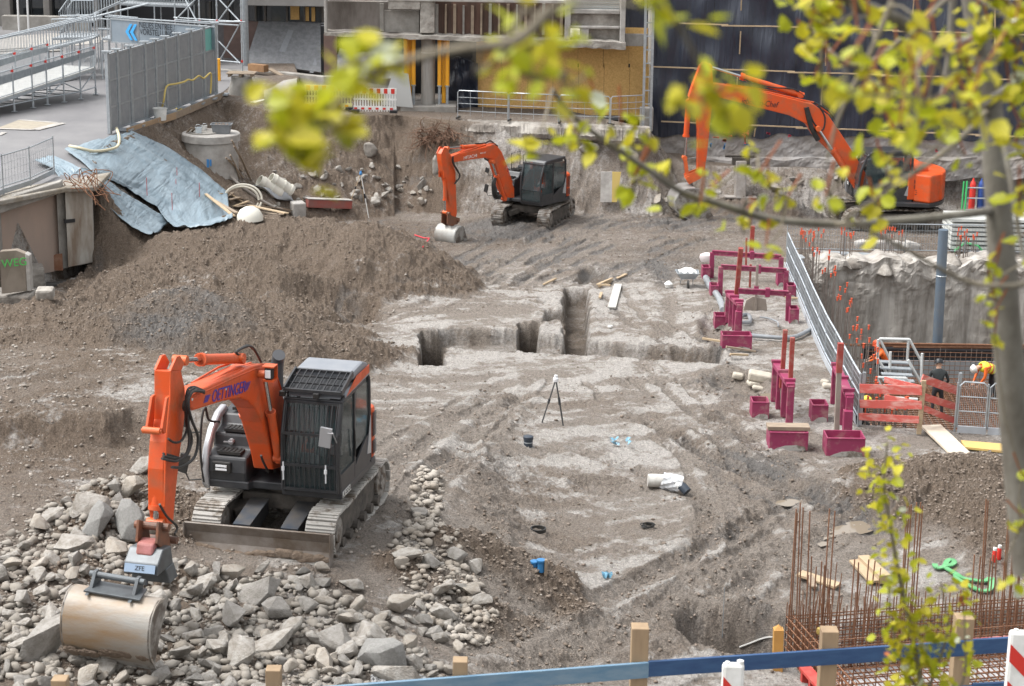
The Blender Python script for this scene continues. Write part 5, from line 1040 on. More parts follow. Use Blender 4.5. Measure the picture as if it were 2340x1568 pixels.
def screen():
    t = thing('screen_wall', PZ(370, 260, ZS), 'tall wall of grey framed mesh panels along the street edge', 'fence')
    # posts: (x_top, y_top, x_bot, y_bot)
    Z1 = lambda x, y: (.334*x, .334*y)
    P = [Z1(752, 915), Z1(842, 893), Z1(943, 862), Z1(1042, 825), Z1(1125, 800), Z1(1190, 775), Z1(1273, 745), Z1(1350, 712), Z1(1418, 680), Z1(1480, 650)]
    B_ = [PZ(x, y, ZS) for x, y in P]
    # straighten
    a, b = B_[0], B_[-1]; n = len(B_); ts = [((q-a).dot(b-a)/(b-a).length_squared) for q in B_]; B_ = [a.lerp(b, u) for u in ts]
    Hs = 2.85; m = mat('grey_screen_mesh', (.20, .21, .22), (.25, .26, .27), 3, .6); mt = mat('teal_screen', (.17, .42, .38), rough=.5); d = (b-a).normalized(); nrm = V(-d.y, d.x, 0)
    for i, q in enumerate(B_):
        mb = MB(); mb.bar(q, q+V(0, 0, Hs), .12, .16, up=tuple(d)); o = mb.build('post', GALV, t, bevel=.01)
        mb = MB(); mb.box(q+V(0, 0, Hs+.03), (.34, .2, .05)); mb.build('post_cap', GALV, o)
        if i: mb = MB(); mb.box(q+nrm*-.25+V(0, 0, .04), (.5, .5, .06)); mb.build('foot_plate', GALVD, o)
    for i in range(n-1):
        p, q = B_[i], B_[i+1]; o_ = 0
        mb = MB()
        for h in (.1, .92, 1.85, 2.76): mb.bar(p+V(0, 0, h), q+V(0, 0, h), .06, .06)
        mb.bar(p.lerp(q, .82)+V(0, 0, .05), p.lerp(q, .82)+V(0, 0, Hs-.1), .05, .05, up=tuple(d)); mb.bar(p.lerp(q, .12)+V(0, 0, .05), p.lerp(q, .12)+V(0, 0, Hs-.1), .05, .05, up=tuple(d))
        fr = mb.build('panel_frame', GALV, t)
        for j, (h0, h1) in enumerate(((.13, .89), (.95, 1.82), (1.88, 2.73))):
            mm = mt if (i == n-2 and j == 2) else m; mb = MB(); mb.slab(p+V(0, 0, h0), q+V(0, 0, h0), q+V(0, 0, h1), p+V(0, 0, h1), .02); mb.build('mesh_panel', mm, fr)
    # long plank along the edge, hose on the panels
    pl_ = [PZ(*Z1(870, 905), 2.62), PZ(*Z1(1200, 795), 2.62), PZ(*Z1(1530, 655), 2.62)]
    for i in range(2): mb = MB(); mb.bar(pl_[i]+V(0, 0, .02), pl_[i+1]+V(0, 0, .02), .06, .25); mb.build('edge_plank', WOODG if i else mat('edge_board', (.36, .25, .15), (.28, .19, .12), 3, .8), label='timber board edging the slope below the screen wall, %s half' % ('nearer', 'farther')[i], cat='timber board', group='boards edging the slope')
    hs = spline([PZ(*Z1(1098, 775), 2.65), PZ(*Z1(1120, 690), 3.2)]+[PY(*Z1(x, y), B_[5].y-.3+(x-1140)/340*3) for x, y in ((1140, 592), (1200, 575), (1260, 560), (1285, 545), (1320, 548), (1360, 520), (1395, 535), (1440, 500), (1445, 560), (1440, 640))], 5)
    mb = MB(); mb.tube(hs, .035, 7); mb.build('hose', mat('yellow_hose', (.55, .42, .12), rough=.5), smooth=True, label='yellow hose looped along the grey screen panels', cat='hose')
    mb = MB()
    mb.tube(spline([PZ(*Z1(1180+60*math.cos(k*.9)+random.uniform(-12, 12), 750+12*math.sin(k*.9)), 2.66) for k in range(22)], 4), .03, 6); mb.build('hose', MATS['yellow_hose'], smooth=True, label='tangled coil of yellow hose on the ground behind the board', cat='hose')
    g = PZ(*Z1(1097, 822), 2.63); bucket_round(g, .26, .45, WHITE, 'white plastic bucket standing at the foot of the screen wall', 'bucket')
    g = PZ(*Z1(1493, 570), 2.5); mb = MB(); mb.box(g+V(0, 0, .5), (.22, .16, 1.1)); mb.build('barrier_post', YELL, bevel=.03, label='short yellow post at the far end of the screen wall', cat='post')
def bucket_round(g, r, h, m, label, cat, hm=None, group=None, name='bucket'):
    t = thing(name, g, label, cat, group)
    mb = MB(); mb.lathe(g, [(r*.82, 0), (r, h), (r*1.06, h), (r*1.06, h-.02), (r*.97, h), (r*.8, .03), (.001, .03)], 22, cap=False); mb.lathe(g, [(.001, .0), (r*.82, 0)], 22, cap=False); mb.build('shell', m, t, smooth=True)
    mb = MB(); mb.tube([g+V(math.cos(a)*r, .0-.3*r*math.sin(a), h+math.sin(a)*r*.8) for a in np.linspace(0, math.pi, 10)], .01, 5); mb.build('handle', hm or GALV, t)
    return t
screen()
def hsm(x, y): return sum(Hh(x+a, y+b) for a, b in ((0, 0), (.35, 0), (-.35, 0), (0, .45), (0, -.45), (.5, .5), (-.5, -.5), (.5, -.5), (-.5, .5)))/9+.03
def tarps():
    def sheet(nm, uv, nu, nv, label, amp=.03, lift=.13):
        # uv: rows of picture points down the slope
        rows = [[G(x, y) for x, y in r] for r in uv]
        def fn(u, v):
            i = min(int(v*(len(rows)-1)), len(rows)-2); f = v*(len(rows)-1)-i
            def row(r): k = u*(len(r)-1); j = min(int(k), len(r)-2); return r[j].lerp(r[j+1], k-j)
            p = row(rows[i]).lerp(row(rows[i+1]), f); w = amp*(math.sin(u*19+v*3+math.sin(v*4))+.7*math.sin(u*43-v*5+2*math.sin(u*7))); z = hsm(p.x, p.y)
            return V(p.x, p.y, max(z, z*.5+p.z*.5)+lift+w*(.4+.6*math.sin(math.pi*min(1, v+.15))))
        mb = MB(); mb.grid(fn, nu, nv); o = mb.build(nm, TARPB, smooth=True, solid=.012, label=label, cat='tarpaulin', group='grey-blue tarpaulins on the slope'); return o
    sheet('tarpaulin', [[(148, 352), (225, 328), (300, 305)], [(215, 398), (300, 368), (385, 352)], [(290, 440), (380, 415), (462, 400)], [(362, 490), (440, 470), (520, 452)], [(430, 530), (480, 522), (532, 508)]], 90, 90, 'wide grey-blue tarpaulin spread down the earth slope')
    sheet('tarpaulin', [[(80, 378), (120, 366)], [(145, 420), (185, 396)], [(215, 460), (262, 440)], [(280, 510), (330, 478)], [(345, 548), (392, 520)]], 34, 70, 'narrow strip of grey-blue tarpaulin left of the wide one', amp=.035)
    # survey rods stuck in the tarpaulin
    for (x, y0, y1) in ((1008, 1215, 1385), (1212, 1145, 1225), (1180, 1320, 1480), (1367, 1250, 1400), (1205, 1225, 1290)):
        g = G(.334*x, .334*y1); tz = PY(.334*x, .334*y0, g.y).z; mb = MB(); mb.cyl(g-V(0, 0, .1), (g.x, g.y, tz), .012, 5); mb.build('marker_rod', mat('red_rod', (.45, .06, .06), rough=.5), label='thin red marker rod stuck through the wide tarpaulin', cat='rod', group='red rods in the tarpaulin')
    mb = MB(); mb.tube(spline([G(*q, dz=.2) for q in ((267, 306), (273, 330), (270, 350), (250, 358), (215, 360), (180, 352), (160, 348))], 6), .05, 8); mb.build('hose', mat('cream_hose', (.52, .47, .33), rough=.6), smooth=True, label='cream hose lying over the top of the wide tarpaulin', cat='hose')
tarps()
def leftwall():
    t = thing('retaining_wall', PZ(110, 640, -.2), 'old concrete retaining wall with a pinkish face and a slab overhang', 'wall')
    def w(x, y, D): return PY(x, y, D)
    # face planes: x -300..150 receding
    def Yx(x): return 54.7+(x+20)/235*3.2
    def face2(mb, x0, x1, yt0, yt1, yb0, yb1, off=0, th=.3):
        a, b, c, d = w(x0, yb0, Yx(x0)+off), w(x1, yb1, Yx(x1)+off), w(x1, yt1, Yx(x1)+off), w(x0, yt0, Yx(x0)+off)
        for q in (c, d): pass
        c.x, d.x = b.x, a.x; c.y, d.y = b.y, a.y; mb.prism([a, b, c, d], (-.05, th, 0))
    mb = MB(); face2(mb, -300, 137, 560, 435, 700, 618, .35); mb.build('wall_face', mat('pinkish_render', (.36, .27, .22), (.29, .235, .20), 1.2, .85, stretch=(1, 1, .3)), t)
    mb = MB(); face2(mb, 137, 156, 430, 428, 618, 612, .15); face2(mb, 2, 9, 480, 478, 640, 640, .1); mb.build('pier', CONC, t, bevel=.03)
    mb = MB(); face2(mb, 156, 216, 432, 436, 612, 600, -.1, .35); mb.build('pier', mat('stained_pier', (.42, .40, .36), (.20, .15, .11), 1.3, .85, stretch=(1.6, 1, .35)), t, bevel=.03)
    mb = MB(); face2(mb, -300, 140, 552, 415, 590, 442, -.1, .5); mb.build('edge_beam', CONC, t, bevel=.04)
    mb = MB(); a = [w(-320, 545, Yx(-320)-.3), w(150, 408, Yx(150)-.3), w(215, 432, Yx(215)-.3)]; z = 2.62
    mb.prism([V(a[0].x, a[0].y, 2.55), V(a[1].x, a[1].y, 2.55), V(a[2].x+.1, a[2].y-.1, 2.45), V(a[2].x, a[2].y+2.5, 2.45), V(a[0].x, a[0].y+3, 2.55)], V(0, 0, .14)); mb.build('slab', mat('weathered_slab', (.30, .28, .25), (.19, .16, .12), 2, .9, bump=.03, bscale=8), t, bevel=.03)
    mb = MB(); face2(mb, 148, 172, 503, 500, 511, 508, -.08, .1); mb.build('slot', BLACK, t)
    mb = MB(); q = w(131, 590, Yx(131)+.26)
    mb.prism([q+V(-.3, 0, -.38), q+V(.16, 0, -.38), q+V(.16, 0, .15), q+V(-.05, 0, .12), q+V(-.25, 0, -.05)], V(0, -.02, 0)); mb.build('rust_patch', mat('rust_patch', (.20, .085, .045), (.26, .15, .10), 4, .9), t)
    # lower block with green letters
    t2 = thing('concrete_stub_wall', PZ(30, 670, -.2), 'low broken brown concrete wall sprayed with green letters', 'wall')
    mb = MB(); a = w(4, 672, 52.3); b = w(62, 665, 52.7); zt = w(4, 575, 52.3).z; zt2 = w(62, 580, 52.7).z; mb.prism([a, b, V(b.x, b.y, zt2), V(b.x-.25, b.y, zt2+.1), V(a.x, a.y, zt)], (0, .25, 0)); mb.build('wall_face', mat('brown_face', (.21, .175, .14), (.26, .22, .18), 2, .9), t2, bevel=.02)
    mb = MB(); mb.prism([V(b.x, b.y-.03, b.z), V(b.x+.12, b.y-.03, b.z), V(b.x+.12, b.y-.03, zt2-.05), V(b.x, b.y-.03, zt2+.02)], (0, .3, 0)); mb.build('broken_edge', CONCL, t2, bevel=.02)
    text('graffiti', 'WEG', .32, mat('green_spray', (.08, .48, .10), rough=.6), t2, frame(w(34, 600, 52.5)+V(0, -.06, 0), b-a, (0, 0, 1)), .004)
    for (x, y, sz, lab) in ((80, 655, (.55, .5, .75), 'pale broken concrete block beside the stub wall'), (20, 690, (1.5, .7, .35), 'flat pale slab fragment at the left edge below the stub wall'), (104, 680, (.45, .4, .3), 'small pale broken block on the left slope')):
        g = G(x, y); mb = MB(); M = Matrix.Rotation(random.uniform(-.4, .4), 3, 'Z') @ Matrix.Rotation(.12, 3, 'X'); mb.box(g+V(0, 0, sz[2]*.35), sz, M); mb.build('concrete_block', CONCR, bevel=.06, label=lab, cat='concrete block')
    # leaning window frame and odd bits
    t3 = thing('window_frame', G(186, 612), 'small white window frame leaning against the stained pier', 'window frame'); g = G(186, 606)
    M = Matrix.Rotation(R(12), 4, 'X'); O_ = Matrix.Translation(g) @ M
    mb = MB(); mb.T = O_
    for (c, s) in (((-.17, 0, .28), (.04, .05, .56)), ((.17, 0, .28), (.04, .05, .56)), ((0, 0, .02), (.38, .05, .04)), ((0, 0, .54), (.38, .05, .04)), ((0, 0, .36), (.34, .04, .025))): mb.box(c, s)
    mb.build('sash', WHITE, t3, bevel=.005)
    mb = MB(); mb.T = O_; mb.box((0, .01, .45), (.3, .01, .15)); mb.build('dark_pane', BLACK, t3)
    mb = MB(); mb.T = O_; mb.box((0, .01, .19), (.3, .012, .3)); mb.build('lower_pane', mat('grey_pane', (.38, .39, .39), rough=.3), t3)
    for (x, y, r_, ln, lab, m) in ((127, 615, .35, .1, 'black drain cover on the mud floor', BLACK), (107, 657, .12, 1.1, 'dark pipe stub in the mud beside the stub wall', RUB)):
        g = G(x, y, .05); mb = MB()
        if r_ > .2: mb.lathe(g, [(.001, .05), (r_, .05), (r_, 0)], 18, cap=False)
        else: mb.cyl(g, g+V(ln, .1, .05), r_, 14)
        mb.build('drain_cover' if r_ > .2 else 'pipe', m, label=lab, cat='drain cover' if r_ > .2 else 'pipe')
    # mesh barrier on top
    t4 = thing('mesh_barrier', PZ(60, 440, 2.7), 'galvanised mesh site barrier on top of the old concrete slab', 'barrier')
    pp = [(-90, 490), (8, 445), (70, 425), (124, 399)]; bp_ = [PZ(x, y, 2.69) for x, y in pp]; Hb = 1.15
    for i, q in enumerate(bp_): mb = MB(); mb.cyl(q, q+V(0, 0, Hb+.05), .025, 8); mb.build('post', GALV, t4, smooth=True)
    for i in range(3):
        p, q = bp_[i], bp_[i+1]; mb = MB(); mb.tube([p+V(0, 0, Hb), q+V(0, 0, Hb)], .02, 6); mb.tube([p+V(0, 0, .25), q+V(0, 0, .25)], .02, 6)
        n = int((q-p).length/.16)
        for k in range(n+1): c = p.lerp(q, k/n); mb.bar(c+V(0, 0, .25), c+V(0, 0, Hb), .008)
        for k in range(1, 4): mb.bar(p+V(0, 0, .25+k*.22), q+V(0, 0, .25+k*.22), .008)
        mb.build('mesh_panel', GALVD, t4)
        mb = MB(); mb.bar(p+V(0, 0, .1), q+V(0, 0, .1), .03, .15); mb.build('toe_board', GALVD, t4)
    # bent reinforcement
    t5 = thing('bent_rebar_tangle', G(190, 430), 'tangle of rusty bent bars on the broken end of the slab', 'rebar')
    RUST = mat('rusty_rebar', (.17, .075, .04), (.24, .12, .065), 12, .8)
    for i in range(14):
        x = random.uniform(150, 215); y = random.uniform(405, 440); g = PZ(x, y, 2.6); mb = MB()
        mb.tube(spline([g, g+V(random.uniform(-.3, .3), random.uniform(-.3, .2), random.uniform(.1, .5)), g+V(random.uniform(-.2, .8), random.uniform(-.4, .2), random.uniform(-.2, .5)), g+V(random.uniform(.2, 1.0), random.uniform(-.5, 0), random.uniform(-.6, .1))], 5), .014, 5); mb.build('bent_bar', RUST, t5)
leftwall()
def shafts():
    t = thing('manhole_shaft', G(482, 385), 'round concrete manhole shaft with a thick lid standing on the slope', 'manhole')
    D = 71.0; c = PY(482, 305, D); b = PY(482, 385, D); r = 127/2/4400*D*1.02
    mb = MB(); mb.lathe((c.x, c.y, 0), [(r*.95, b.z-1.5), (r*.95, c.z-.28)], 40); o = mb.build('shaft_ring', CONCL, t, smooth=True)
    mb = MB(); mb.lathe((c.x, c.y, 0), [(r*.97, c.z-.27), (r*1.03, c.z-.25), (r*1.03, c.z), (r*1.0, c.z+.03), (.001, c.z+.03)], 40); mb.build('lid_slab', CONCL, t, smooth=True)
    mb = MB(); mb.lathe((c.x-.25, c.y-.1, c.z+.03), [(.55, 0), (.55, .05), (.48, .06), (.001, .05)], 28); mb.build('cover', CONC, t, smooth=True)
    mb = MB(); mb.box((c.x+.02, c.y-r*.955, c.z-.95), (.09, .02, .3)); mb.box((c.x+.12, c.y-r*.955, c.z-.93), (.06, .02, .24)); mb.build('blue_mark', MATS['blue_spray'], t)
    top = c.z+.03
    # mortar tub
    g = V(c.x+.42, c.y-.12, top); t2 = thing('mortar_tub', g, 'grey plastic mortar tub with rubble on the manhole lid', 'tub'); mb = MB()
    P = lambda s, z, e=0: [V(sx*(.36*s+e), sy*(.24*s+e), z) for sx, sy in ((-1, -1), (1, -1), (1, 1), (-1, 1))]
    ring = [P(.82, 0), P(1, .36), P(1, .36, .04), P(1, .34, .04), P(.97, .34), P(.8, .03)]
    vs = [g+q for r_ in ring for q in r_]; fs = [(i*4+k, i*4+(k+1) % 4, i*4+4+(k+1) % 4, i*4+4+k) for i in range(5) for k in range(4)]+[(3, 2, 1, 0), (20, 21, 22, 23)]
    mb.add(vs, fs); mb.build('tub_shell', mat('tub_grey', (.15, .16, .17), (.19, .20, .21), 5, .6), t2, bevel=.01)
    mb = MB()
    for i in range(9): mb.lathe(g+V(random.uniform(-.24, .24), random.uniform(-.15, .15), .3), [(.01, -.06), (.07, 0), (.01, .07)], 6)
    mb.build('rubble_fill', MUDM, t2)
    bucket_round(V(c.x-.38, c.y-.45, top), .13, .26, mat('white_blue_bucket', (.55, .60, .63), (.5, .55, .58), 3, .5), 'white bucket with a light blue rim on the manhole lid', 'bucket')
    bucket_round(V(c.x-.27, c.y+.25, top), .10, .22, WHITE, 'small white bucket at the back of the manhole lid', 'bucket')
    for k, x in enumerate((-.85, -.7)): mb = MB(); mb.bar(V(c.x+x, c.y-.2, top+.03), V(c.x+x+.22, c.y-.5, top+.25), .09, .03); mb.build('wood_offcut', WOODG, label='short grey board propped on the manhole lid, %s of two' % ('left', 'right')[k], cat='board', group='boards on the manhole lid')
    # poles leaning on the shaft
    for i, (x0, y0, x1, y1) in enumerate(((1585, 960, 1720, 1240), (1600, 1000, 1700, 1215), (1575, 1060, 1640, 1235), (1560, 1090, 1650, 1180), (1545, 1080, 1665, 1225))):
        a = PY(.334*x0, .334*y0, c.y-r*1.1); b_ = G(.334*x1, .334*y1, .03); mb = MB(); mb.tube([a, a.lerp(b_, .5)+V(.02, 0, .05), b_], .03, 6); mb.build('pole', WOODG, smooth=True, label='thin pole leaning on the right side of the manhole shaft', cat='pole', group='poles leaning on the manhole shaft')
    for i, pts in enumerate(([(1310, 1005), (1400, 1060), (1460, 1150), (1500, 1195)], [(1420, 1080), (1520, 1160), (1640, 1280), (1760, 1370), (1870, 1430), (1930, 1450)])):
        mb = MB(); mb.tube(spline([G(.334*x, .334*y, .08) for x, y in pts], 6), .055, 8); mb.build('hose', mat('grey_brown_hose', (.30, .27, .24), rough=.7), smooth=True, label=('short grey hose on the slope left of the manhole shaft', 'long grey hose winding down from the manhole shaft')[i], cat='hose')
    # cone ring upright
    t = thing('manhole_cone', G(553, 225), 'grey concrete manhole cone carrying a timber pallet', 'manhole'); g = PZ(553, 228, 2.35); r = 66/2/4400*g.y
    mb = MB(); mb.lathe(g, [(r, 0), (r, .25), (r*.72, .85), (r*.70, .95), (.001, .95)], 32); mb.build('cone', CONC, t, smooth=True)
    g2 = g+V(0, 0, .97); t2 = thing('pallet', g2, 'weathered timber pallet lying on the manhole cone', 'pallet')
    for k in range(4): mb = MB(); mb.box(g2+V(0, -.35+k*.23, .13), (1.15, .16, .03)); mb.build('deck_board', WOODG, t2)
    for k in range(3): mb = MB(); mb.box(g2+V(-.45+k*.45, 0, .055), (.1, .8, .11)); mb.build('runner', WOODG, t2)
    # fallen cone
    g = PZ(650, 256, 2.05); t = thing('fallen_manhole_cone', g, 'pale manhole cone lying on its side behind the leaves', 'manhole'); M = Matrix.Rotation(R(90), 3, 'Y') @ Matrix.Rotation(R(14), 3, 'X')
    mb = MB(); mb.lathe(g+V(-.75, 0, .55), [(.32, 0), (.36, .3), (.58, .85), (.58, 1.4), (.5, 1.4), (.48, .8), (.28, .3)], 30, Matrix.Rotation(R(80), 3, 'Y')); mb.build('cone', CONC, t, smooth=True)
    a, b = PZ(577, 248, 2.25), PZ(620, 241, 2.2); t = thing('white_pipe', a, 'short white plastic pipe lying beside the fallen cone', 'pipe'); mb = MB(); mb.lathe(a+V(0, 0, .16), [(.14, 0), (.14, .85), (.12, .85), (.12, .02)], 20, (b-a).to_track_quat('Z', 'Y').to_matrix()); mb.build('pipe_wall', WHITE, t, smooth=True)
shafts()
def debris():
    # timber heap at the toe of the slope
    gl = 'broken timber at the toe of the tarpaulin'
    L_ = [((1405, 1345), (1600, 1500)), ((1530, 1320), (1600, 1370)), ((1460, 1400), (1620, 1490)), ((1500, 1350), (1560, 1340)), ((1520, 1385), (1590, 1350)), ((1560, 1400), (1640, 1380)), ((1600, 1430), (1700, 1400)), ((1620, 1440), (1690, 1430)), ((1590, 1370), (1980, 1470)), ((1700, 1420), (1960, 1480)), ((1750, 1465), (1930, 1492)), ((1770, 1440), (1990, 1475)), ((1540, 1320), (1660, 1400))]
    for i, (a, b) in enumerate(L_):
        p, q = G(.334*a[0], .334*a[1], .08+.03*(i % 3)), G(.334*b[0], .334*b[1], .08+.03*(i % 3)); mb = MB(); mb.bar(p, q, .11+.05*(i % 2), .035); mb.build('plank', (WOOD, WOODG, WOODG)[i % 3], label='short broken plank in the timber heap at the toe of the tarpaulin', cat='plank', group=gl)
    for i, (x, y, r) in enumerate(((1655, 1440, .62), (1665, 1450, .68))):
        g = G(.334*x, .334*y, .35+.1*i); mb = MB(); mb.tube([g+V(r*math.cos(a), .25*r*math.sin(a), .75*r*math.sin(a)) for a in np.linspace(0, 6.1, 26)], .04, 7); mb.build('coiled_hose', mat('cream_pipe', (.50, .47, .40), rough=.5), smooth=True, label='cream hose coil standing in the timber heap, %s loop' % ('smaller', 'larger')[i], cat='hose coil', group='hose coils in the timber heap')
    g = G(.334*1710, .334*1495, 0); mb = MB(); mb.lathe(g-V(0, 0, .05), [(.42, 0), (.40, .15), (.3, .32), (.15, .41), (.001, .44)], 24); mb.build('dome_cap', mat('cream_plastic', (.62, .60, .53), rough=.45), smooth=True, label='cream plastic dome cap lying on the mud', cat='cap')
    g0, g1 = G(.334*1920, .334*1390, .28), G(.334*1775, .334*1300, .3)
    for k in range(2):
        o = V(.0, 0, 0) if k == 0 else V(.4, .25, .05); t = thing('cream_pipe', g0+o, 'cream coloured drain pipe on the mud, %s of the two' % ('nearer', 'farther')[k], 'pipe', 'cream drain pipes'); d = g1-g0
        mb = MB(); mb.lathe(g0+o, [(.23, 0), (.23, d.length), (.2, d.length), (.2, .03)], 22, d.to_track_quat('Z', 'Y').to_matrix()); mb.build('pipe_wall', MATS['cream_plastic'], t, smooth=True)
        for u in (.08, .4, .8): mb = MB(); mb.lathe(g0+o, [(.235, u*d.length), (.255, u*d.length), (.255, u*d.length+.06), (.235, u*d.length+.06)], 22, d.to_track_quat('Z', 'Y').to_matrix(), cap=False); mb.build('rib', MATS['cream_plastic'], t, smooth=True)
    a = [G(.334*x, .334*y, .12) for x, y in ((1700, 1285), (1960, 1330), (2030, 1400), (1960, 1400))]; mb = MB(); mb.grid(lambda u, v: a[0].lerp(a[1], u).lerp(a[3].lerp(a[2], u), v)+V(0, 0, .15*math.sin(u*7+v*5)*math.sin(v*3.1)), 16, 8); mb.build('plastic_sheet', mat('grey_film', (.34, .36, .38), rough=.35), smooth=True, solid=.01, label='crumpled grey plastic sheet behind the cream pipes', cat='plastic sheet')
    g = G(.334*2040, .334*1480); mb = MB(); M = Matrix.Rotation(R(20), 3, 'Z'); mb.box(g+V(0, 0, .28), (.5, .6, .55), M); mb.build('concrete_block', CONCL, bevel=.05, label='pale square concrete block beside the red beam', cat='concrete block')
    t = thing('red_beam', G(.334*2200, .334*1430), 'faded red steel beam with a dusty top lying on the mud', 'beam'); p, q = G(.334*2100, .334*1425, .2), G(.334*2400, .334*1440, .2)
    FR = mat('faded_red', (.30, .07, .055), (.23, .10, .085), 4, .6); mb = MB(); mb.bar(p, q, .3, .32); mb.build('web', FR, t, bevel=.02); mb = MB(); mb.bar(p+V(0, 0, .18), q+V(0, 0, .18), .36, .03); mb.build('top_flange', CONCL, t)
    # survey tripod, pale
    survey_tripod(G(825, 480), 1.35, 'pale survey tripod with a blue head standing by the rubble', WOOD, WHITE, MATS['blue_spray'])
def survey_tripod(g, h, label, m1, m2, mh, spread=.42, thin=.03, rots=(200, 320, 80)):
    t = thing('survey_tripod', g, label, 'tripod'); top = g+V(0, 0, h)
    for k, a in enumerate(rots):
        f = g+V(math.cos(R(a))*spread, math.sin(R(a))*spread, 0); f.z = Hh(f.x, f.y); mb = MB(); mb.bar(top, f, thin, thin*.7); l = mb.build('leg', m1 if k != 1 else m2, t)
        mb = MB(); mb.bar(top.lerp(f, .45), top.lerp(f, .55), thin*1.7, thin*1.4); mb.build('clamp', BLACK, l)
    mb = MB(); mb.lathe(top, [(.05, -.05), (.06, 0), (.06, .03), (.04, .05), (.04, .10), (.001, .11)], 14); mb.build('head', mh, t)
    return t
debris()
def barriers():
    # red/white plastic barriers
    for k, (xa, xb, y0, y1) in enumerate(((696, 805, 205, 250), (808, 906, 208, 257))):
        a, b = PZ(xa, y1-2, 1.95), PZ(xb, y1, 1.95); t = thing('plastic_barrier', a, ('yellowish striped site barrier behind the blurred leaves', 'white picket site barrier with red reflective blocks')[k], 'barrier', 'site barriers on the street edge'); M = frame(a, b-a, (0, 0, 1)); Ln = (b-a).length; m = (mat('yellow_white', (.72, .68, .30), rough=.5), WHITE)[k]
        Hb = 1.0
        def bx(c, s, mm, nm, par=t): mb = MB(); mb.T = M; mb.box(c, s); return mb.build(nm, mm, par)
        bx((Ln/2, .86, 0), (Ln, .24, .05), m, 'top_board'); bx((Ln/2, .52, 0), (Ln, .07, .05), m, 'rail'); bx((Ln/2, .16, 0), (Ln, .16, .05), m, 'lower_board')
        mb = MB(); mb.T = M; n = 16
        for i in range(n): mb.box(((i+.5)/n*Ln, .42, 0), (.05, .8, .04))
        mb.build('pickets', m, t)
        for i in range(6): bx(((i+.5)/6*Ln, .86, .03), (Ln/12, .2, .01), RED if k else YELL, 'reflective_block'); bx(((i+.3)/6*Ln, .14, .03), (Ln/14, .08, .01), RED if k else YELL, 'reflective_block')
        for x in (.1, Ln-.1): bx((x, .06, .1), (.3, .1, .5), BLACK, 'foot')
    mb = MB(); a = PZ(870, 250, 1.95); mb.prism([a+V(0, .6, .1), a+V(1.3, .6, .0), a+V(1.1, .6, 1.4), a+V(.5, .6, 1.5)], V(0, .05, 0)); mb.build('plastic_sheet', mat('pale_film', (.50, .51, .50), rough=.4), label='pale plastic sheet hanging behind the white picket barrier', cat='plastic sheet')
    # long tubular barriers before the OSB wall
    pts = [(1046, 270), (1163, 276), (1278, 281), (1395, 285), (1465, 272)]
    for i in range(4):
        a, b = PZ(*pts[i], 1.85), PZ(*pts[i+1], 1.85)
        if i == 3: b = a+V(1.4, .6, 0)
        t = thing('tube_barrier', a, 'galvanised tubular barrier before the yellow board wall, number %s from the left' % ('one', 'two', 'three', 'four')[i], 'barrier', 'tubular barriers before the board wall'); M = frame(a, b-a, (0, 0, 1)); Ln = (b-a).length-.05
        mb = MB(); mb.T = M; mb.tube([V(0, .05, 0), V(0, 1.05, 0), V(.06, 1.12, 0), V(Ln-.06, 1.12, 0), V(Ln, 1.05, 0), V(Ln, .05, 0)], .022, 7); mb.build('frame', GALV, t, smooth=True)
        for h in (.3, .6, .85): mb = MB(); mb.T = M; mb.tube([V(0, h, 0), V(Ln, h, 0)], .014, 6); mb.build('rail', GALV, t)
        for x in (Ln*.25, Ln*.5, Ln*.75): mb = MB(); mb.T = M; mb.tube([V(x, .1, 0), V(x, 1.12, 0)], .01, 5); mb.build('bar', GALV, t)
        mb = MB(); mb.T = M; mb.box((.02, .03, 0), (.08, .06, .5)); mb.build('foot', RUB, t)
    # root tangle
    t = thing('root_tangle', G(985, 315), 'tangle of brown tree roots hanging out of the pit wall', 'roots'); RT = mat('root_bark', (.13, .07, .045), (.20, .125, .085), 8, .9)
    for i in range(90):
        g = G(random.uniform(955, 1040), random.uniform(300, 330), .05)+V(0, -.1, 0); q = [g]; d = V(random.uniform(-1, 1), random.uniform(-.8, -.1), random.uniform(-.5, .9)).normalized()
        for k in range(5): d = (d+V(random.uniform(-.6, .6), random.uniform(-.4, .2), random.uniform(-.7, .5))).normalized(); q.append(q[-1]+d*random.uniform(.12, .3))
        mb = MB(); mb.tube(q, [.03*(1-.15*k)*random.uniform(.5, 1) for k in range(6)], 5); mb.build('root', RT, t)
barriers()
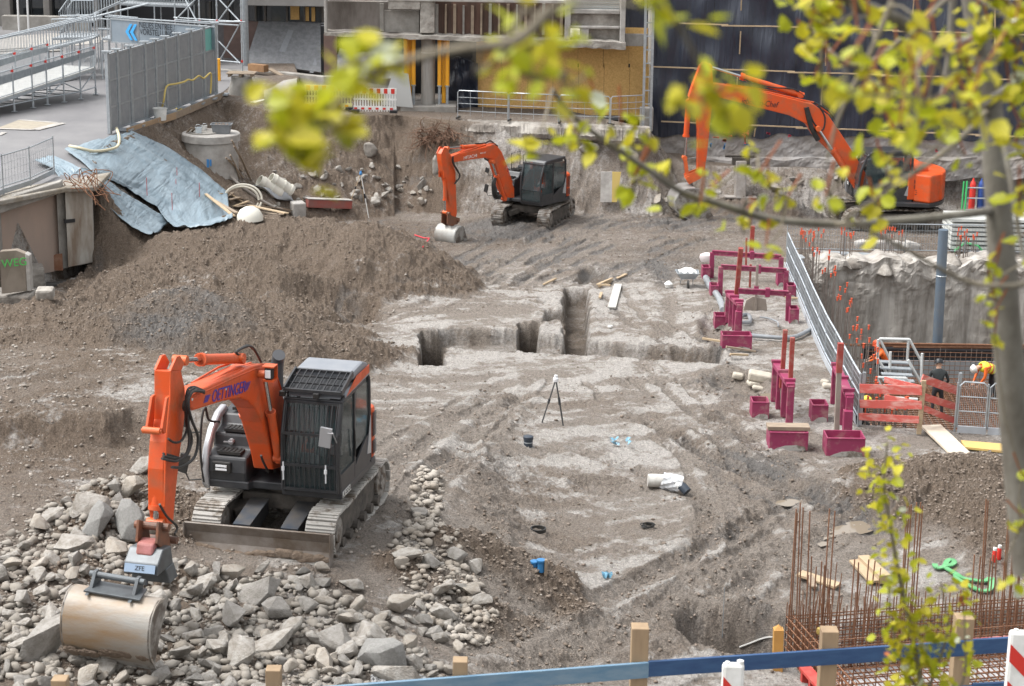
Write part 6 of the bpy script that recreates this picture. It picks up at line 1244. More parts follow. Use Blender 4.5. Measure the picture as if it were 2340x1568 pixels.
# ================================================================ RIGHT SIDE: deep pit, shoring frames, guard rails, workers
MAG = mat('magenta_primer_steel', (.245, .028, .082), (.30, .145, .15), 4, .55, sharp=.1, mix=.60, bump=.002)
MAGR = mat('red_brown_post', (.30, .045, .035), (.33, .16, .13), 6, .6, mix=.6)
ORC = mat('orange_cap_plastic', (.60, .09, .035), rough=.5)
RUST = MATS['rusty_rebar']; REBG = mat('grey_rebar', (.22, .20, .185), (.13, .09, .07), 12, .7)
def Z6(x, y): return Q(6, x, y)
def pilewall():
    t = thing('pile_wall', V(18, 65, PIT_Z), 'rough stained bored pile wall at the back of the deep pit', 'wall')
    x0, x1 = PY(1850, 640, 65).x, 27.0; n1 = Noise2(300)
    def nz(x, y, f, s=300): return float(fbm(np.array([x]), np.array([y]), f, 4, s)[0])
    NX, NZ = 230, 44; xs = np.linspace(x0, x1, NX+1); zs = np.linspace(PIT_Z-.1, -1.0, NZ+1); XX_, ZZ_ = np.meshgrid(xs, zs)
    col = np.abs(np.sin((XX_-x0)*math.pi/1.45+.4)); a = fbm(XX_, ZZ_*.5, .9, 4, 310); b = fbm(XX_, ZZ_, 3.5, 4, 320); tf = np.clip((ZZ_+2.4)/1.1, 0, 1)
    YY_ = 64.9-.25*col-.22*a*(.4+tf)-.10*b*(.3+1.6*tf)-.15*tf*np.clip(fbm(XX_, ZZ_, 1.4, 3, 330)+.2, 0, 1)
    ZZ_ = ZZ_+np.where(ZZ_ > -1.6, .35*fbm(XX_, ZZ_*0, 1.3, 3, 340), 0)
    mb = MB(); vs = [(XX_[j, i], YY_[j, i], ZZ_[j, i]) for j in range(NZ+1) for i in range(NX+1)]; vs += [(XX_[NZ, i], 66.3, ZZ_[NZ, i]-.05) for i in range(NX+1)]
    mb.add(vs, [(j*(NX+1)+i, j*(NX+1)+i+1, (j+1)*(NX+1)+i+1, (j+1)*(NX+1)+i) for j in range(NZ+1) for i in range(NX)])
    mb.build('wall_face', mat('stained_pile_concrete', (.46, .435, .40), (.16, .14, .12), 1.6, .85, bump=.04, bscale=9, stretch=(1, 1, .16), sharp=.14, mix=.52, detail=9), t)
    # broken lumps along the top
    for i in range(16):
        x = lerp(x0+.6, x1-1, i/15)+random.uniform(-.3, .3); mb = MB(); c = V(x, 65.1+random.uniform(-.3, .3), -1.15+random.uniform(-.15, .15))
        n = 7; mb.lathe(c, [(.02, -.3), (random.uniform(.3, .55), -.12), (random.uniform(.3, .6), .1), (.15, .28), (.01, .3)], n, Matrix.Rotation(random.uniform(0, 3), 3, 'Z') @ Matrix.Diagonal((1.1, .7, .8))); mb.build('broken_top', CONCR, t, bevel=.05)
    s = PY(2142, 806, 62.2); s.z = PIT_Z; e = PY(2156, 525, 62.2); mb = MB(); mb.cyl(s, e, .165, 22); o = mb.build('steel_strut', mat('blue_grey_steel', (.13, .18, .24), (.17, .20, .23), 2, .45, .3), smooth=True, label='thick blue-grey steel tube standing upright in the deep pit', cat='tube')
    mb = MB(); q = PY(2150, 630, 62.2); mb.lathe((lerp(s.x, e.x, .6), q.y, q.z), [(.175, -.02), (.19, 0), (.175, .02)], 20, cap=False); mb.build('ring', GALV, o)
    # formwork wall in the pit
    f = thing('formwork_wall', PY(2150, 861, 61.3), 'grey-blue formwork wall topped by a black strip with rebar before it', 'formwork'); Y = 61.3
    a, b = PY(1972, 862, Y), PY(2420, 880, Y); za, zb = PIT_Z, PY(2150, 825, Y).z; zc = PY(2150, 812, Y).z
    mb = MB(); mb.box(((a.x+b.x)/2, Y, (za+zb)/2), (b.x-a.x, .15, zb-za)); mb.build('board', mat('blue_grey_board', (.24, .27, .29), (.30, .32, .33), 2, .6), f)
    mb = MB(); mb.box(((a.x+b.x)/2, Y+.25, zb+.15), (b.x-a.x, .4, .42)); mb.build('black_strip', BLACK, f)
    for i in range(5): mb = MB(); mb.tube([(a.x-1+random.uniform(0, 2), Y+.2, zb+.4+i*.03), (a.x+6+random.uniform(-1, 2), Y+.3, zb+.38+i*.03)], .03, 6); mb.build('loose_bar', RUST, f)
    # reinforcement: vertical cage and floor mats
    r = thing('rebar_cage', V(a.x+5, Y-.6, PIT_Z), 'dense upright rebar cage standing before the formwork in the deep pit', 'rebar cage')
    mb = MB(); L = b.x-a.x
    for k in range(int(L/.17)): mb.bar((a.x+k*.17, Y-.5, PIT_Z), (a.x+k*.17, Y-.5, PIT_Z+1.35+.1*math.sin(k)), .018)
    mb.build('vertical_bars', REBG, r); mb = MB()
    for k in range(9): mb.bar((a.x, Y-.52, PIT_Z+.1+k*.15), (b.x, Y-.52, PIT_Z+.1+k*.15), .016)
    mb.build('horizontal_bars', RUST, r)
    for q in range(3):
        mb = MB(); z = PIT_Z+.12+q*.18; sgn = q*.05
        for k in range(int(L/.2)): mb.bar((a.x-1.5+k*.2+sgn, Y-.7, z), (a.x-2.2+k*.2+sgn, 48, z), .016)
        for k in range(62): mb.bar((a.x-2, 48.2+k*.2+sgn, z+.02), (b.x, 48.2+k*.2+sgn, z+.02), .016)
        mb.build('rebar_mat', RUST, label=('lowest', 'middle', 'topmost')[q]+' of the rusty rebar mats covering the deep pit floor', cat='rebar mat', group='rebar mats on the deep pit floor')
    mb = MB(); mb.box(((a.x+b.x)/2-1, 55, PIT_Z+.02), (b.x-a.x+3, 13, .03)); mb.build('blinding_slab', CONCD, kind='structure')
pilewall()
def dowels():
    """starter bars with orange caps"""
    gr = 'starter bars with orange caps'; lab = 'grey starter bar with an orange cap beyond the guard rail'
    base = MB(); base.bar((0, 0, 0), (0, 0, 1.0), .022); o = base.build('starter_bar', REBG, local=True); cap = MB(); cap.lathe((0, 0, .93), [(.018, 0), (.024, .0), (.024, .10), (.034, .11), (.034, .125), (.001, .125)], 7); c = cap.build('cap', ORC, o, local=True)
    P = []
    for i in range(11):                                        # clusters along the left pit edge
        f = i/10; x = lerp(1828, 1988, f**.9); y = lerp(600, 955, f)
        for k in range(4+(i % 3)): P.append((x+8+random.uniform(0, 26), y-random.uniform(0, 26), 0))
    for x, n in ((1832, 6), (1850, 4), (1870, 3), (1925, 5), (1945, 4), (2015, 6), (2035, 5), (2052, 3), (2190, 6), (2205, 5), (2222, 4)):
        for k in range(n): P.append((x+random.uniform(-8, 8), 590+random.uniform(-5, 6), 1))
    for k in range(16): P.append((random.uniform(1985, 2090), random.uniform(955, 972), 2))
    first = True
    for x, y, kd in P:
        if kd == 0: g = PZ(x, y, lerp(-.7, -.1, (y-600)/360)); g.z -= 1.4; h = random.uniform(1.9, 2.6)
        elif kd == 1: g = PY(x, y, 66.0+random.uniform(-.4, .6)); g.z = -1.3; h = random.uniform(.8, 1.2)
        else: g = PZ(x, y, 0.0); g.y += .8; g.z = -1.0; h = random.uniform(.9, 1.5)
        if first: q, qc = o, c; first = False
        else: q = o.copy(); COL.objects.link(q); qc = c.copy(); COL.objects.link(qc); qc.parent = q
        q.location = g; q.scale = (1, 1, h); q.rotation_euler = (random.uniform(-.04, .04), random.uniform(-.04, .04), 0); qc.scale = (1, 1, 1/h); qc.location = (0, 0, .93*(1-1/h)+.05/h)
        tag(q, ('grey starter bar with an orange cap beyond the long white guard rail', 'short starter bar with an orange cap on top of the pile wall', 'starter bar with an orange cap behind the red and white timber barrier')[kd], 'starter bar', ('bars along the long guard rail', 'bars on the pile wall', 'bars behind the timber barrier')[kd])
dowels()
def guard():
    pts = [Z6(x, y) for x, y in ((1200, 1335), (1150, 1240), (1092, 1125), (1035, 1010), (975, 895), (925, 780), (878, 672), (838, 572), (800, 478), (764, 400), (735, 330), (712, 270))]
    bs = [PZ(x, y, lerp(0, -.7, i/11)+.02) for i, (x, y) in enumerate(pts)]
    t = thing('guard_rail', bs[0], 'long white mesh guard rail with toe boards running away along the pit edge', 'guard rail')
    WG = mat('white_galvanised', (.50, .54, .58), (.42, .46, .50), 3, .5, .2); TB = mat('toe_board_grey', (.48, .51, .55), (.38, .40, .43), 2, .5)
    H_ = 1.2
    for i, q in enumerate(bs): mb = MB(); mb.cyl(q-V(0, 0, .1), q+V(0, 0, H_+.03), .024, 7); mb.build('post', GALV, t, smooth=True)
    for i in range(len(bs)-1):
        p, q = bs[i], bs[i+1]; mb = MB()
        for h in (H_, .72, .2): mb.tube([p+V(0, 0, h), q+V(0, 0, h)], .022, 6)
        fr = mb.build('panel_frame', WG, t)
        n = max(6, int((q-p).length/.11)); mb = MB()
        for k in range(1, n): c = p.lerp(q, k/n); mb.bar(c+V(0, 0, .15), c+V(0, 0, H_), .009)
        for h in (.38, .55, .9, 1.05): mb.bar(p+V(0, 0, h), q+V(0, 0, h), .008)
        mb.build('wire_mesh', GALVD, fr)
        mb = MB(); s = V(-.06, 0, 0); mb.slab(p+s, q+s, q+s+V(-.02, 0, .22), p+s+V(-.02, 0, .22), .02); mb.build('toe_board', TB, fr)
    # front right mesh fence with toe board
    t2 = thing('mesh_fence', PZ(*Z6(1850, 1390), 0), 'galvanised mesh fence with a pale toe board at the pit front edge', 'fence')
    pp = [PZ(*Z6(1862, 1385), .0), PZ(*Z6(2070, 1398), 0), PZ(*Z6(2290, 1412), 0), PZ(*Z6(2600, 1430), 0)]
    for i, q in enumerate(pp): mb = MB(); mb.cyl(q, q+V(0, 0, 1.18), .024, 7); mb.build('post', GALV, t2, smooth=True)
    for i in range(3):
        p, q = pp[i]+V(.05, 0, 0), pp[i+1]; mb = MB(); mb.tube([p+V(0, 0, .1), p+V(0, 0, 1.1), p+V(.1, 0, 1.2), q+V(-.1, 0, 1.2), q+V(0, 0, 1.1), q+V(0, 0, .1)], .02, 6); mb.tube([p+V(0, 0, .85), q+V(0, 0, .85)], .014, 6); mb.tube([p+V(0, 0, .5), q+V(0, 0, .5)], .014, 6); fr = mb.build('panel_frame', GALV, t2)
        mb = MB(); n = 14
        for k in range(1, n): c = p.lerp(q, k/n); mb.bar(c+V(0, 0, .1), c+V(0, 0, 1.18), .009)
        mb.build('wire_mesh', GALVD, fr)
        mb = MB(); mb.slab(p+V(0, -.05, 0), q+V(0, -.05, 0), q+V(0, -.07, .17), p+V(0, -.07, .17), .02); mb.build('toe_board', TB, fr)
    # fences behind the pile wall
    for k, (xa, ya, xb, yb) in enumerate(((1800, 596, 1935, 600), (1935, 600, 2075, 604), (2075, 604, 2215, 608), (2215, 608, 2380, 612))):
        a, b = PZ(xa, ya, -1.5), PZ(xb, yb, -1.5); a.y = b.y = 67.5; a.z = b.z = -1.35; t3 = thing('mesh_fence', a, 'galvanised mesh fence behind the pile wall, number %s from the left' % ('one', 'two', 'three', 'four')[k], 'fence', 'fences behind the pile wall')
        mb = MB(); mb.tube([a, a+V(0, 0, 1.15), b+V(0, 0, 1.15), b], .025, 6); mb.tube([a+V(0, 0, .2), b+V(0, 0, .2)], .02, 6); mb.build('frame', GALV, t3)
        mb = MB()
        for i in range(1, 22): c = a.lerp(b, i/22); mb.bar(c+V(0, 0, .2), c+V(0, 0, 1.15), .01)
        for h in (.45, .7, .92): mb.bar(a+V(0, 0, h), b+V(0, 0, h), .01)
        mb.build('wire_mesh', GALVD, t3)
    for k, (x0, y0, x1, y1) in enumerate(((1860, 580, 2010, 588), (1900, 592, 2080, 596), (2150, 590, 2330, 598))):
        a, b = PY(x0, y0, 66.8), PY(x1, y1, 66.8); mb = MB(); mb.cyl(a, b, .14-.03*(k == 1), 12); mb.build('pipe', (GALVD, RUST, GALVD)[k], smooth=True, label=('grey steel pipe lying behind the guard rail end', 'rusty pipe lying along the pile wall top', 'grey pipe lying behind the blue-grey tube')[k], cat='pipe')
    for k in range(14):
        x = random.choice((random.uniform(2010, 2100), random.uniform(1960, 2000), random.uniform(2225, 2320))); g = PY(x, random.uniform(555, 582), 69.5); g.z = Hh(g.x, 69.5)+.1; mb = MB(); mb.box(g, (random.uniform(.3, .8), .4, random.uniform(.15, .5)), Matrix.Rotation(random.uniform(-.5, .5), 3, 'Z') @ Matrix.Rotation(random.uniform(-.3, .3), 3, 'Y')); mb.build('concrete_block', CONCL, bevel=.08, label='pale broken concrete block behind the pile wall fence', cat='concrete block', group='blocks behind the pile wall')
    # white board stacks behind
    t4 = thing('panel_stack', V(PY(2260, 560, 70).x, 70, -1.6), 'stack of white grid panels with green straps behind the fence', 'panel stack')
    for k in range(7): mb = MB(); mb.box((PY(2265, 560, 70).x, 70, -1.4+k*.17), (3.4, 1.6, .1)); mb.build('panel', mat('white_grid', (.5, .52, .5), (.62, .63, .6), 8, .6), t4)
    mb = MB(); mb.tube([PY(x, y, 69.1) for x, y in ((2180, 575), (2205, 555), (2235, 562), (2250, 580))], .04, 6); mb.build('green_strap', mat('green_plastic', (.05, .45, .14), rough=.5), t4)
    # green gas bottle rack
    g = V(PY(2235, 480, 72).x, 72, 0); g.z = PY(2235, 486, 72).z; t5 = thing('gas_bottle_rack', g, 'green steel rack holding red and blue gas bottles', 'rack'); GRN = MATS['green_plastic']
    for x in (-.5, .5):
        mb = MB(); mb.tube([g+V(x, 0, 0), g+V(x, 0, 1.2)], .035, 6); mb.tube([g+V(x, .5, 0), g+V(x, .5, 1.1)], .035, 6); mb.build('rack_post', GRN, t5)
    for z in (.1, .55, .95): mb = MB(); mb.tube([g+V(-.5, 0, z), g+V(.5, 0, z)], .03, 6); mb.build('rack_rail', GALV, t5)
    for k, (x, m) in enumerate(((-.2, RED), (.12, mat('bottle_blue', (.02, .06, .25), rough=.4)), (.34, MATS['bottle_blue']))): mb = MB(); mb.lathe(g+V(x, .25, .05), [(.12, 0), (.12, .95), (.09, 1.08), (.04, 1.14), (.04, 1.22), (.001, 1.22)], 16); mb.build('gas_bottle', m, smooth=True, label=('red gas bottle in the green rack', 'blue gas bottle in the middle of the green rack', 'blue gas bottle at the right of the green rack')[k], cat='gas bottle')
guard()
def shoring():
    def leg(t, x0, y0, x1, y1, w=.14, m=MAG, nm='leg'):
        b = G(*Z6(x1, y1)); a = PY(*Z6(x0, y0), b.y); mb = MB(); mb.bar(b-V(0, 0, .05), a, w, w, up=(0, 1, 0)); o = mb.build(nm, m, t, bevel=.008)
        return a, b
    def box(t, x0, y0, x1, y1, d=.45, nm='foot_box', top=0):
        b = G(*Z6((x0+x1)/2, y1)); a = PY(*Z6(x0, y0), b.y); c = PY(*Z6(x1, y0), b.y); h = a.z-b.z; w = c.x-a.x; x = (a.x+c.x)/2; mb = MB()
        mb.box((x, b.y, b.z+h/2), (w, .03, h)); mb.box((x, b.y+d, b.z+h/2), (w, .03, h)); mb.box((x-w/2+.015, b.y+d/2, b.z+h/2), (.03, d-.032, h)); mb.box((x+w/2-.015, b.y+d/2, b.z+h/2), (.03, d-.032, h)); mb.box((x, b.y+d/2, b.z+h*.55), (w-.06, d-.04, .03))
        mb.box((x, b.y-.02, b.z+h-.02), (w, .02, .03)); o = mb.build(nm, MAG, t, bevel=.008)
        mb = MB(); mb.prism([V(x-w*.42, b.y-.019, b.z), V(x+w*.46, b.y-.019, b.z), V(x+w*.42, b.y-.019, b.z+h*.22), V(x+w*.2, b.y-.019, b.z+h*.30), V(x-w*.1, b.y-.019, b.z+h*.26), V(x-w*.3, b.y-.019, b.z+h*.12)], (0, -.006, 0)); mb.build('mud_patch', MATS['dusty_grey_shoe'], o)
        if top: mb = MB(); mb.box((x, b.y+d*.4, b.z+h+.05), (w+.08, d*.6, .08)); mb.build('timber', WOODG, o)
        return o
    gr = 'magenta trench shoring frames'
    def beam(t, a, b, w=.13):
        mb = MB(); mb.bar(a, b, w*.35, w); mb.bar(a+V(0, 0, w/2), b+V(0, 0, w/2), w, .02); mb.bar(a-V(0, 0, w/2), b-V(0, 0, w/2), w, .02); mb.build('cross_beam', MAG, t)
        m_ = a.lerp(b, .58); mb = MB(); mb.box(m_, (.13, .16, .26)); mb.build('sleeve', MAG, t, bevel=.01); return m_
    for i, (l0, l1, post, boxes, rod, lab) in enumerate((((205, 160, 200, 335), (678, 192, 668, 375), (482, -20, 472, 175), [(140, 262, 195, 345), (655, 300, 700, 395)], (440, 60, 436, 260), 'farthest magenta shoring frame, with a bright red post'),
            ((265, 258, 258, 455), (712, 285, 706, 465), None, [(195, 385, 252, 462), (722, 385, 780, 478)], (468, 240, 462, 395), 'second magenta shoring frame from the back'),
            (None, (728, 440, 722, 630), (402, 130, 356, 600), [(738, 545, 802, 648)], None, 'magenta shoring frame with a tall slanting red-brown post'))):
        b = G(*Z6(*(l1[2:]))); t = thing('shoring_frame', b, lab, 'shoring frame', gr)
        a1, b1 = leg(t, *l1)
        if l0: a0, b0 = leg(t, *l0)
        else: a0 = PY(*Z6(385, 422), b1.y)
        m_ = beam(t, a0, a1)
        for bx in boxes: box(t, *bx)
        if post:
            a = PY(*Z6(post[0], post[1]), a0.y-.1); c = G(*Z6(post[2], post[3])) if i == 2 else PY(*Z6(post[2], post[3]), a0.y-.1); mb = MB(); mb.bar(c, a, .13, .13, up=(0, 1, 0)); mb.build('post', MAGR, t)
        if rod: a = PY(*Z6(rod[0], rod[1]), a1.y-.05); c = PY(*Z6(rod[2], rod[3]), a1.y-.05); mb = MB(); mb.bar(c, a, .06, .06, up=(0, 1, 0)); mb.build('rod', MAGR, t)
    # adjustable foot in the middle
    b = G(*Z6(500, 560)); t = thing('adjustable_prop', b, 'muddy adjustable prop with a square foot plate among the shoring frames', 'prop'); a = PY(*Z6(515, 240), b.y); mb = MB(); mb.bar(b, a, .07, .07, up=(0, 1, 0)); mb.build('shaft', mat('muddy_steel', (.24, .20, .17), (.30, .26, .22), 4, .9), t); mb = MB(); mb.prism([b+V(-.36, 0, -.02), b+V(.36, 0, -.02), b+V(.3, 0, .34), b+V(-.1, 0, .42), b+V(-.28, 0, .3)], (0, .06, 0)); mb.build('foot_plate', MATS['muddy_steel'], t, bevel=.01); mb = MB(); q = a.lerp(b, .55); mb.box(q, (.13, .12, .22)); mb.build('sleeve', MAG, t)
    # nearer box assemblies
    def rail(t, x0, y0, x1, y1, z=.75):
        a, b = G(*Z6(x0, y0)), G(*Z6(x1, y1)); mb = MB(); mb.bar(a+V(0, 0, z), b+V(0, 0, z), .2, .1); mb.build('cross_beam', MAG, t, bevel=.01)
        for f in (0, .33, .66, 1): c = a.lerp(b, f); mb = MB(); mb.box(c+V(0, 0, z/2), (.16, .12, z)); mb.build('leg', MAG, t, bevel=.008)
        for f in (.05, .5, .9): c = a.lerp(b, f)+V(0, 0, z+.08); mb = MB(); mb.box(c, (.26, .1, .07)); mb.build('clamp', MAG, t)
    t = thing('shoring_frame', G(*Z6(370, 800)), 'magenta shoring frame with a wide box beside the dark earth bank', 'shoring frame', gr)
    box(t, 275, 725, 480, 835, top=0); box(t, 225, 592, 305, 692); rail(t, 310, 640, 385, 722, .85); leg(t, 385, 560, 372, 728, .16)
    for x in (295, 330): leg(t, x, 505, x-2, 600, .08, MATS['muddy_steel'], 'rod')
    t = thing('shoring_frame', G(*Z6(730, 1450)), 'magenta shoring frame with a mossy timber on its box and two red-brown posts', 'shoring frame', gr)
    box(t, 600, 1385, 865, 1515, .55, top=1); box(t, 480, 1180, 598, 1298); rail(t, 628, 1180, 730, 1345, .95)
    for (x0, y0, x1, y1) in ((706, 690, 678, 1085), (755, 742, 734, 1150)):
        c = G(*Z6(x1+2, y1+160)); a = PY(*Z6(x0, y0), c.y); k = PY(*Z6(x1, y1), c.y); mb = MB(); mb.bar(k, a, .10, .10, up=(0, 1, 0)); mb.build('post', MAGR, t); mb = MB(); mb.bar(c, k, .05, .05, up=(0, 1, 0)); mb.build('rod', MATS['muddy_steel'], t)
    t = thing('shoring_frame', G(*Z6(1120, 1550)), 'nearest magenta shoring frame with a clean box and a tall half muddy post', 'shoring frame', gr)
    box(t, 990, 1425, 1255, 1560, .55); box(t, 890, 1200, 1002, 1320); rail(t, 1035, 1200, 1130, 1420, .95); leg(t, 1135, 1240, 1125, 1425, .2)
    c = G(*Z6(1055, 1400)); a = PY(*Z6(1085, 780), c.y); k = PY(*Z6(1072, 980), c.y); mb = MB(); mb.bar(k, a, .13, .13, up=(0, 1, 0)); mb.build('post', MAGR, t); mb = MB(); mb.bar(c, k, .11, .11, up=(0, 1, 0)); mb.build('muddy_post', MATS['muddy_steel'], t)
    for k, (x0, y0, x1, y1, m, lab) in enumerate(((138, 772, 450, 822, WOOD, 'thin pale batten across the wide magenta box'), (328, 882, 448, 890, WOOD, 'short pale batten on the mud below the wide magenta box'), (300, 840, 500, 862, WOODG, 'grey plank behind the wide magenta box'), (700, 490, 790, 495, WOOD, 'short pale timber under the second right magenta box'))):
        mb = MB(); mb.bar(G(*Z6(x0, y0), .1), G(*Z6(x1, y1), .1), .07, .05); mb.build('batten', m, label=lab, cat='batten')
    for k, (pts, r_, lab) in enumerate((([(160, 355), (185, 410), (240, 475), (270, 540), (280, 580)], .10, 'grey corrugated pipe bending beside the magenta boxes'), ([(470, 755), (600, 765), (690, 770), (780, 760), (860, 720), (912, 690)], .06, 'grey cable conduit curving to the white guard rail'), ([(405, 612), (455, 612), (460, 660), (410, 662)], .06, 'dark bent tube sticking out beside the magenta frame'), ([(530, 625), (590, 635), (650, 660), (655, 690)], .025, 'thin cable lying between the shoring frames'))):
        mb = MB(); mb.tube(spline([G(*Z6(x, y), .1) for x, y in pts], 6), r_, 9); mb.build('pipe', mat('conduit_grey', (.20, .22, .24), (.28, .29, .30), 6, .5), smooth=True, label=lab, cat='pipe')
    for k, (x, y, s, lab) in enumerate(((380, 1030, (.45, .4, .25), 'small pale limestone block left of the bigger one'), (530, 1035, (.95, .7, .35), 'large pale limestone block on the mud'), (495, 1075, (.6, .5, .2), 'flat pale limestone fragment in front of the large block'), (520, 1105, (.5, .3, .18), 'brownish stone fragment beside a puddle'), (1000, 1090, (.5, .4, .22), 'pale stone at the foot of the guard rail'), (975, 1060, (.35, .3, .2), 'small pale stone at the foot of the guard rail'))):
        g = G(*Z6(x, y)); mb = MB(); s = tuple(.62*q for q in s); mb.box(g+V(0, 0, s[2]*.4), s, Matrix.Rotation(random.uniform(-.6, .6), 3, 'Z') @ Matrix.Rotation(.15, 3, 'Y')); mb.build('stone_block', mat('limestone', (.46, .42, .35), (.34, .30, .25), 3, .85, bump=.02, bscale=12), bevel=.05, label=lab, cat='stone')
    # white and red sack on a magenta tub
    g = G(*Z6(168, 262)); mb = MB(); mb.lathe(g+V(0, 0, .35), [(.2, -.15), (.25, -.03), (.22, .08), (.1, .14), (.01, .15)], 9, Matrix.Diagonal((1.1, .8, 1))); mb.build('sack', mat('white_red_sack', (.62, .56, .56), (.55, .08, .10), 5, .6, mix=.62, sharp=.03), smooth=True, label='white and red sack on top of the left magenta box', cat='sack')
    g = G(*Z6(770, 375)); mb = MB(); mb.lathe(g+V(.1, 0, .8), [(.02, -.2), (.15, -.15), (.1, 0), (.16, .06), (.07, .15), (.01, .16)], 9, Matrix.Diagonal((1.2, .8, 1))); mb.build('plastic_bag', mat('white_bag', (.42, .44, .46), rough=.4), label='crumpled white plastic bag hanging at the guard rail', cat='plastic bag')
shoring()
def timber_barrier():
    t = thing('timber_barrier', PZ(*Z6(1630, 1395), 0), 'red and white painted board barrier around the pit stair', 'barrier')
    RW = mat('red_white_boards', (.52, .10, .08), (.60, .38, .33), 2.2, .65, mix=.60, sharp=.12, stretch=(1, 1, 3))
    P = {'a': PZ(*Z6(1215, 1340), 0), 'b': PZ(*Z6(1618, 1402), 0), 'c': PZ(*Z6(1868, 1345), 0), 'd': PZ(*Z6(1385, 1290), 0)}
    for k, m in (('a', GALV), ('b', WOOD), ('c', GALV)): q = P[k]; mb = MB(); mb.bar(q, q+V(.03, 0, 1.28), .07 if m == GALV else .1, .07, up=(0, 1, 0)); mb.build('post', m, t)
    for (x0, y0, x1, y1, ka, kb, w) in ((1215, 1090, 1640, 1105, 'a', 'b', .17), (1215, 1195, 1640, 1205, 'a', 'b', .15), (1210, 1282, 1620, 1305, 'a', 'b', .13), (1385, 1030, 1640, 1092, 'd', 'b', .11), (1385, 1150, 1640, 1200, 'd', 'b', .10), (1640, 1020, 1892, 1110, 'b', 'c', .15), (1640, 1142, 1892, 1222, 'b', 'c', .13), (1640, 1220, 1880, 1318, 'b', 'c', .11)):
        dy = -.06 if kb == 'b' and ka == 'a' else .05; a, b = PY(*Z6(x0, y0), P[ka].y+dy), PY(*Z6(x1, y1), P[kb].y+dy); mb = MB(); mb.bar(a, b, .03, w*1.25); mb.build('board', RW, t)
    s = thing('pit_stair', V(P['b'].x, P['b'].y+2, PIT_Z), 'pale metal stair frame with sloping handrails leading down into the pit', 'stair')
    for (pts, Y) in ((((1350, 750), (1420, 890)), 49.5), (((1555, 755), (1640, 915)), 49.5), (((1350, 750), (1555, 755)), 49.5), (((1335, 885), (1415, 1010)), 48.5), (((1545, 895), (1632, 1050)), 48.5), (((1335, 1015), (1530, 1020)), 47.5), (((1330, 1015), (1392, 1140)), 47.5), (((1530, 1020), (1560, 1060)), 47.5), (((1340, 755), (1336, 1010)), 49.5), (((1548, 760), (1540, 900)), 49.5), (((1425, 840), (1418, 1005)), 48.5), (((1642, 850), (1636, 1055)), 48.5), (((1380, 1150), (1610, 1165)), 46.8)):
        mb = MB(); mb.tube([PY(*Z6(*pts[0]), Y), PY(*Z6(*pts[1]), Y)], .038, 7); mb.build('handrail', mat('pale_metal', (.58, .59, .58), rough=.4, metal=.2), s, smooth=True)
    for k in range(6): a, b = PY(*Z6(1345+k*9, 905+k*42), 48.9-k*.35), PY(*Z6(1550+k*12, 915+k*42), 48.9-k*.35); mb = MB(); mb.bar(a, b, .22, .03); mb.build('tread', GALV, s)
    pl_ = [PZ(*Z6(x, y), .06) for x, y in ((1632, 1355), (1768, 1350), (1988, 1560), (1850, 1566))]; mb = MB(); mb.slab(*pl_[::-1], .05); mb.build('plywood_sheet', mat('pale_plywood', (.58, .50, .40), (.50, .43, .34), 2, .7), label='pale plywood sheet lying on the mud before the red and white barrier', cat='board')
    pl_ = [PZ(*Z6(x, y), .06) for x, y in ((1905, 1458), (2280, 1490), (2280, 1540), (1935, 1505))]; mb = MB(); mb.slab(*pl_[::-1], .05); mb.build('yellow_board', mat('yellow_shuttering', (.58, .40, .12), (.50, .34, .13), 2, .6), label='yellow shuttering board lying right of the plywood sheet', cat='board')
timber_barrier()
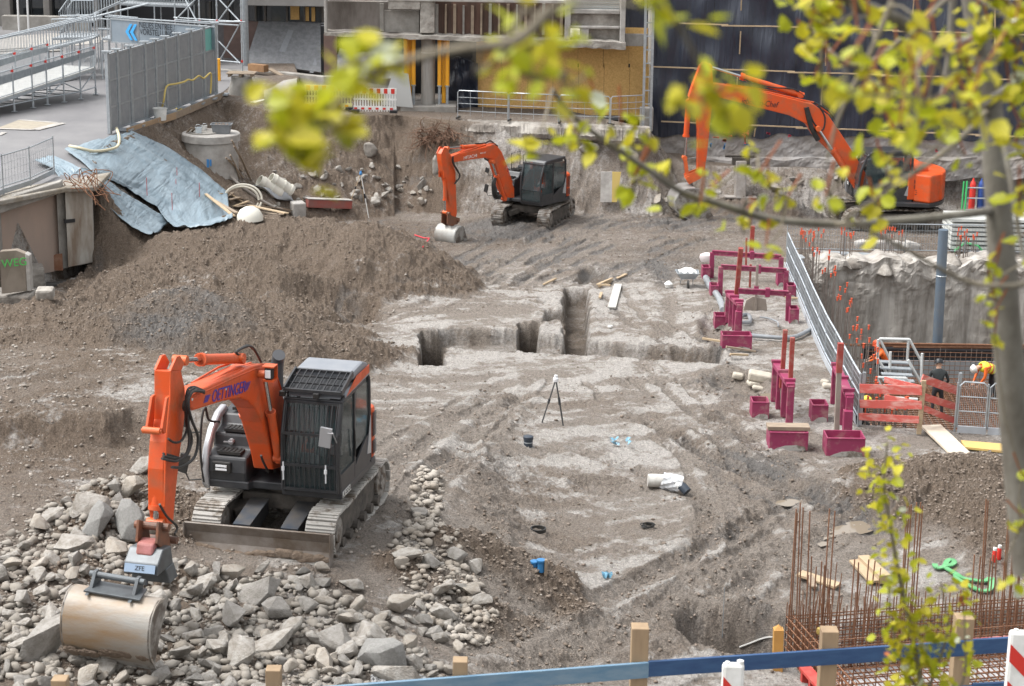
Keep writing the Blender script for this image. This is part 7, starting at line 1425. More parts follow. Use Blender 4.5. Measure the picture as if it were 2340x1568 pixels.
# ---------------------------------------------------------------- people
def person(label, base, yaw, joints, mats, helmet, vest=None):
    """one skinned body; joints in metres, forward = -Y"""
    T = Matrix.Translation(base) @ Matrix.Rotation(yaw, 4, 'Z')
    J = joints; names = list(J); idx = {n: i for i, n in enumerate(names)}
    E = [('pelvis', 'spine'), ('spine', 'chest'), ('chest', 'neck'), ('neck', 'head'), ('head', 'crown')]
    for s in 'LR': E += [('pelvis', 'hip'+s), ('hip'+s, 'knee'+s), ('knee'+s, 'ankle'+s), ('ankle'+s, 'toe'+s), ('chest', 'sho'+s), ('sho'+s, 'elb'+s), ('elb'+s, 'wri'+s), ('wri'+s, 'hand'+s)]
    rad = dict(pelvis=.15, spine=.14, chest=.16, neck=.06, head=.095, crown=.07, hip=.10, knee=.068, ankle=.05, toe=.045, sho=.075, elb=.05, wri=.035, hand=.035)
    me = bpy.data.meshes.new('person'); me.from_pydata([T @ Vector(J[n])-Vector(base) for n in names], [(idx[a], idx[b]) for a, b in E], [])
    o = bpy.data.objects.new('person', me); COL.objects.link(o); o.location = base; ORG[o.name] = Vector(base); tag(o, label, 'person')
    sk = o.modifiers.new('skin', 'SKIN'); sv = me.skin_vertices[0].data
    for n in names: r = rad[n.rstrip('LR') if n[-1] in 'LR' else n]; sv[idx[n]].radius = (r, r*.85)
    sv[idx['pelvis']].use_root = True; ss = o.modifiers.new('sub', 'SUBSURF'); ss.levels = ss.render_levels = 2
    dg = bpy.context.evaluated_depsgraph_get(); nm = bpy.data.meshes.new_from_object(o.evaluated_get(dg)); o.modifiers.clear(); o.data = nm
    for m in mats: nm.materials.append(m)
    # clothing by body zone: trousers, jacket, skin, boots
    inv = T.inverted(); Jv = {n: Vector(J[n]) for n in names}
    segs = [('pelvis', 'hipL', 0), ('pelvis', 'hipR', 0), ('hipL', 'kneeL', 0), ('hipR', 'kneeR', 0), ('kneeL', 'ankleL', 0), ('kneeR', 'ankleR', 0), ('ankleL', 'toeL', 3), ('ankleR', 'toeR', 3), ('pelvis', 'spine', 1), ('spine', 'chest', 1), ('chest', 'neck', 1), ('chest', 'shoL', 1), ('chest', 'shoR', 1), ('shoL', 'elbL', 1), ('shoR', 'elbR', 1), ('elbL', 'wriL', 1), ('elbR', 'wriR', 1), ('neck', 'head', 2), ('head', 'crown', 2), ('wriL', 'handL', 2), ('wriR', 'handR', 2)]
    for p in nm.polygons:
        c = inv @ (p.center+Vector(base)); best = 9; bi = 0
        for a, b, mi in segs:
            A_, B_ = Jv[a], Jv[b]; ab = B_-A_; t_ = max(0, min(1, (c-A_).dot(ab)/ab.length_squared)); d = (c-A_-ab*t_).length
            if d < best: best = d; bi = mi
        p.material_index = bi; p.use_smooth = True
    hd = Jv['head'].lerp(Jv['crown'], .35); up = (Jv['crown']-Jv['neck']).normalized(); Mh = up.to_track_quat('Z', 'Y').to_matrix()
    mb = MB(); mb.T = T; mb.lathe(hd+up*.03, [(.155, 0), (.15, .02), (.128, .03), (.12, .08), (.08, .13), (.001, .145)], 18, Mh, cap=False); mb.build('helmet', helmet, o, smooth=True)
    fw = Mh @ Vector((0, -1, 0))
    hc = hd-up*.02
    mb = MB(); mb.T = T; mb.lathe(hc+fw*.095, [(.001, -.02), (.016, -.01), (.012, .02), (.001, .03)], 8, Mh); mb.build('nose', mats[2], o, smooth=True)
    for s in (-1, 1):
        sd = Mh @ Vector((s, 0, 0)); mb = MB(); mb.T = T; mb.lathe(hc+sd*.095, [(.001, -.03), (.014, -.01), (.014, .015), (.001, .03)], 8, Mh); mb.build('ear', mats[2], o, smooth=True)
        w = Jv['hand'+'LR'[s > 0]]; e = Jv['wri'+'LR'[s > 0]]; d = (w-e).normalized(); u, v = perp(d)
        for k in range(5):
            off = u*(k-2)*.019; q0 = w+off+d*.0; ln = (.05, .075, .08, .075, .06)[k]; dd = d if k else (d+u*-.9).normalized()
            mb = MB(); mb.T = T; mb.tube([q0, q0+dd*ln*.5, q0+dd*ln*.9+v*.02], [.010, .009, .007], 6); mb.build('finger' if k else 'thumb', mats[2], o, smooth=True)
    if vest:
        A_, B_ = Jv['pelvis'].lerp(Jv['spine'], .3), Jv['neck'].lerp(Jv['chest'], .25); d = B_-A_; Mv = d.to_track_quat('Z', 'X').to_matrix(); L_ = d.length
        side = (Jv['shoL']-Jv['shoR']).normalized(); q = d.cross(side).normalized(); Mv = Matrix((side, q, d.normalized())).transposed()
        mb = MB(); mb.T = T; mb.lathe(A_, [(.17, 0), (.175, L_*.2), (.18, L_*.5), (.195, L_*.8), (.15, L_*.97), (.10, L_*1.02)], 20, Mv @ Matrix.Diagonal((1.12, .92, 1)), cap=False); ve = mb.build('vest', vest, o, smooth=True)
        for u in (.22, .5): mb = MB(); mb.T = T; mb.lathe(A_, [(.183, L_*u), (.186, L_*u+.05)], 20, Mv @ Matrix.Diagonal((1.13, .94, 1)), cap=False); mb.build('reflective_band', (ORC if vest == YV else LAMPM), ve, smooth=True)
    return o
SKIN = mat('skin', (.50, .30, .21), rough=.6); DKT = mat('dark_trousers', (.018, .018, .022), (.03, .03, .035), 10, .9); YV = mat('yellow_vest', (.70, .72, .05), rough=.6); ORJ = mat('orange_jacket', (.75, .14, .02), rough=.6); BOOT = mat('boot', (.03, .02, .015), rough=.7); DKJ = mat('dark_jacket', (.02, .024, .026), (.035, .04, .04), 8, .9)
def pose(kind):
    if kind == 'bend': return dict(pelvis=(0, .05, .92), spine=(0, -.10, 1.06), chest=(0, -.34, 1.13), neck=(0, -.50, 1.10), head=(0, -.60, 1.06), crown=(0, -.74, 1.02), hipL=(.10, .05, .86), kneeL=(.12, -.02, .48), ankleL=(.12, .08, .09), toeL=(.13, -.10, .04), hipR=(-.10, .05, .86), kneeR=(-.12, .02, .48), ankleR=(-.14, .12, .09), toeR=(-.15, -.06, .04), shoL=(.19, -.38, 1.08), elbL=(.22, -.42, .80), wriL=(.16, -.55, .58), handL=(.14, -.58, .50), shoR=(-.19, -.38, 1.08), elbR=(-.22, -.45, .80), wriR=(-.14, -.58, .60), handR=(-.12, -.62, .52))
    if kind == 'stand': return dict(pelvis=(0, 0, .93), spine=(0, -.03, 1.12), chest=(0, -.08, 1.34), neck=(0, -.12, 1.50), head=(0, -.16, 1.60), crown=(0, -.19, 1.70), hipL=(.10, 0, .88), kneeL=(.12, -.04, .48), ankleL=(.13, .03, .09), toeL=(.14, -.14, .04), hipR=(-.10, 0, .88), kneeR=(-.14, -.02, .48), ankleR=(-.16, .06, .09), toeR=(-.17, -.10, .04), shoL=(.20, -.08, 1.42), elbL=(.30, -.10, 1.14), wriL=(.24, -.32, 1.02), handL=(.20, -.38, .99), shoR=(-.20, -.08, 1.42), elbR=(-.31, -.06, 1.15), wriR=(-.26, -.28, 1.0), handR=(-.22, -.34, .97))
    return dict(pelvis=(0, .1, .42), spine=(0, .0, .60), chest=(0, -.14, .80), neck=(0, -.22, .94), head=(0, -.28, 1.03), crown=(0, -.32, 1.13), hipL=(.11, .08, .38), kneeL=(.18, -.32, .48), ankleL=(.16, -.05, .09), toeL=(.17, -.22, .04), hipR=(-.11, .08, .38), kneeR=(-.18, -.30, .46), ankleR=(-.16, -.03, .09), toeR=(-.17, -.20, .04), shoL=(.19, -.14, .86), elbL=(.26, -.32, .66), wriL=(.16, -.50, .55), handL=(.13, -.56, .52), shoR=(-.19, -.14, .86), elbR=(-.26, -.32, .66), wriR=(-.16, -.50, .55), handR=(-.13, -.56, .52))
b = PZ(*Z6(2110, 1160), PIT_Z+.45); person('worker in a yellow and orange vest and white helmet bending over the rebar', b, R(-70), pose('bend'), [DKT, ORJ, SKIN, BOOT], WHITE, YV)
b = PZ(*Z6(1735, 1285), PIT_Z+.45); person('worker in dark clothes standing on the rebar behind the barrier', b, R(175), pose('stand'), [DKT, DKJ, SKIN, BOOT], BLACK)
b = PZ(*Z6(1382, 1010), PIT_Z+.45); person('worker in an orange jacket crouching beyond the pit stair', b, R(-100), pose('crouch'), [DKT, ORJ, SKIN, BOOT], ORC)
b = PY(*Z6(1178, 1175), 46.2); b.z -= 1.05; person('worker with a yellow helmet crouching behind the white guard rail', b, R(60), pose('crouch'), [DKT, DKJ, SKIN, BOOT], mat('yellow_helmet', (.72, .62, .05), rough=.4))
# ================================================================ FOREGROUND: rubble, rebar footing, blue fence, small things
RUBL = [mat('rubble_pale', (.36, .342, .315), (.20, .178, .152), 2.6, .9, bump=.02, bscale=14), mat('rubble_grey', (.29, .275, .255), (.18, .165, .145), 2.8, .9, bump=.02, bscale=16), mat('rubble_brown', (.27, .235, .195), (.36, .33, .29), 2.2, .9, bump=.02, bscale=14), mat('asphalt_chunk', (.21, .205, .195), (.29, .285, .27), 14, .9, bump=.02, bscale=50)]
def rock_mesh(seed, m, npts=16, sub=True):
    import bmesh
    r = random.Random(seed); bm = bmesh.new()
    for i in range(npts):
        v = Vector((r.gauss(0, 1), r.gauss(0, 1), r.gauss(0, 1))).normalized(); k = r.uniform(.75, 1.0); bm.verts.new((v.x*k*1.0, v.y*k*.8, v.z*k*.62))
    g = bmesh.ops.convex_hull(bm, input=bm.verts[:]); bmesh.ops.delete(bm, geom=[e for e in g['geom_interior'] if isinstance(e, bmesh.types.BMVert)], context='VERTS')
    bmesh.ops.dissolve_limit(bm, angle_limit=R(14), verts=bm.verts[:], edges=bm.edges[:])
    bmesh.ops.bevel(bm, geom=bm.edges[:], offset=.09, segments=2, profile=.6, affect='EDGES', clamp_overlap=True)
    bmesh.ops.triangulate(bm, faces=bm.faces[:]); bmesh.ops.subdivide_edges(bm, edges=[e for e in bm.edges if e.calc_length() > .3], cuts=1)
    me = bpy.data.meshes.new('rubble_chunk'); bm.to_mesh(me); bm.free(); co = np.empty(len(me.vertices)*3); me.vertices.foreach_get('co', co); co = co.reshape(-1, 3)
    n = fbm(co[:, 0]+co[:, 2]*.7+seed, co[:, 1]-co[:, 2]*.5, 2.5, 4, 400+seed % 20); co *= (1+.10*n)[:, None]; me.vertices.foreach_set('co', co.ravel()); me.materials.append(m); me.polygons.foreach_set('use_smooth', [True]*len(me.polygons))
    try: me.set_sharp_from_angle(angle=R(28))
    except Exception: pass
    me.update(); return me
ROCKS = [rock_mesh(i*7+3, RUBL[(0, 0, 1, 0, 2, 1, 0, 2, 0, 1, 0, 2)[i]], 11+i % 7) for i in range(12)]+[rock_mesh(99, RUBL[3], 18)]
def pip(x, y, P):
    ins = False; j = len(P)-1
    for i in range(len(P)):
        if (P[i][1] > y) != (P[j][1] > y) and x < (P[j][0]-P[i][0])*(y-P[i][1])/(P[j][1]-P[i][1])+P[i][0]: ins = not ins
        j = i
    return ins
AREA1 = [(-60, 1330), (60, 1235), (120, 1175), (200, 1120), (300, 1085), (345, 1100), (340, 1200), (395, 1285), (520, 1305), (640, 1300), (760, 1310), (860, 1370), (1000, 1440), (1060, 1490), (1040, 1570), (700, 1590), (-60, 1590)]
AREA2 = [(890, 1290), (950, 1220), (940, 1130), (965, 1080), (1010, 1090), (1010, 1200), (1060, 1290), (1140, 1370), (1120, 1430), (1040, 1470), (960, 1420), (900, 1350)]
def rubble():
    n = 0; placed = []
    gr = {0: 'concrete rubble heap in front of the excavator', 1: 'rubble strewn along the bank edge'}
    lab = {0: 'jagged concrete chunk in the rubble heap before the caged excavator', 1: 'broken concrete chunk in the rubble strip along the bank'}
    def put(x, y, s, k, mesh=None, label=None, lift=.42, flat=1):
        nonlocal n
        g = G(x, y); me = mesh or random.choice(ROCKS[:12]); o = bpy.data.objects.new('rubble_chunk', me); COL.objects.link(o); o.location = g+V(0, 0, s*lift)
        o.rotation_euler = (random.uniform(-.6, .6), random.uniform(-.6, .6), random.uniform(0, 6.28)); o.scale = (s*random.uniform(.85, 1.25), s*random.uniform(.8, 1.15), s*random.uniform(.75, 1.15)*flat)
        tag(o, label or lab[k], 'rubble chunk', gr[k] if not label else None); n += 1; placed.append((x, y, s))
    # large ones read off the picture
    for x, y, s, l in ((845, 1470, .36, 'big tan rounded boulder above the blue fence rail'), (495, 1500, .33, 'pale pointed boulder standing upright near the bottom of the rubble heap'), (590, 1375, .42, 'broad pale slab chunk in the middle of the rubble heap'), (530, 1430, .38, 'long brownish chunk left of the pale standing boulder'), (650, 1470, .34, 'tall pale wedge shaped chunk right of the standing boulder'),
                       (100, 1505, .48, 'big soil covered boulder at the bottom left under the bucket'), (935, 1285, .30, 'angular pale boulder at the top of the rubble strip by the bank'), (985, 1300, .26, 'rounded tan boulder beside the angular pale one in the rubble strip'), (1085, 1310, .24, 'round brown boulder at the right edge of the rubble strip'), (1080, 1365, .26, 'bright pale boulder pair at the right tip of the rubble strip'),
                       (1100, 1395, .24, 'white faced chunk at the outer tip of the rubble strip'), (1020, 1420, .36, 'broad flat chunk at the lower end of the rubble strip'), (170, 1265, .36, 'large pale block left above the steel bucket'), (230, 1210, .42, 'large grey asphalt slab leaning in the heap left of the arm'), (300, 1215, .45, 'longest grey asphalt slab behind the excavator arm'), (60, 1385, .30, 'rounded grey chunk left of the steel bucket'),
                       (330, 1085, .34, 'big round grey boulder behind the excavator arm'), (90, 1215, .26, 'pale jagged chunk at the upper left of the heap'), (925, 1400, .33, 'brown flat boulder between heap and strip'), (880, 1530, .50, 'dark rounded lump covered by grey gravel near the blue rail')):
        put(x, y, s, 0, ROCKS[12] if 'asphalt' in l or 'gravel' in l else None, l, .45)
    tries = 0
    while n < 296 and tries < 9000:
        tries += 1; k = 0 if random.random() < .80 else 1; A = AREA1 if k == 0 else AREA2; x = random.uniform(-60, 1150); y = random.uniform(1080, 1590)
        if not pip(x, y, A): continue
        if 395 < x < 780 and y < 1305: continue
        s = min(.38, max(.085, random.lognormvariate(-1.74, .36)))*(1 if k == 0 else .9)
        if n > 260: s *= .8
        px = s*4400/30*.62
        if any(abs(x-a)**2+(1.9*abs(y-b))**2 < (.68*(px+c*4400/30*.62))**2 for a, b, c in placed): continue
        put(x, y, s, k)
rubble()
def scatter(name, n, sampler, smin, smax, m, label, cat='gravel', seed=0, power=2.2, embed=.25):
    r = np.random.default_rng(seed); base = []
    import itertools
    t = (1+5**.5)/2; ico = np.array([(-1, t, 0), (1, t, 0), (-1, -t, 0), (1, -t, 0), (0, -1, t), (0, 1, t), (0, -1, -t), (0, 1, -t), (t, 0, -1), (t, 0, 1), (-t, 0, -1), (-t, 0, 1)])/1.9
    fc = np.array([(0, 11, 5), (0, 5, 1), (0, 1, 7), (0, 7, 10), (0, 10, 11), (1, 5, 9), (5, 11, 4), (11, 10, 2), (10, 7, 6), (7, 1, 8), (3, 9, 4), (3, 4, 2), (3, 2, 6), (3, 6, 8), (3, 8, 9), (4, 9, 5), (2, 4, 11), (6, 2, 10), (8, 6, 7), (9, 8, 1)])
    xy = sampler(r, n); n = len(xy); z = hz(xy[:, 0], xy[:, 1]); s = smin+(smax-smin)*r.random(n)**power
    q = ico[None]*(1+r.uniform(-.42, .38, (n, 12, 1))); sc = np.stack([r.uniform(.8, 1.4, n), r.uniform(.7, 1.1, n), r.uniform(.45, .85, n)], -1)[:, None]; q = q*sc
    a = r.uniform(0, 6.28, n); ca, sa = np.cos(a)[:, None], np.sin(a)[:, None]; q = np.stack([q[..., 0]*ca-q[..., 1]*sa, q[..., 0]*sa+q[..., 1]*ca, q[..., 2]], -1)
    q = q*s[:, None, None]/2+np.stack([xy[:, 0], xy[:, 1], z+s*embed], -1)[:, None]; f = (fc[None]+(np.arange(n)*12)[:, None, None]).reshape(-1, 3)
    me = bpy.data.meshes.new(name); me.vertices.add(n*12); me.vertices.foreach_set('co', q.astype(np.float32).ravel()); me.loops.add(f.size); me.loops.foreach_set('vertex_index', f.ravel().astype(np.int32))
    me.polygons.add(len(f)); me.polygons.foreach_set('loop_start', np.arange(0, f.size, 3, dtype=np.int32)); me.polygons.foreach_set('loop_total', np.full(len(f), 3, np.int32)); me.update(); me.materials.append(m)
    o = bpy.data.objects.new(name, me); COL.objects.link(o); return tag(o, label, cat, kind='stuff')
def samp(weight, ulo=-.30, uhi=.30, ylo=24, yhi=80, pw=1.0):
    def f(r, n):
        out = []; tot = 0
        while tot < n:
            k = n*3; u = r.uniform(ulo, uhi, k); y = ylo*(yhi/ylo)**r.random(k); i = np.clip(np.searchsorted(us, u), 0, len(us)-1); j = np.clip(np.searchsorted(ys, y), 0, len(ys)-1); w = weight(i, j); m = r.random(k) < w
            p = np.stack([u*y, y], -1)[m]; out.append(p); tot += len(p)
            if len(out) > 30: break
        return np.concatenate(out)[:n]
    return f
def clods():
    nst = 1-MK['street']; nd = (1-MK['pit'])*nst
    hp = np.clip(MK['heap']*.9+MK['slope']*.5+.30*MK['wet']+.03+.10*(MK['n2'] > .35), 0, 1)*nd
    left = np.clip((-XX-1.0)/3, 0, 1)*np.clip((58-YY)/5, 0, 1)*nd; back = np.clip((YY-58)/6, 0, 1)*nd*(MK['n1'] > -.1)
    E1 = mat('earth_clod', (.20, .16, .125), (.25, .205, .17), 2.5, .95, bump=.01, bscale=30); E2 = mat('grey_pebble', (.33, .30, .265), (.22, .19, .16), 7, .9, sharp=.05); E3 = mat('dark_clod', (.125, .098, .075), (.19, .155, .125), 2, .95)
    scatter('earth_clods', 30000, samp(lambda i, j: hp[j, i]), 0.02, .075, E1, 'brown earth clods over the heaps and churned ruts', 'earth clods', 1, 5)
    scatter('earth_clods', 14000, samp(lambda i, j: np.clip(hp+back*.5, 0, 1)[j, i]), 0.02, .095, E3, 'dark wet clods over the heaps and pit walls', 'earth clods', 2, 5)
    scatter('pebbles', 8000, samp(lambda i, j: np.clip(left*(1-.85*MK['heap']), 0, 1)[j, i], ylo=24, yhi=60), .02, .10, E2, 'grey pebbles and small stones over the left ground', 'pebbles', 3, 7)
    scatter('pebbles', 5000, samp(lambda i, j: (nd*.6)[j, i]), .015, .05, E2, 'fine grey grit over the flat mud', 'pebbles', 4, 3)
    A1 = [PZ(x, y, 2.0)[:2] for x, y in AREA1]; A1 = np.array(A1)
    def rb(r, n):
        lo, hi = A1.min(0), A1.max(0); p = r.uniform(lo, hi, (n*3, 2)); p = p[inpoly(p[:, 0], p[:, 1], A1)]; return p[:n]
    scatter('small_rubble', 3800, rb, .05, .22, mat('rubble_fines', (.29, .268, .238), (.21, .185, .155), 3, .95), 'small broken stones between the concrete chunks', 'small rubble', 5, 3, .2)
    A2 = np.array([PZ(x, y, 1.3)[:2] for x, y in AREA2])
    def rb2(r, n): lo, hi = A2.min(0), A2.max(0); p = r.uniform(lo, hi, (n*3, 2)); p = p[inpoly(p[:, 0], p[:, 1], A2)]; return p[:n]
    scatter('small_rubble', 700, rb2, .05, .20, RUBL[2], 'small stones in the rubble strip along the bank', 'small rubble', 6, 2.2, .3)
    A3 = np.array([PZ(x, y, 2.0)[:2] for x, y in ((850, 1500), (900, 1470), (1010, 1500), (1060, 1568), (930, 1600), (850, 1590))])
    def rb3(r, n): lo, hi = A3.min(0), A3.max(0); p = r.uniform(lo, hi, (n*3, 2)); p = p[inpoly(p[:, 0], p[:, 1], A3)]; return p[:n]
    scatter('grey_gravel', 12000, rb3, .022, .05, mat('blue_grey_gravel', (.24, .24, .24), (.33, .33, .33), 20, .9), 'spilled heap of fine blue-grey gravel above the blue rail', 'gravel', 7, 1, 1.2)
clods()
def boulders_back():
    for i in range(60):
        x = random.uniform(620, 990); y = random.uniform(385, 480); s = random.uniform(.10, .32); g = G(x, y); o = bpy.data.objects.new('stone', random.choice(ROCKS[:12])); COL.objects.link(o); o.location = g+V(0, 0, s*.2); o.scale = (s, s, s); o.rotation_euler = (random.random(), random.random(), random.random()*6); tag(o, 'stone on the churned earth below the roots', 'stone', 'stones on the far churned earth')
    for i in range(14):
        x, y = random.choice(((random.uniform(1500, 1640), random.uniform(430, 470)), (random.uniform(1750, 1990), random.uniform(410, 450)))); s = random.uniform(.15, .4); g = G(x, y); o = bpy.data.objects.new('stone', random.choice(ROCKS[:12])); COL.objects.link(o); o.location = g+V(0, 0, s*.2); o.scale = (s*1.3, s, s*.8); o.rotation_euler = (random.random(), random.random(), random.random()*6); tag(o, 'broken stone at the foot of the pale foundation wall', 'stone', 'stones below the foundation wall')
    g = G(1690, 450); t = thing('ditch_bucket', g, 'long narrow muddy grey digger bucket lying below the foundation wall', 'digger bucket'); m = mat('old_grey_steel', (.33, .31, .29), (.22, .19, .165), 3, .7)
    mb = MB(); mb.box(g+V(0, 0, .7), (.45, .5, 1.5), Matrix.Rotation(R(-12), 3, 'X')); mb.build('bucket_back', m, t, bevel=.05); mb = MB(); mb.cyl(g+V(-.65, .1, 1.65), g+V(.65, .1, 1.65), .07, 12); mb.box(g+V(0, .1, 1.45), (.7, .3, .3)); mb.build('bucket_hanger', TRKD, t); mb = MB(); mb.box(g+V(0, -.2, .03), (1.3, .5, .06)); mb.build('bucket_lip', m, t, bevel=.01)
    # yellow-edged formwork panel and pale slab in the back wall
    g = G(1400, 455); t = thing('formwork_panel', g, 'pale formwork panel with a yellow edge leaning on the far pit wall', 'formwork panel'); a, b = PY(1372, 462, g.y-.3), PY(1398, 462, g.y-.3); top = PY(1385, 392, g.y+.1).z
    mb = MB(); mb.prism([a, b, V(b.x, b.y+.3, top), V(a.x, a.y+.3, top)], (0, .08, 0)); mb.build('panel_face', CONCL, t); mb = MB(); mb.prism([b, b+V(.2, 0, 0), V(b.x+.35, b.y+.3, top), V(b.x, b.y+.3, top)], (0, .06, 0)); mb.build('yellow_edge', mat('yellow_edge_board', (.45, .33, .10), rough=.6), t)
boulders_back()
def footing():
    t = thing('rebar_footing_cage', V(*(CC+CU*3)[:2], CAGE_Z), 'large rusty rebar footing cage behind the blue rail with tall corner bars', 'rebar cage'); z0, z1 = CAGE_Z+.05, .28; L, W = 6.6, 3.6; O_ = V(CC.x, CC.y, 0)
    def at(u, v, z): p = O_+CU*u+CV*v; return V(p.x, p.y, z)
    def facebars(nm, u0, v0, u1, v1, sp=.13, extra=0):
        mb = MB(); a, b = at(u0, v0, 0), at(u1, v1, 0); n = int((b-a).length/sp)
        for k in range(n+1): c = a.lerp(b, k/n); h = z1+random.uniform(.0, .35 if extra else .06); mb.bar((c.x, c.y, z0), (c.x+random.uniform(-.01, .01), c.y, h), .016)
        mb.build('vertical_bars', RUST, t); mb = MB()
        for k in range(8): z = lerp(z0, z1, k/7); mb.bar(V(a.x, a.y, z), V(b.x, b.y, z), .016)
        mb.build('horizontal_bars', RUST, t)
    for vv in (0, .12): facebars('b', 0, vv, L, vv, extra=1)
    for uu in (0, .12): facebars('l', uu, 0, uu, W)
    facebars('m', 0, 1.1, L, 1.1, .2); facebars('f', .1, W, L, W); facebars('r', 5.2, 0, 5.2, W, .2)
    for z in (z0, z0+.1): 
        mb = MB()
        for k in range(34): mb.bar(at(k*.2, 0, z), at(k*.2, W, z), .016)
        for k in range(18): mb.bar(at(0, k*.2, z), at(L, k*.2, z), .016)
        mb.build('floor_mat', RUST, t)
    # tall bars traced from the picture
    Z9 = lambda x, y: Q(9, x, y)
    TB = [(780, 355, 735, 1), (788, 383, 748, 1), (808, 315, 795, 1), (828, 345, 806, 1), (874, 370, 842, 1), (1008, 352, 962, 1), (1045, 370, 990, 1), (885, 680, 872, 2), (918, 750, 900, 2), (955, 715, 930, 2), (975, 740, 945, 2), (1180, 700, 1160, 2), (1207, 720, 1180, 2), (1277, 700, 1238, 2), (1320, 710, 1275, 2), (1540, 312, 1480, 1), (1555, 330, 1500, 1), (1568, 325, 1520, 1), (1604, 310, 1555, 1), (1632, 310, 1580, 1), (1645, 335, 1600, 1), (2000, 668, 1975, 2), (2042, 680, 2010, 2), (2080, 288, 2040, 1), (2093, 300, 2060, 1), (2110, 690, 2080, 2), (2130, 670, 2110, 2), (2150, 690, 2130, 2), (2255, 262, 2200, 1), (2240, 320, 2190, 1), (2280, 300, 2235, 1), (2295, 320, 2250, 1), (2320, 420, 2285, 1), (2335, 520, 2300, 2), (2400, 300, 2360, 1)]
    for x, y, xb, k in TB:
        b = PZ(*Z9(xb, 1110-(xb-735)*.06), z1); a = PY(*Z9(x, y), b.y); b.z = z0; mb = MB(); mb.tube([b, b.lerp(a, .5)+V(random.uniform(-.02, .02), 0, 0), a], .0125, 6); mb.build('tall_bar', RUST, t)
    for i in range(26):
        b = at(random.uniform(.2, 1.6), random.uniform(.1, .7), z1-.2); mb = MB(); mb.bar(b, b+V(random.uniform(-.05, .1), 0, random.uniform(.5, 1.2)), .014); mb.build('short_bar', RUST, t)
    s = MB(); s.prism([at(.1, .05, CAGE_Z+.004), at(L+.3, .05, CAGE_Z+.004), at(L+.3, W+.4, CAGE_Z+.004), at(.1, W+.4, CAGE_Z+.004)], (0, 0, .03)); s.build('blinding_slab', mat('white_insulation', (.52, .53, .55), (.44, .45, .46), 3, .6), label='pale insulation slab under the rusty rebar cage', cat='slab')
    mb = MB(); mb.box(at(3.4, .3, -.35), (6, .05, .14), Matrix.Rotation(R(12.8), 3, 'Z')); mb.build('red_rail', mat('red_rail', (.55, .10, .09), (.6, .3, .28), 3, .5), label='thin red rail behind the bars of the footing cage', cat='rail')
    # red ribbed formwork at the left side, yellow post
    f = thing('red_formwork', at(-.15, 2.5, CAGE_Z), 'red ribbed formwork panel against the left side of the rebar cage', 'formwork'); RF = mat('red_formwork_paint', (.45, .035, .03), (.40, .09, .07), 5, .5)
    mb = MB(); mb.slab(at(-.2, 1.6, CAGE_Z), at(-.2, 4.6, CAGE_Z), at(-.2, 4.6, .05), at(-.2, 1.6, .05), .04); mb.build('panel_face', RF, f)
    for k in range(9): mb = MB(); mb.bar(at(-.30, 1.7+k*.35, CAGE_Z), at(-.30, 1.7+k*.35, .05), .08, .12, up=tuple(CU)); mb.build('rib', RF, f, bevel=.01)
    mb = MB(); mb.bar(at(-.27, 1.6, .08), at(-.27, 4.6, .08), .2, .05); mb.build('top_flange', RF, f)
    b = PZ(*Z9(650, 1460), -.1); a = PY(*Z9(658, 1175), b.y); mb = MB(); mb.bar(b, a, .16, .16, up=(0, 1, 0)); mb.lathe(a-V(0, 0, .01), [(.11, 0), (.001, .09)], 4, Matrix.Rotation(R(45), 3, 'Z')); mb.build('stake', mat('ochre_wood', (.50, .27, .07), (.42, .22, .06), 3, .6), bevel=.01, label='ochre painted wooden stake with a pointed top left of the rebar cage', cat='stake')
    mb = MB(); mb.tube(spline([G(*Z9(x, y), .05) for x, y in ((390, 1345), (450, 1300), (560, 1278), (640, 1275))], 5), .018, 6); mb.build('cable', mat('pale_cable', (.4, .4, .38)), smooth=True, label='thin pale cable running to the ochre stake', cat='cable')
    for k, (x0, y0, x1, y1, w, lab) in enumerate(((1190, 735, 1330, 885, .30, 'pale plank lying left in the pair behind the cage'), (1235, 730, 1385, 885, .22, 'timber beam lying right in the pair behind the cage'), (800, 830, 1065, 915, .25, 'broken pale board behind the left tall bars'), (870, 850, 900, 930, .12, 'short brown stake behind the left tall bars'))):
        mb = MB(); mb.bar(G(*Z9(x0, y0), .08), G(*Z9(x1, y1), .08+.05*(k == 1)), w, .05+.12*(k == 1)); mb.build('plank', WOOD if k != 3 else WOODG, bevel=.006, label=lab, cat='plank')
    sl = mat('green_sling', (.07, .28, .10), (.14, .36, .17), 5, .6)
    for k, pts in enumerate(([(1725, 755), (1740, 780), (1790, 770), (1810, 735), (1840, 722), (1860, 745), (1830, 765), (1790, 770), (1860, 815), (1920, 850), (1990, 865), (2060, 870), (2110, 850)], [(1870, 825), (1880, 860), (1960, 900), (2020, 930), (2080, 940), (2110, 915), (2118, 850)])):
        mb = MB(); P = spline([G(*Z9(x, y), .06) for x, y in pts], 6)
        for i in range(len(P)-1): mb.bar(P[i], P[i+1], .10, .025)
        mb.build('lifting_sling', sl, label='green lifting sling on the mud behind the cage, %s strand' % ('longer', 'shorter')[k], cat='sling', group='green lifting slings')
    for k, (x, y) in enumerate(((2132, 720), (2165, 700))): g = G(*Z9(x, y)); mb = MB(); mb.lathe(g, [(.04, 0), (.04, .2), (.03, .23)], 14); o = mb.build('red_cartridge', RED, smooth=True, label='red bottle with white cap behind the tall bars, %s of two' % ('left', 'right')[k], cat='bottle', group='red bottles behind the bars'); mb = MB(); mb.lathe(g, [(.035, .23), (.035, .28), (.001, .28)], 12); mb.build('cap', WHITE, o)
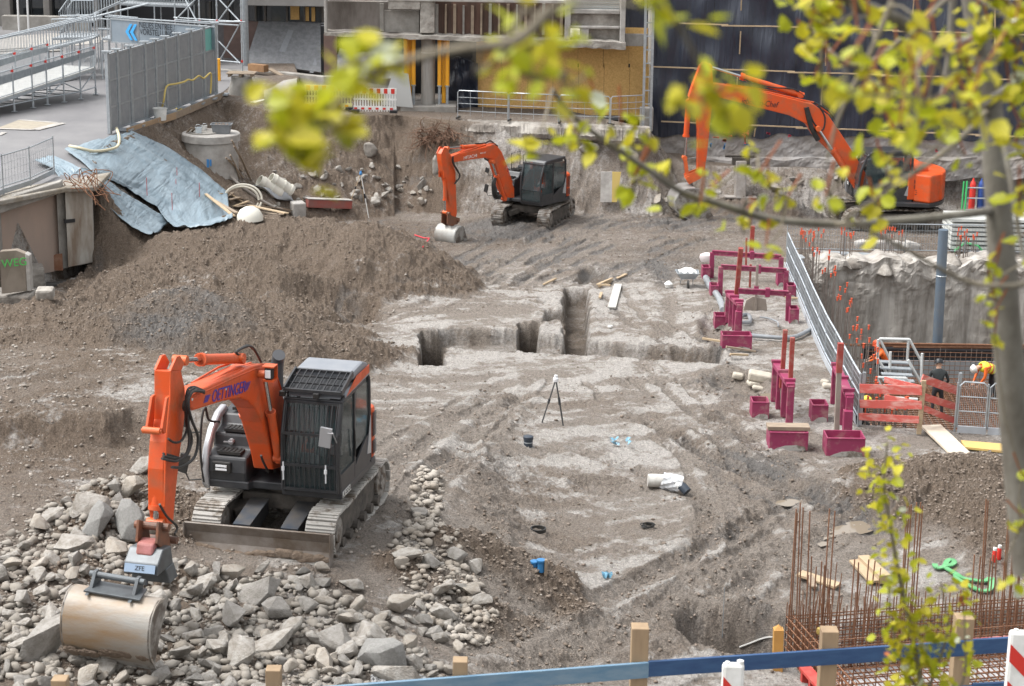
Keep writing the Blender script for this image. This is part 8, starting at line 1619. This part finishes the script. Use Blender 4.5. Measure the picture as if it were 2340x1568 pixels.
    g = PZ(*Z9(945, 1190), .1); mb = MB(); mb.lathe(g, [(.06, -.05), (.07, 0), (.06, .05), (.001, .07)], 12); mb.build('cap', MATS['yellow_edge_board'], smooth=True, label='round yellow cap on a bar of the footing cage', cat='cap')
footing()
def bluefence():
    BL1 = mat('weathered_blue_wood', (.10, .19, .28), (.17, .25, .32), 2, .7, stretch=(1, 7, 7), bump=.003, bscale=20); BL2 = mat('blue_painted_wood', (.018, .055, .145), (.03, .08, .18), 3, .6, stretch=(1, 6, 6), bump=.002)
    PW = mat('fence_post_wood', (.33, .235, .14), (.24, .165, .10), 4, .75, stretch=(1, 1, .15), bump=.003); U = V(.975, .222, 0)
    def railp(px, py): 
        d = ray(px, py); n = V(-.222, .975, 0); k = (V(FEN.x, FEN.y, 0)-V(0, 0, 0)).dot(n)/d.dot(n); return CAM+d*k
    t = thing('blue_board_fence', V(FEN.x, FEN.y, 4.9), 'blue painted board rail on square timber posts across the bottom of the view', 'fence')
    for (x0, y0, x1, y1, m) in ((600, 1580, 1482, 1513, BL1), (1482, 1511, 2222, 1463, BL2), (2222, 1461, 2700, 1435, BL2), (1900, 1590, 2222, 1566, BL2), (2222, 1562, 2700, 1538, BL2)):
        a, b = railp(x0, y0), railp(x1, y1); z = lerp(a.z, b.z, .5); mb = MB(); mb.bar(a-V(0, 0, .075), b-V(0, 0, .075), .035, .15); mb.build('rail_board', m, t, bevel=.004)
    for (x, y, w) in ((1470, 1440, .155), (1905, 1447, .155), (2214, 1417, .165), (1057, 1517, .13), (628, 1537, .13), (137, 1560, .13), (-200, 1550, .15)):
        a = railp(x, y); off = V(-.222, .975, 0)*(.10 if y != 1447 else .10); p = a+off; mb = MB(); mb.bar(V(p.x, p.y, 4.85), V(p.x, p.y, a.z), w, w, up=(0, 1, 0)); mb.build('post', PW, t, bevel=.006)
    # striped beacons
    for k, (x, y, D) in enumerate(((1676, 1512, 15.2), (2336, 1438, 15.2))):
        top = PY(x, y, D); t2 = thing('warning_beacon', V(top.x, top.y, 4.9), ('red and white warning beacon below the blue rail left of the rebar', 'red and white warning beacon at the bottom right corner')[k], 'beacon', 'warning beacons at the fence'); h = top.z-4.9; s = 1 if k == 0 else 1.15
        M = Matrix.Translation((top.x, top.y, 4.9)); mb = MB(); mb.T = M; mb.box((0, 0, h/2+.02), (.19*s, .08, h-.06)); pn = mb.build('panel', WHITE, t2, bevel=.03)
        mb = MB(); mb.T = M; mb.lathe((.06, 0, h-.02), [(.03, 0), (.03, .03), (.001, .035)], 10); mb.lathe((-.05, 0, h-.02), [(.02, 0), (.02, .02), (.001, .025)], 10); mb.build('handle', WHITE, pn)
        mb = MB(); mb.T = M
        for q in range(4): z = h-.12-q*.34; mb.prism([(-.085*s, -.042, z), (.085*s, -.042, z-.20), (.085*s, -.042, z-.36), (-.085*s, -.042, z-.16)], (0, -.003, 0))
        mb.build('stripes', RED, pn)
bluefence()
def smalls():
    survey_tripod(G(1268, 965), 1.0, 'black survey tripod standing alone in the middle of the mud', mat('tripod_black', (.03, .03, .03), rough=.5), MATS['tripod_black'], LAMPM, .36, .026, (215, 300, 60))
    g = G(1207, 1020); SK = Matrix.Translation(g) @ Matrix.Scale(0.68, 4) @ Matrix.Translation(-g); mb = MB(); mb.T = SK; mb.lathe(g, [(.14, -.1), (.14, .22), (.16, .23), (.16, .32), (.13, .34), (.001, .34)], 20); o = mb.build('pipe_stub', mat('dark_blue_grey_plastic', (.03, .04, .055), rough=.4), smooth=True, label='dark blue-grey capped pipe stub standing in the mud', cat='pipe stub'); mb = MB(); mb.T = SK; mb.lathe(g, [(.145, .12), (.15, .13), (.145, .15)], 20, cap=False); mb.build('ring', GALVD, o)
    g = G(1230, 1216); SK = Matrix.Translation(g) @ Matrix.Scale(0.62, 4) @ Matrix.Translation(-g); mb = MB(); mb.T = SK; mb.lathe(g, [(.21, -.02), (.24, 0), (.24, .11), (.205, .11), (.20, 0)], 30, cap=False); mb.build('plastic_ring', RUB, smooth=True, label='black plastic ring lying on the flat mud', cat='ring')
    g = G(1480, 1208); SK = Matrix.Translation(g) @ Matrix.Scale(0.5, 4) @ Matrix.Translation(-g); mb = MB(); mb.T = SK
    for i in range(7): mb.tube([g+V(.25*math.cos(a+i)+random.uniform(-.05, .05), .18*math.sin(a+i), .05+.02*i) for a in np.linspace(0, 5, 9)], .02, 5)
    mb.build('wire_bundle', RUB, label='small black tangle of wire on the flat mud', cat='wire')
    # wrapped pipe bend
    g = G(1490, 1120); t = thing('wrapped_pipe', g, 'pipe bend wrapped in clear plastic film with a black end', 'pipe'); a = g+V(-.15, .1, .30)
    SM = Matrix.Translation(g) @ Matrix.Scale(.6, 4) @ Matrix.Translation(-g)
    mb = MB(); mb.T = SM; mb.lathe(a, [(.001, 0), (.22, .0), (.23, .1), (.235, .55), (.2, .58)], 18, Matrix.Rotation(R(92), 3, 'Y')); mb.build('white_end', mat('dirty_white', (.50, .49, .46), (.34, .32, .29), 6, .6), t, smooth=True)
    mb = MB(); mb.T = SM; mb.grid(lambda u, v: a+V(.45+.65*u, -.25*u, -.03*u)+V(.1*math.sin(6.28*v), (.25+.03*math.sin(v*50+u*9))*math.cos(6.28*v), (.27+.03*math.sin(v*37-u*17))*math.sin(6.28*v)), 14, 30); mb.build('film', mat('clear_film', (.50, .52, .54), (.62, .63, .65), 10, .2, alpha=.75), t, smooth=True)
    mb = MB(); mb.T = SM; mb.tube(spline([a+V(.9, -.22, .0), a+V(1.15, -.38, -.08), a+V(1.32, -.52, -.22)], 5), .16, 16); mb.build('black_bend', mat('dark_blue_grey_plastic', (.03, .04, .055)), t, smooth=True); mb = MB(); mb.T = SM; mb.tube([a+V(.98, -.27, -.01), a+V(1.1, -.35, -.06)], .168, 16); mb.build('white_tape', WHITE, t)
    for k, (x, y) in enumerate(((1222, 1296), (1236, 1312))): g = G(x, y); mb = MB(); mb.lathe(g, [(.06, 0), (.06, .06+.12*k), (.08, .07+.12*k), (.08, .10+.12*k), (.001, .105+.12*k)], 18); mb.build('blue_capped_pipe', mat('cap_blue', (.03, .17, .38), rough=.4), smooth=True, label='blue capped pipe end in the grey slurry, %s of two' % ('farther lower', 'nearer taller')[k], cat='pipe end', group='blue capped pipes in the slurry')
    g = G(1247, 1320); mb = MB(); mb.bar(g, g+V(0, 0, .3), .05, .05); mb.build('stake', WOODG, label='short brown stake beside the blue capped pipes', cat='stake')
    m = mat('blue_film', (.09, .25, .38), (.20, .38, .48), 8, .35)
    for k, (x, y, sx, sy, lab) in enumerate(((1418, 1018, .38, .3, 'scrap of light blue plastic film on the mud'), (1387, 1325, .16, .12, 'tiny blue plastic scrap on the rutted mud'))):
        g = G(x, y, .04); mb = MB(); mb.grid(lambda u, v: g+V((u-.5)*sx*(1+.3*math.sin(v*9)), (v-.5)*sy*(1+.4*math.sin(u*7)), .05*math.sin(u*13+v*9)+.05), 12, 8)
        o = mb.build('plastic_scrap', m, smooth=True, label=lab, cat='plastic scrap')
        if k == 0:
            import bmesh
            bm = bmesh.new(); bm.from_mesh(o.data); bmesh.ops.delete(bm, geom=[f for f in bm.faces if (f.calc_center_median().xy.length < .16)], context='FACES'); bm.to_mesh(o.data); bm.free()
    # planks in the middle
    Z5 = lambda x, y: Q(5, x, y)
    for (x0, y0, x1, y1, w, m_, lab) in ((1762, 405, 1945, 325, .10, WOOD, 'long pale batten, upper of the crossed pair by the trench'), (1750, 397, 1850, 350, .08, WOOD, 'pale batten, lower of the crossed pair by the trench'), (1745, 393, 1838, 397, .06, WOOD, 'short batten lying flat beside the crossed pair'), (1847, 552, 1890, 396, .24, mat('whitish_plank', (.46, .45, .42), (.38, .37, .34), 3, .7), 'whitish wide plank lying right of the trench'), (1765, 490, 1776, 448, .08, WOOD, 'small batten piece left of the whitish plank'), (1380, 398, 1465, 352, .06, WOOD, 'wooden shovel handle lying left of the trench'), (1825, 680, 1848, 680, .12, WHITE, 'tiny white block on the mud right of the trench')):
        mb = MB(); mb.bar(G(*Z5(x0, y0), .06), G(*Z5(x1, y1), .06), w, .045); mb.build('plank', m_, label=lab, cat='plank' if 'shovel' not in lab else 'shovel')
    for (pts, lab) in (([(500, 50), (560, 70), (600, 75), (555, 135)], 'red marking string on the ground near the small bucket'),):
        mb = MB(); mb.tube([G(*Z5(x, y), .05) for x, y in pts], .025, 5); mb.build('marking_string', mat('red_string', (.6, .04, .06)), label=lab, cat='string')
    # wheelbarrow
    g = G(1570, 655); t = thing('wheelbarrow', g, 'grey wheelbarrow loaded with crumpled white sheet on the mud', 'wheelbarrow'); a = g+V(0, 0, .42)
    P = [V(-.32, -.3, 0), V(.32, -.3, 0), V(.36, .3, 0), V(-.36, .3, 0)]; T_ = [V(-.50, -.42, .28), V(.50, -.42, .28), V(.55, .42, .28), V(-.55, .42, .28)]
    SK = Matrix.Translation(g) @ Matrix.Scale(0.68, 4) @ Matrix.Translation(-g); mb = MB(); mb.T = SK; mb.add([a+p for p in P+T_], [(3, 2, 1, 0), (0, 1, 5, 4), (1, 2, 6, 5), (2, 3, 7, 6), (3, 0, 4, 7)]); mb.build('tray', GALVD, t, solid=.02)
    mb = MB(); mb.T = SK; mb.grid(lambda u, v: a+V((u-.5)*.8, (v-.5)*.6, .28+.18*math.sin(u*3.1)*math.sin(v*3.1)+.05*math.sin(u*17+v*13)), 12, 10); mb.build('white_load', WHITE, t)
    for s in (-1, 1): mb = MB(); mb.T = SK; mb.tube([a+V(s*.25, -.4, -.02), a+V(s*.28, .2, -.05), a+V(s*.3, .85, .18)], .02, 6); mb.build('handle', GALVD, t); mb = MB(); mb.T = SK; mb.tube([a+V(s*.26, .1, 0), a+V(s*.3, .3, -.42)], .018, 6); mb.build('leg', GALVD, t)
    mb = MB(); mb.T = SK; mb.tube([g+V(0, -.5+.17*math.cos(k), .19+.17*math.sin(k)) for k in np.linspace(0, 6.28, 20)], .05, 8); mb.build('wheel', RUB, t, smooth=True)
    g = G(*Z5(2235, 402)); mb = MB(); mb.lathe(g, [(.1, 0), (.14, .12), (.05, .2), (.001, .21)], 10); mb.build('white_lump', WHITE, label='small white lump on the mud beside the wheelbarrow', cat='lump')
    mb = MB(); g = G(1650, 1468); mb.cyl(g, g+V(0, 0, .95), .008, 5); mb.build('marker_rod', GALV, label='thin grey marker rod standing in the dug hollow', cat='rod')
    # puddles
    PD = mat('muddy_water', (.20, .165, .125), rough=.08, spec=.6)
    for P, z in PUW: mb = MB(); c = P.mean(0); P = c+(P-c)*1.12; mb.add([V(x, y, z-.022) for x, y in P], [tuple(range(len(P)))]); mb.build('puddle', PD, kind='structure')
smalls()
# ================================================================ FOREGROUND TREES (out of focus)
BARK = mat('grey_bark', (.115, .10, .078), (.23, .215, .18), 8, .9, stretch=(1, 1, .5), bump=.004, bscale=40); TWIG = mat('brown_twig', (.14, .12, .085), (.20, .17, .12), 15, .8)
LEAF = [mat('spring_leaf', (.46, .47, .018), (.36, .40, .02), 12, .5, trans=.45), mat('young_leaf', (.56, .52, .03), (.48, .42, .03), 12, .5, trans=.45), mat('silver_leaf_underside', (.55, .58, .45), rough=.6, trans=.3), mat('bud_scale', (.26, .075, .02), rough=.6)]
def leaf(mb, p, d, up, s, mi):
    d = d.normalized(); sd = d.cross(up); sd = sd.normalized() if sd.length > 1e-4 else V(1, 0, 0); n = sd.cross(d); fold = random.uniform(.1, .4); cur = random.uniform(-.3, .25)
    out = [(0, 0), (.18, .30), (.40, .40), (.55, .30), (.68, .34), (.82, .15), (1.02, 0)]
    L = [p+d*(u*s)+sd*(w*s)+n*(abs(w)*fold*s+cur*u*u*s) for u, w in out]; Rr = [p+d*(u*s)-sd*(w*s)+n*(abs(w)*fold*s+cur*u*u*s) for u, w in out]; C_ = [p+d*(u*s)+n*(cur*u*u*s) for u, w in out]
    vs = C_+L[1:-1]+Rr[1:-1]; k = len(out); nl = k-2; mb.cur = mi; fs = []
    for i in range(k-1):
        a, b = C_[i], C_[i+1]
        li = k+i-1 if i > 0 else None; lj = k+i if i+1 < k-1 else None; ri = k+nl+i-1 if i > 0 else None; rj = k+nl+i if i+1 < k-1 else None
        fs.append(tuple(x for x in (i, i+1, lj, li) if x is not None)); fs.append(tuple(x for x in (i+1, i, ri, rj) if x is not None))
    mb.add(vs, fs)
def cluster(mb, p, n, spread, size):
    for i in range(n):
        d = V(random.gauss(0, 1), random.gauss(0, 1), random.gauss(-.15, .8)).normalized(); q = p+V(random.gauss(0, 1), random.gauss(0, 1), random.gauss(0, 1))*spread*.5
        leaf(mb, q, d, V(random.gauss(0, .6), random.gauss(0, .6), 1), size*random.uniform(.6, 1.2), random.choices((0, 1, 2, 3), (6, 6, .25, .12))[0])
def tree():
    Dt = 5.0; t = thing('poplar_tree', V(PY(2400, 1568, Dt).x, Dt, 4.9), 'slim grey-barked tree with fresh yellow-green leaves at the right edge', 'tree')
    def P(x, y, D): return PY(x, y, D)
    tr = [(2420, 2300, 5.1), (2385, 1650, 5.05), (2352, 1300, 5), (2322, 1000, 5), (2300, 750, 5), (2285, 520, 5), (2272, 330, 5), (2248, 150, 5), (2215, -60, 5), (2180, -400, 5)]
    pts = [P(*a) for a in tr]; pts[0].z = 4.9; rad = [.060, .052, .046, .042, .039, .036, .034, .031, .028, .022]
    sp = spline(pts, 6); rr = [float(np.interp(i/(len(sp)-1), np.linspace(0, 1, len(rad)), rad)) for i in range(len(sp))]
    mb = MB(); mb.tube(sp, rr, 18); mb.build('trunk', BARK, t, smooth=True)
    BR_ = [([(2275, 480, 5), (2200, 490, 4.9), (2040, 505, 4.8), (1900, 512, 4.7), (1760, 500, 4.6), (1640, 465, 4.5), (1560, 440, 4.4), (1470, 380, 4.35), (1380, 320, 4.3), (1310, 265, 4.25), (1262, 205, 4.2)], .012, .0045),
           ([(2230, 90, 5), (2150, 110, 4.6), (2060, 50, 4.3), (1960, 10, 4.1), (1900, -40, 4)], .020, .014), ([(2060, 90, 4.5), (2010, 130, 4.5), (1950, 150, 4.5), (1900, 120, 4.5), (1860, 70, 4.6)], .007, .004),
           ([(1260, 20, 2.15), (1180, 92, 2.15), (1060, 110, 2.15), (960, 130, 2.15), (860, 170, 2.15), (740, 260, 2.2)], .007, .003), ([(2250, 240, 5), (2310, 200, 4.8), (2380, 150, 4.6)], .015, .012), ([(2260, 250, 5), (2180, 330, 4.6), (2080, 400, 4.3), (2000, 430, 4)], .008, .004),
           ([(2290, 300, 4.9), (2310, 420, 4.8), (2340, 600, 4.7)], .010, .005), ([(2340, 650, 3.9), (2290, 655, 3.8), (2200, 640, 3.8), (2050, 560, 3.7), (1930, 500, 3.6)], .007, .003), ([(1886, -30, 4.4), (1880, 60, 4.4), (1876, 150, 4.4), (1880, 240, 4.4)], .006, .003), ([(2330, 20, 4.6), (2200, -20, 4.2), (2100, 60, 3.9)], .008, .005), ([(2040, 0, 3.8), (1990, 120, 3.8), (1920, 260, 3.8), (1890, 370, 3.8)], .007, .003), ([(2180, -60, 5.2), (2170, 120, 5.2), (2150, 230, 5.2)], .012, .008)]
    NB = []
    for pts, r0, r1 in BR_:
        s = spline([P(*a) for a in pts], 6); NB += s; mb = MB(); mb.tube(s, [lerp(r0, r1, i/(len(s)-1)) for i in range(len(s))], 8); mb.build('branch', BARK if r0 > .009 else TWIG, t, smooth=True)
    CL = [ # x, y, D, leaves, spread(m), size
        (835, 135, 2.9, 8, .05, .048), (790, 165, 2.9, 7, .05, .045), (880, 150, 2.9, 4, .03, .04), (700, 240, 3, 8, .05, .046), (655, 300, 3, 8, .045, .046), (690, 345, 3, 8, .05, .046), (790, 305, 3, 5, .03, .045), (750, 215, 3, 4, .03, .04),
        (1120, 145, 3.2, 3, .02, .05), (1135, 130, 3.2, 3, .02, .045), (1200, 110, 3.1, 6, .05, .05), (1240, 80, 3.1, 6, .045, .05), (1290, 70, 3.1, 4, .03, .045), (1180, 165, 3.1, 6, .04, .05), (1235, 175, 3.1, 8, .05, .052), (1290, 165, 3.2, 6, .04, .05), (1290, 205, 3.2, 5, .03, .045), (1340, 170, 3.2, 3, .02, .04), (1190, 20, 3, 4, .03, .045), (1270, 40, 3, 4, .03, .04), (1170, 60, 3.1, 4, .03, .045),
        (1192, 330, 3.9, 3, .018, .05), (1205, 350, 3.9, 2, .015, .045), (1228, 350, 3.9, 2, .015, .035), (1270, 330, 4, 3, .03, .035), (1300, 320, 4, 2, .02, .035), (1322, 310, 4.2, 4, .02, .045), (1345, 335, 4.2, 3, .02, .04), (1370, 245, 4.2, 4, .02, .045), (1420, 285, 4.2, 4, .03, .045), (1455, 275, 4.2, 3, .02, .045), (1475, 300, 4.2, 3, .02, .04), (1440, 330, 4.3, 4, .02, .04), (1490, 325, 4.2, 3, .02, .035), (1430, 355, 4.4, 3, .02, .035), (1450, 400, 4.4, 5, .03, .045), (1440, 425, 4.4, 4, .02, .045), (1475, 395, 4.4, 3, .02, .04), (1525, 375, 4.4, 3, .02, .035), (1530, 470, 4.5, 3, .025, .035), (1690, 500, 4.6, 4, .03, .04), (1715, 520, 4.6, 4, .02, .045),
        (1520, 20, 2.9, 5, .045, .055), (1545, 45, 2.9, 5, .03, .05), (1490, 5, 2.9, 4, .02, .045), (1610, 175, 3, 8, .05, .055), (1640, 215, 3, 8, .05, .05), (1605, 265, 3, 6, .035, .05), (1655, 190, 3, 4, .03, .05), (1550, 240, 3, 3, .02, .045), (1660, 260, 3, 5, .03, .05),
        (1820, 15, 4, 6, .04, .05), (1850, 60, 4.2, 6, .04, .045), (1870, 30, 4.2, 6, .04, .045), (1885, 60, 4.2, 5, .03, .045), (1905, 20, 4.2, 7, .04, .05), (1930, 30, 4.2, 4, .03, .045), (1985, 35, 4, 5, .03, .05), (1960, 70, 3.9, 4, .03, .05), (1840, 95, 4.3, 4, .02, .045), (1875, 90, 4.3, 5, .03, .04), (1885, 140, 4.4, 4, .03, .04), (1860, 178, 4.4, 5, .03, .04), (1895, 180, 4.4, 4, .02, .04),
        (1730, 345, 4.4, 3, .02, .04), (1735, 395, 4.2, 5, .03, .045), (1760, 430, 4.4, 6, .035, .045), (1800, 450, 4.4, 6, .035, .045), (1620, 430, 4.4, 6, .035, .04), (1600, 470, 4.4, 4, .02, .045), (1750, 565, 4.3, 4, .02, .045), (1735, 470, 4.5, 3, .02, .04)]
    for i in range(72):                                       # dense crown, top right
        x = random.triangular(1840, 2360, 2080); y = random.triangular(-20, 640, 300 if x < 2150 else 200)
        if x < 1960 and 100 < y < 370 and random.random() < .85: continue
        if y > 430+(x-1800)*.35 and x < 2150: continue
        if 2180 < x < 2340 and y > 420: continue
        if 2040 < x < 2200 and 350 < y < 500: continue
        if x > 2120 and y > 260 and random.random() < .65: continue
        CL.append((x, y, random.choice((3.1, 3.4, 3.7, 4.2, 4.6)), random.randint(3, 7), random.uniform(.035, .07), random.uniform(.034, .048)))
    for x, y in ((2305, 10), (2330, 60), (2290, 60), (2325, 110), (2340, 220), (2310, 210), (2335, 290), (2320, 330), (2345, 400), (2330, 470), (2340, 540), (2315, 180), (2260, 60), (2230, 20), (2275, 130), (2180, 120), (2205, 180)): CL.append((x, y, 4.4, 6, .045, .045))
    for x, y in ((2262, 610), (2265, 650), (2255, 680), (2275, 690), (2262, 730), (2272, 770), (2335, 1085), (2330, 1210), (2300, 1325), (2338, 1330), (2335, 1180)): CL.append((x, y, 4.6, 4, .02, .032))
    tw = []
    CL = [(x, y, D*.74, int(n*(1.5 if x < 900 else .75)), a*.74, b*(.9 if x < 900 else .70)) if D < 3.3 and x < 1700 else (x, y, D, n, a, b) for x, y, D, n, a, b in CL]
    for i, (x, y, D, n, s_, z_) in enumerate(CL):
        if i % 12 == 0:
            if i: fm.build('foliage', LEAF, t)
            fm = MB()
        p = P(x, y, D); cluster(fm, p, n, s_, z_); q = min(NB, key=lambda v: (v-p).length); tw.append((p, q)) if (q-p).length < 1.3 else None; NB.append(p) if (q-p).length < 1.3 else None
        if n >= 4 and D > 3: fm.cur = 3; a = p+V(random.uniform(-.05, .05), .0, random.uniform(.04, .1)); fm.tube([a, p], [.003, .002], 4, cap=False)
    fm.build('foliage', LEAF, t); fm = MB()
    for p, q in tw: fm.tube([q, q.lerp(p, .5)+V(random.uniform(-.02, .02), 0, random.uniform(-.03, .02)), p], [.0032, .0026, .0018], 5, cap=False)
    tag(fm.build('twigs', TWIG, t), kind='stuff')
def sapling():
    D = 6.0; b = PY(2110, 1660, D); t = thing('poplar_sapling', V(b.x, b.y, 4.9), 'blurred young shoot with small yellow-green leaves rising at the lower right', 'tree')
    st = [([(2120, 1700), (2105, 1568), (2090, 1480), (2068, 1380), (2048, 1280), (2030, 1180), (2020, 1100), (2028, 1010)], .010, .003), ([(2110, 1600), (2150, 1500), (2165, 1430), (2150, 1330)], .006, .002), ([(2100, 1580), (2055, 1500), (2035, 1400), (2030, 1330)], .005, .002), ([(2130, 1650), (2200, 1560), (2205, 1450), (2200, 1340)], .005, .002), ([(2262, 610), (2262, 690), (2275, 760), (2290, 810)], .004, .002)]
    for pts, r0, r1 in st[:4]:
        s = spline([PY(x, y, D) for x, y in pts], 6); mb = MB(); mb.tube(s, [lerp(r0, r1, i/(len(s)-1)) for i in range(len(s))], 7); mb.build('stem', TWIG, t, smooth=True)
    fm = MB()
    for k, (pts, r0, r1) in enumerate(st[:4]):
        s = spline([PY(x, y, D) for x, y in pts], 14)
        for i, p in enumerate(s):
            if random.random() < (.95 if k == 0 else .5): cluster(fm, p+V(random.uniform(-.03, .03), 0, random.uniform(-.03, .03)), random.randint(2, 3), .05 if i > 20 else .03, random.uniform(.028, .045))
    for i in range(60): cluster(fm, PY(random.triangular(1990, 2230, 2090), random.triangular(1280, 1600, 1500), D), 2, .03, .04)
    fm.build('foliage', LEAF, t)
tree(); sapling()
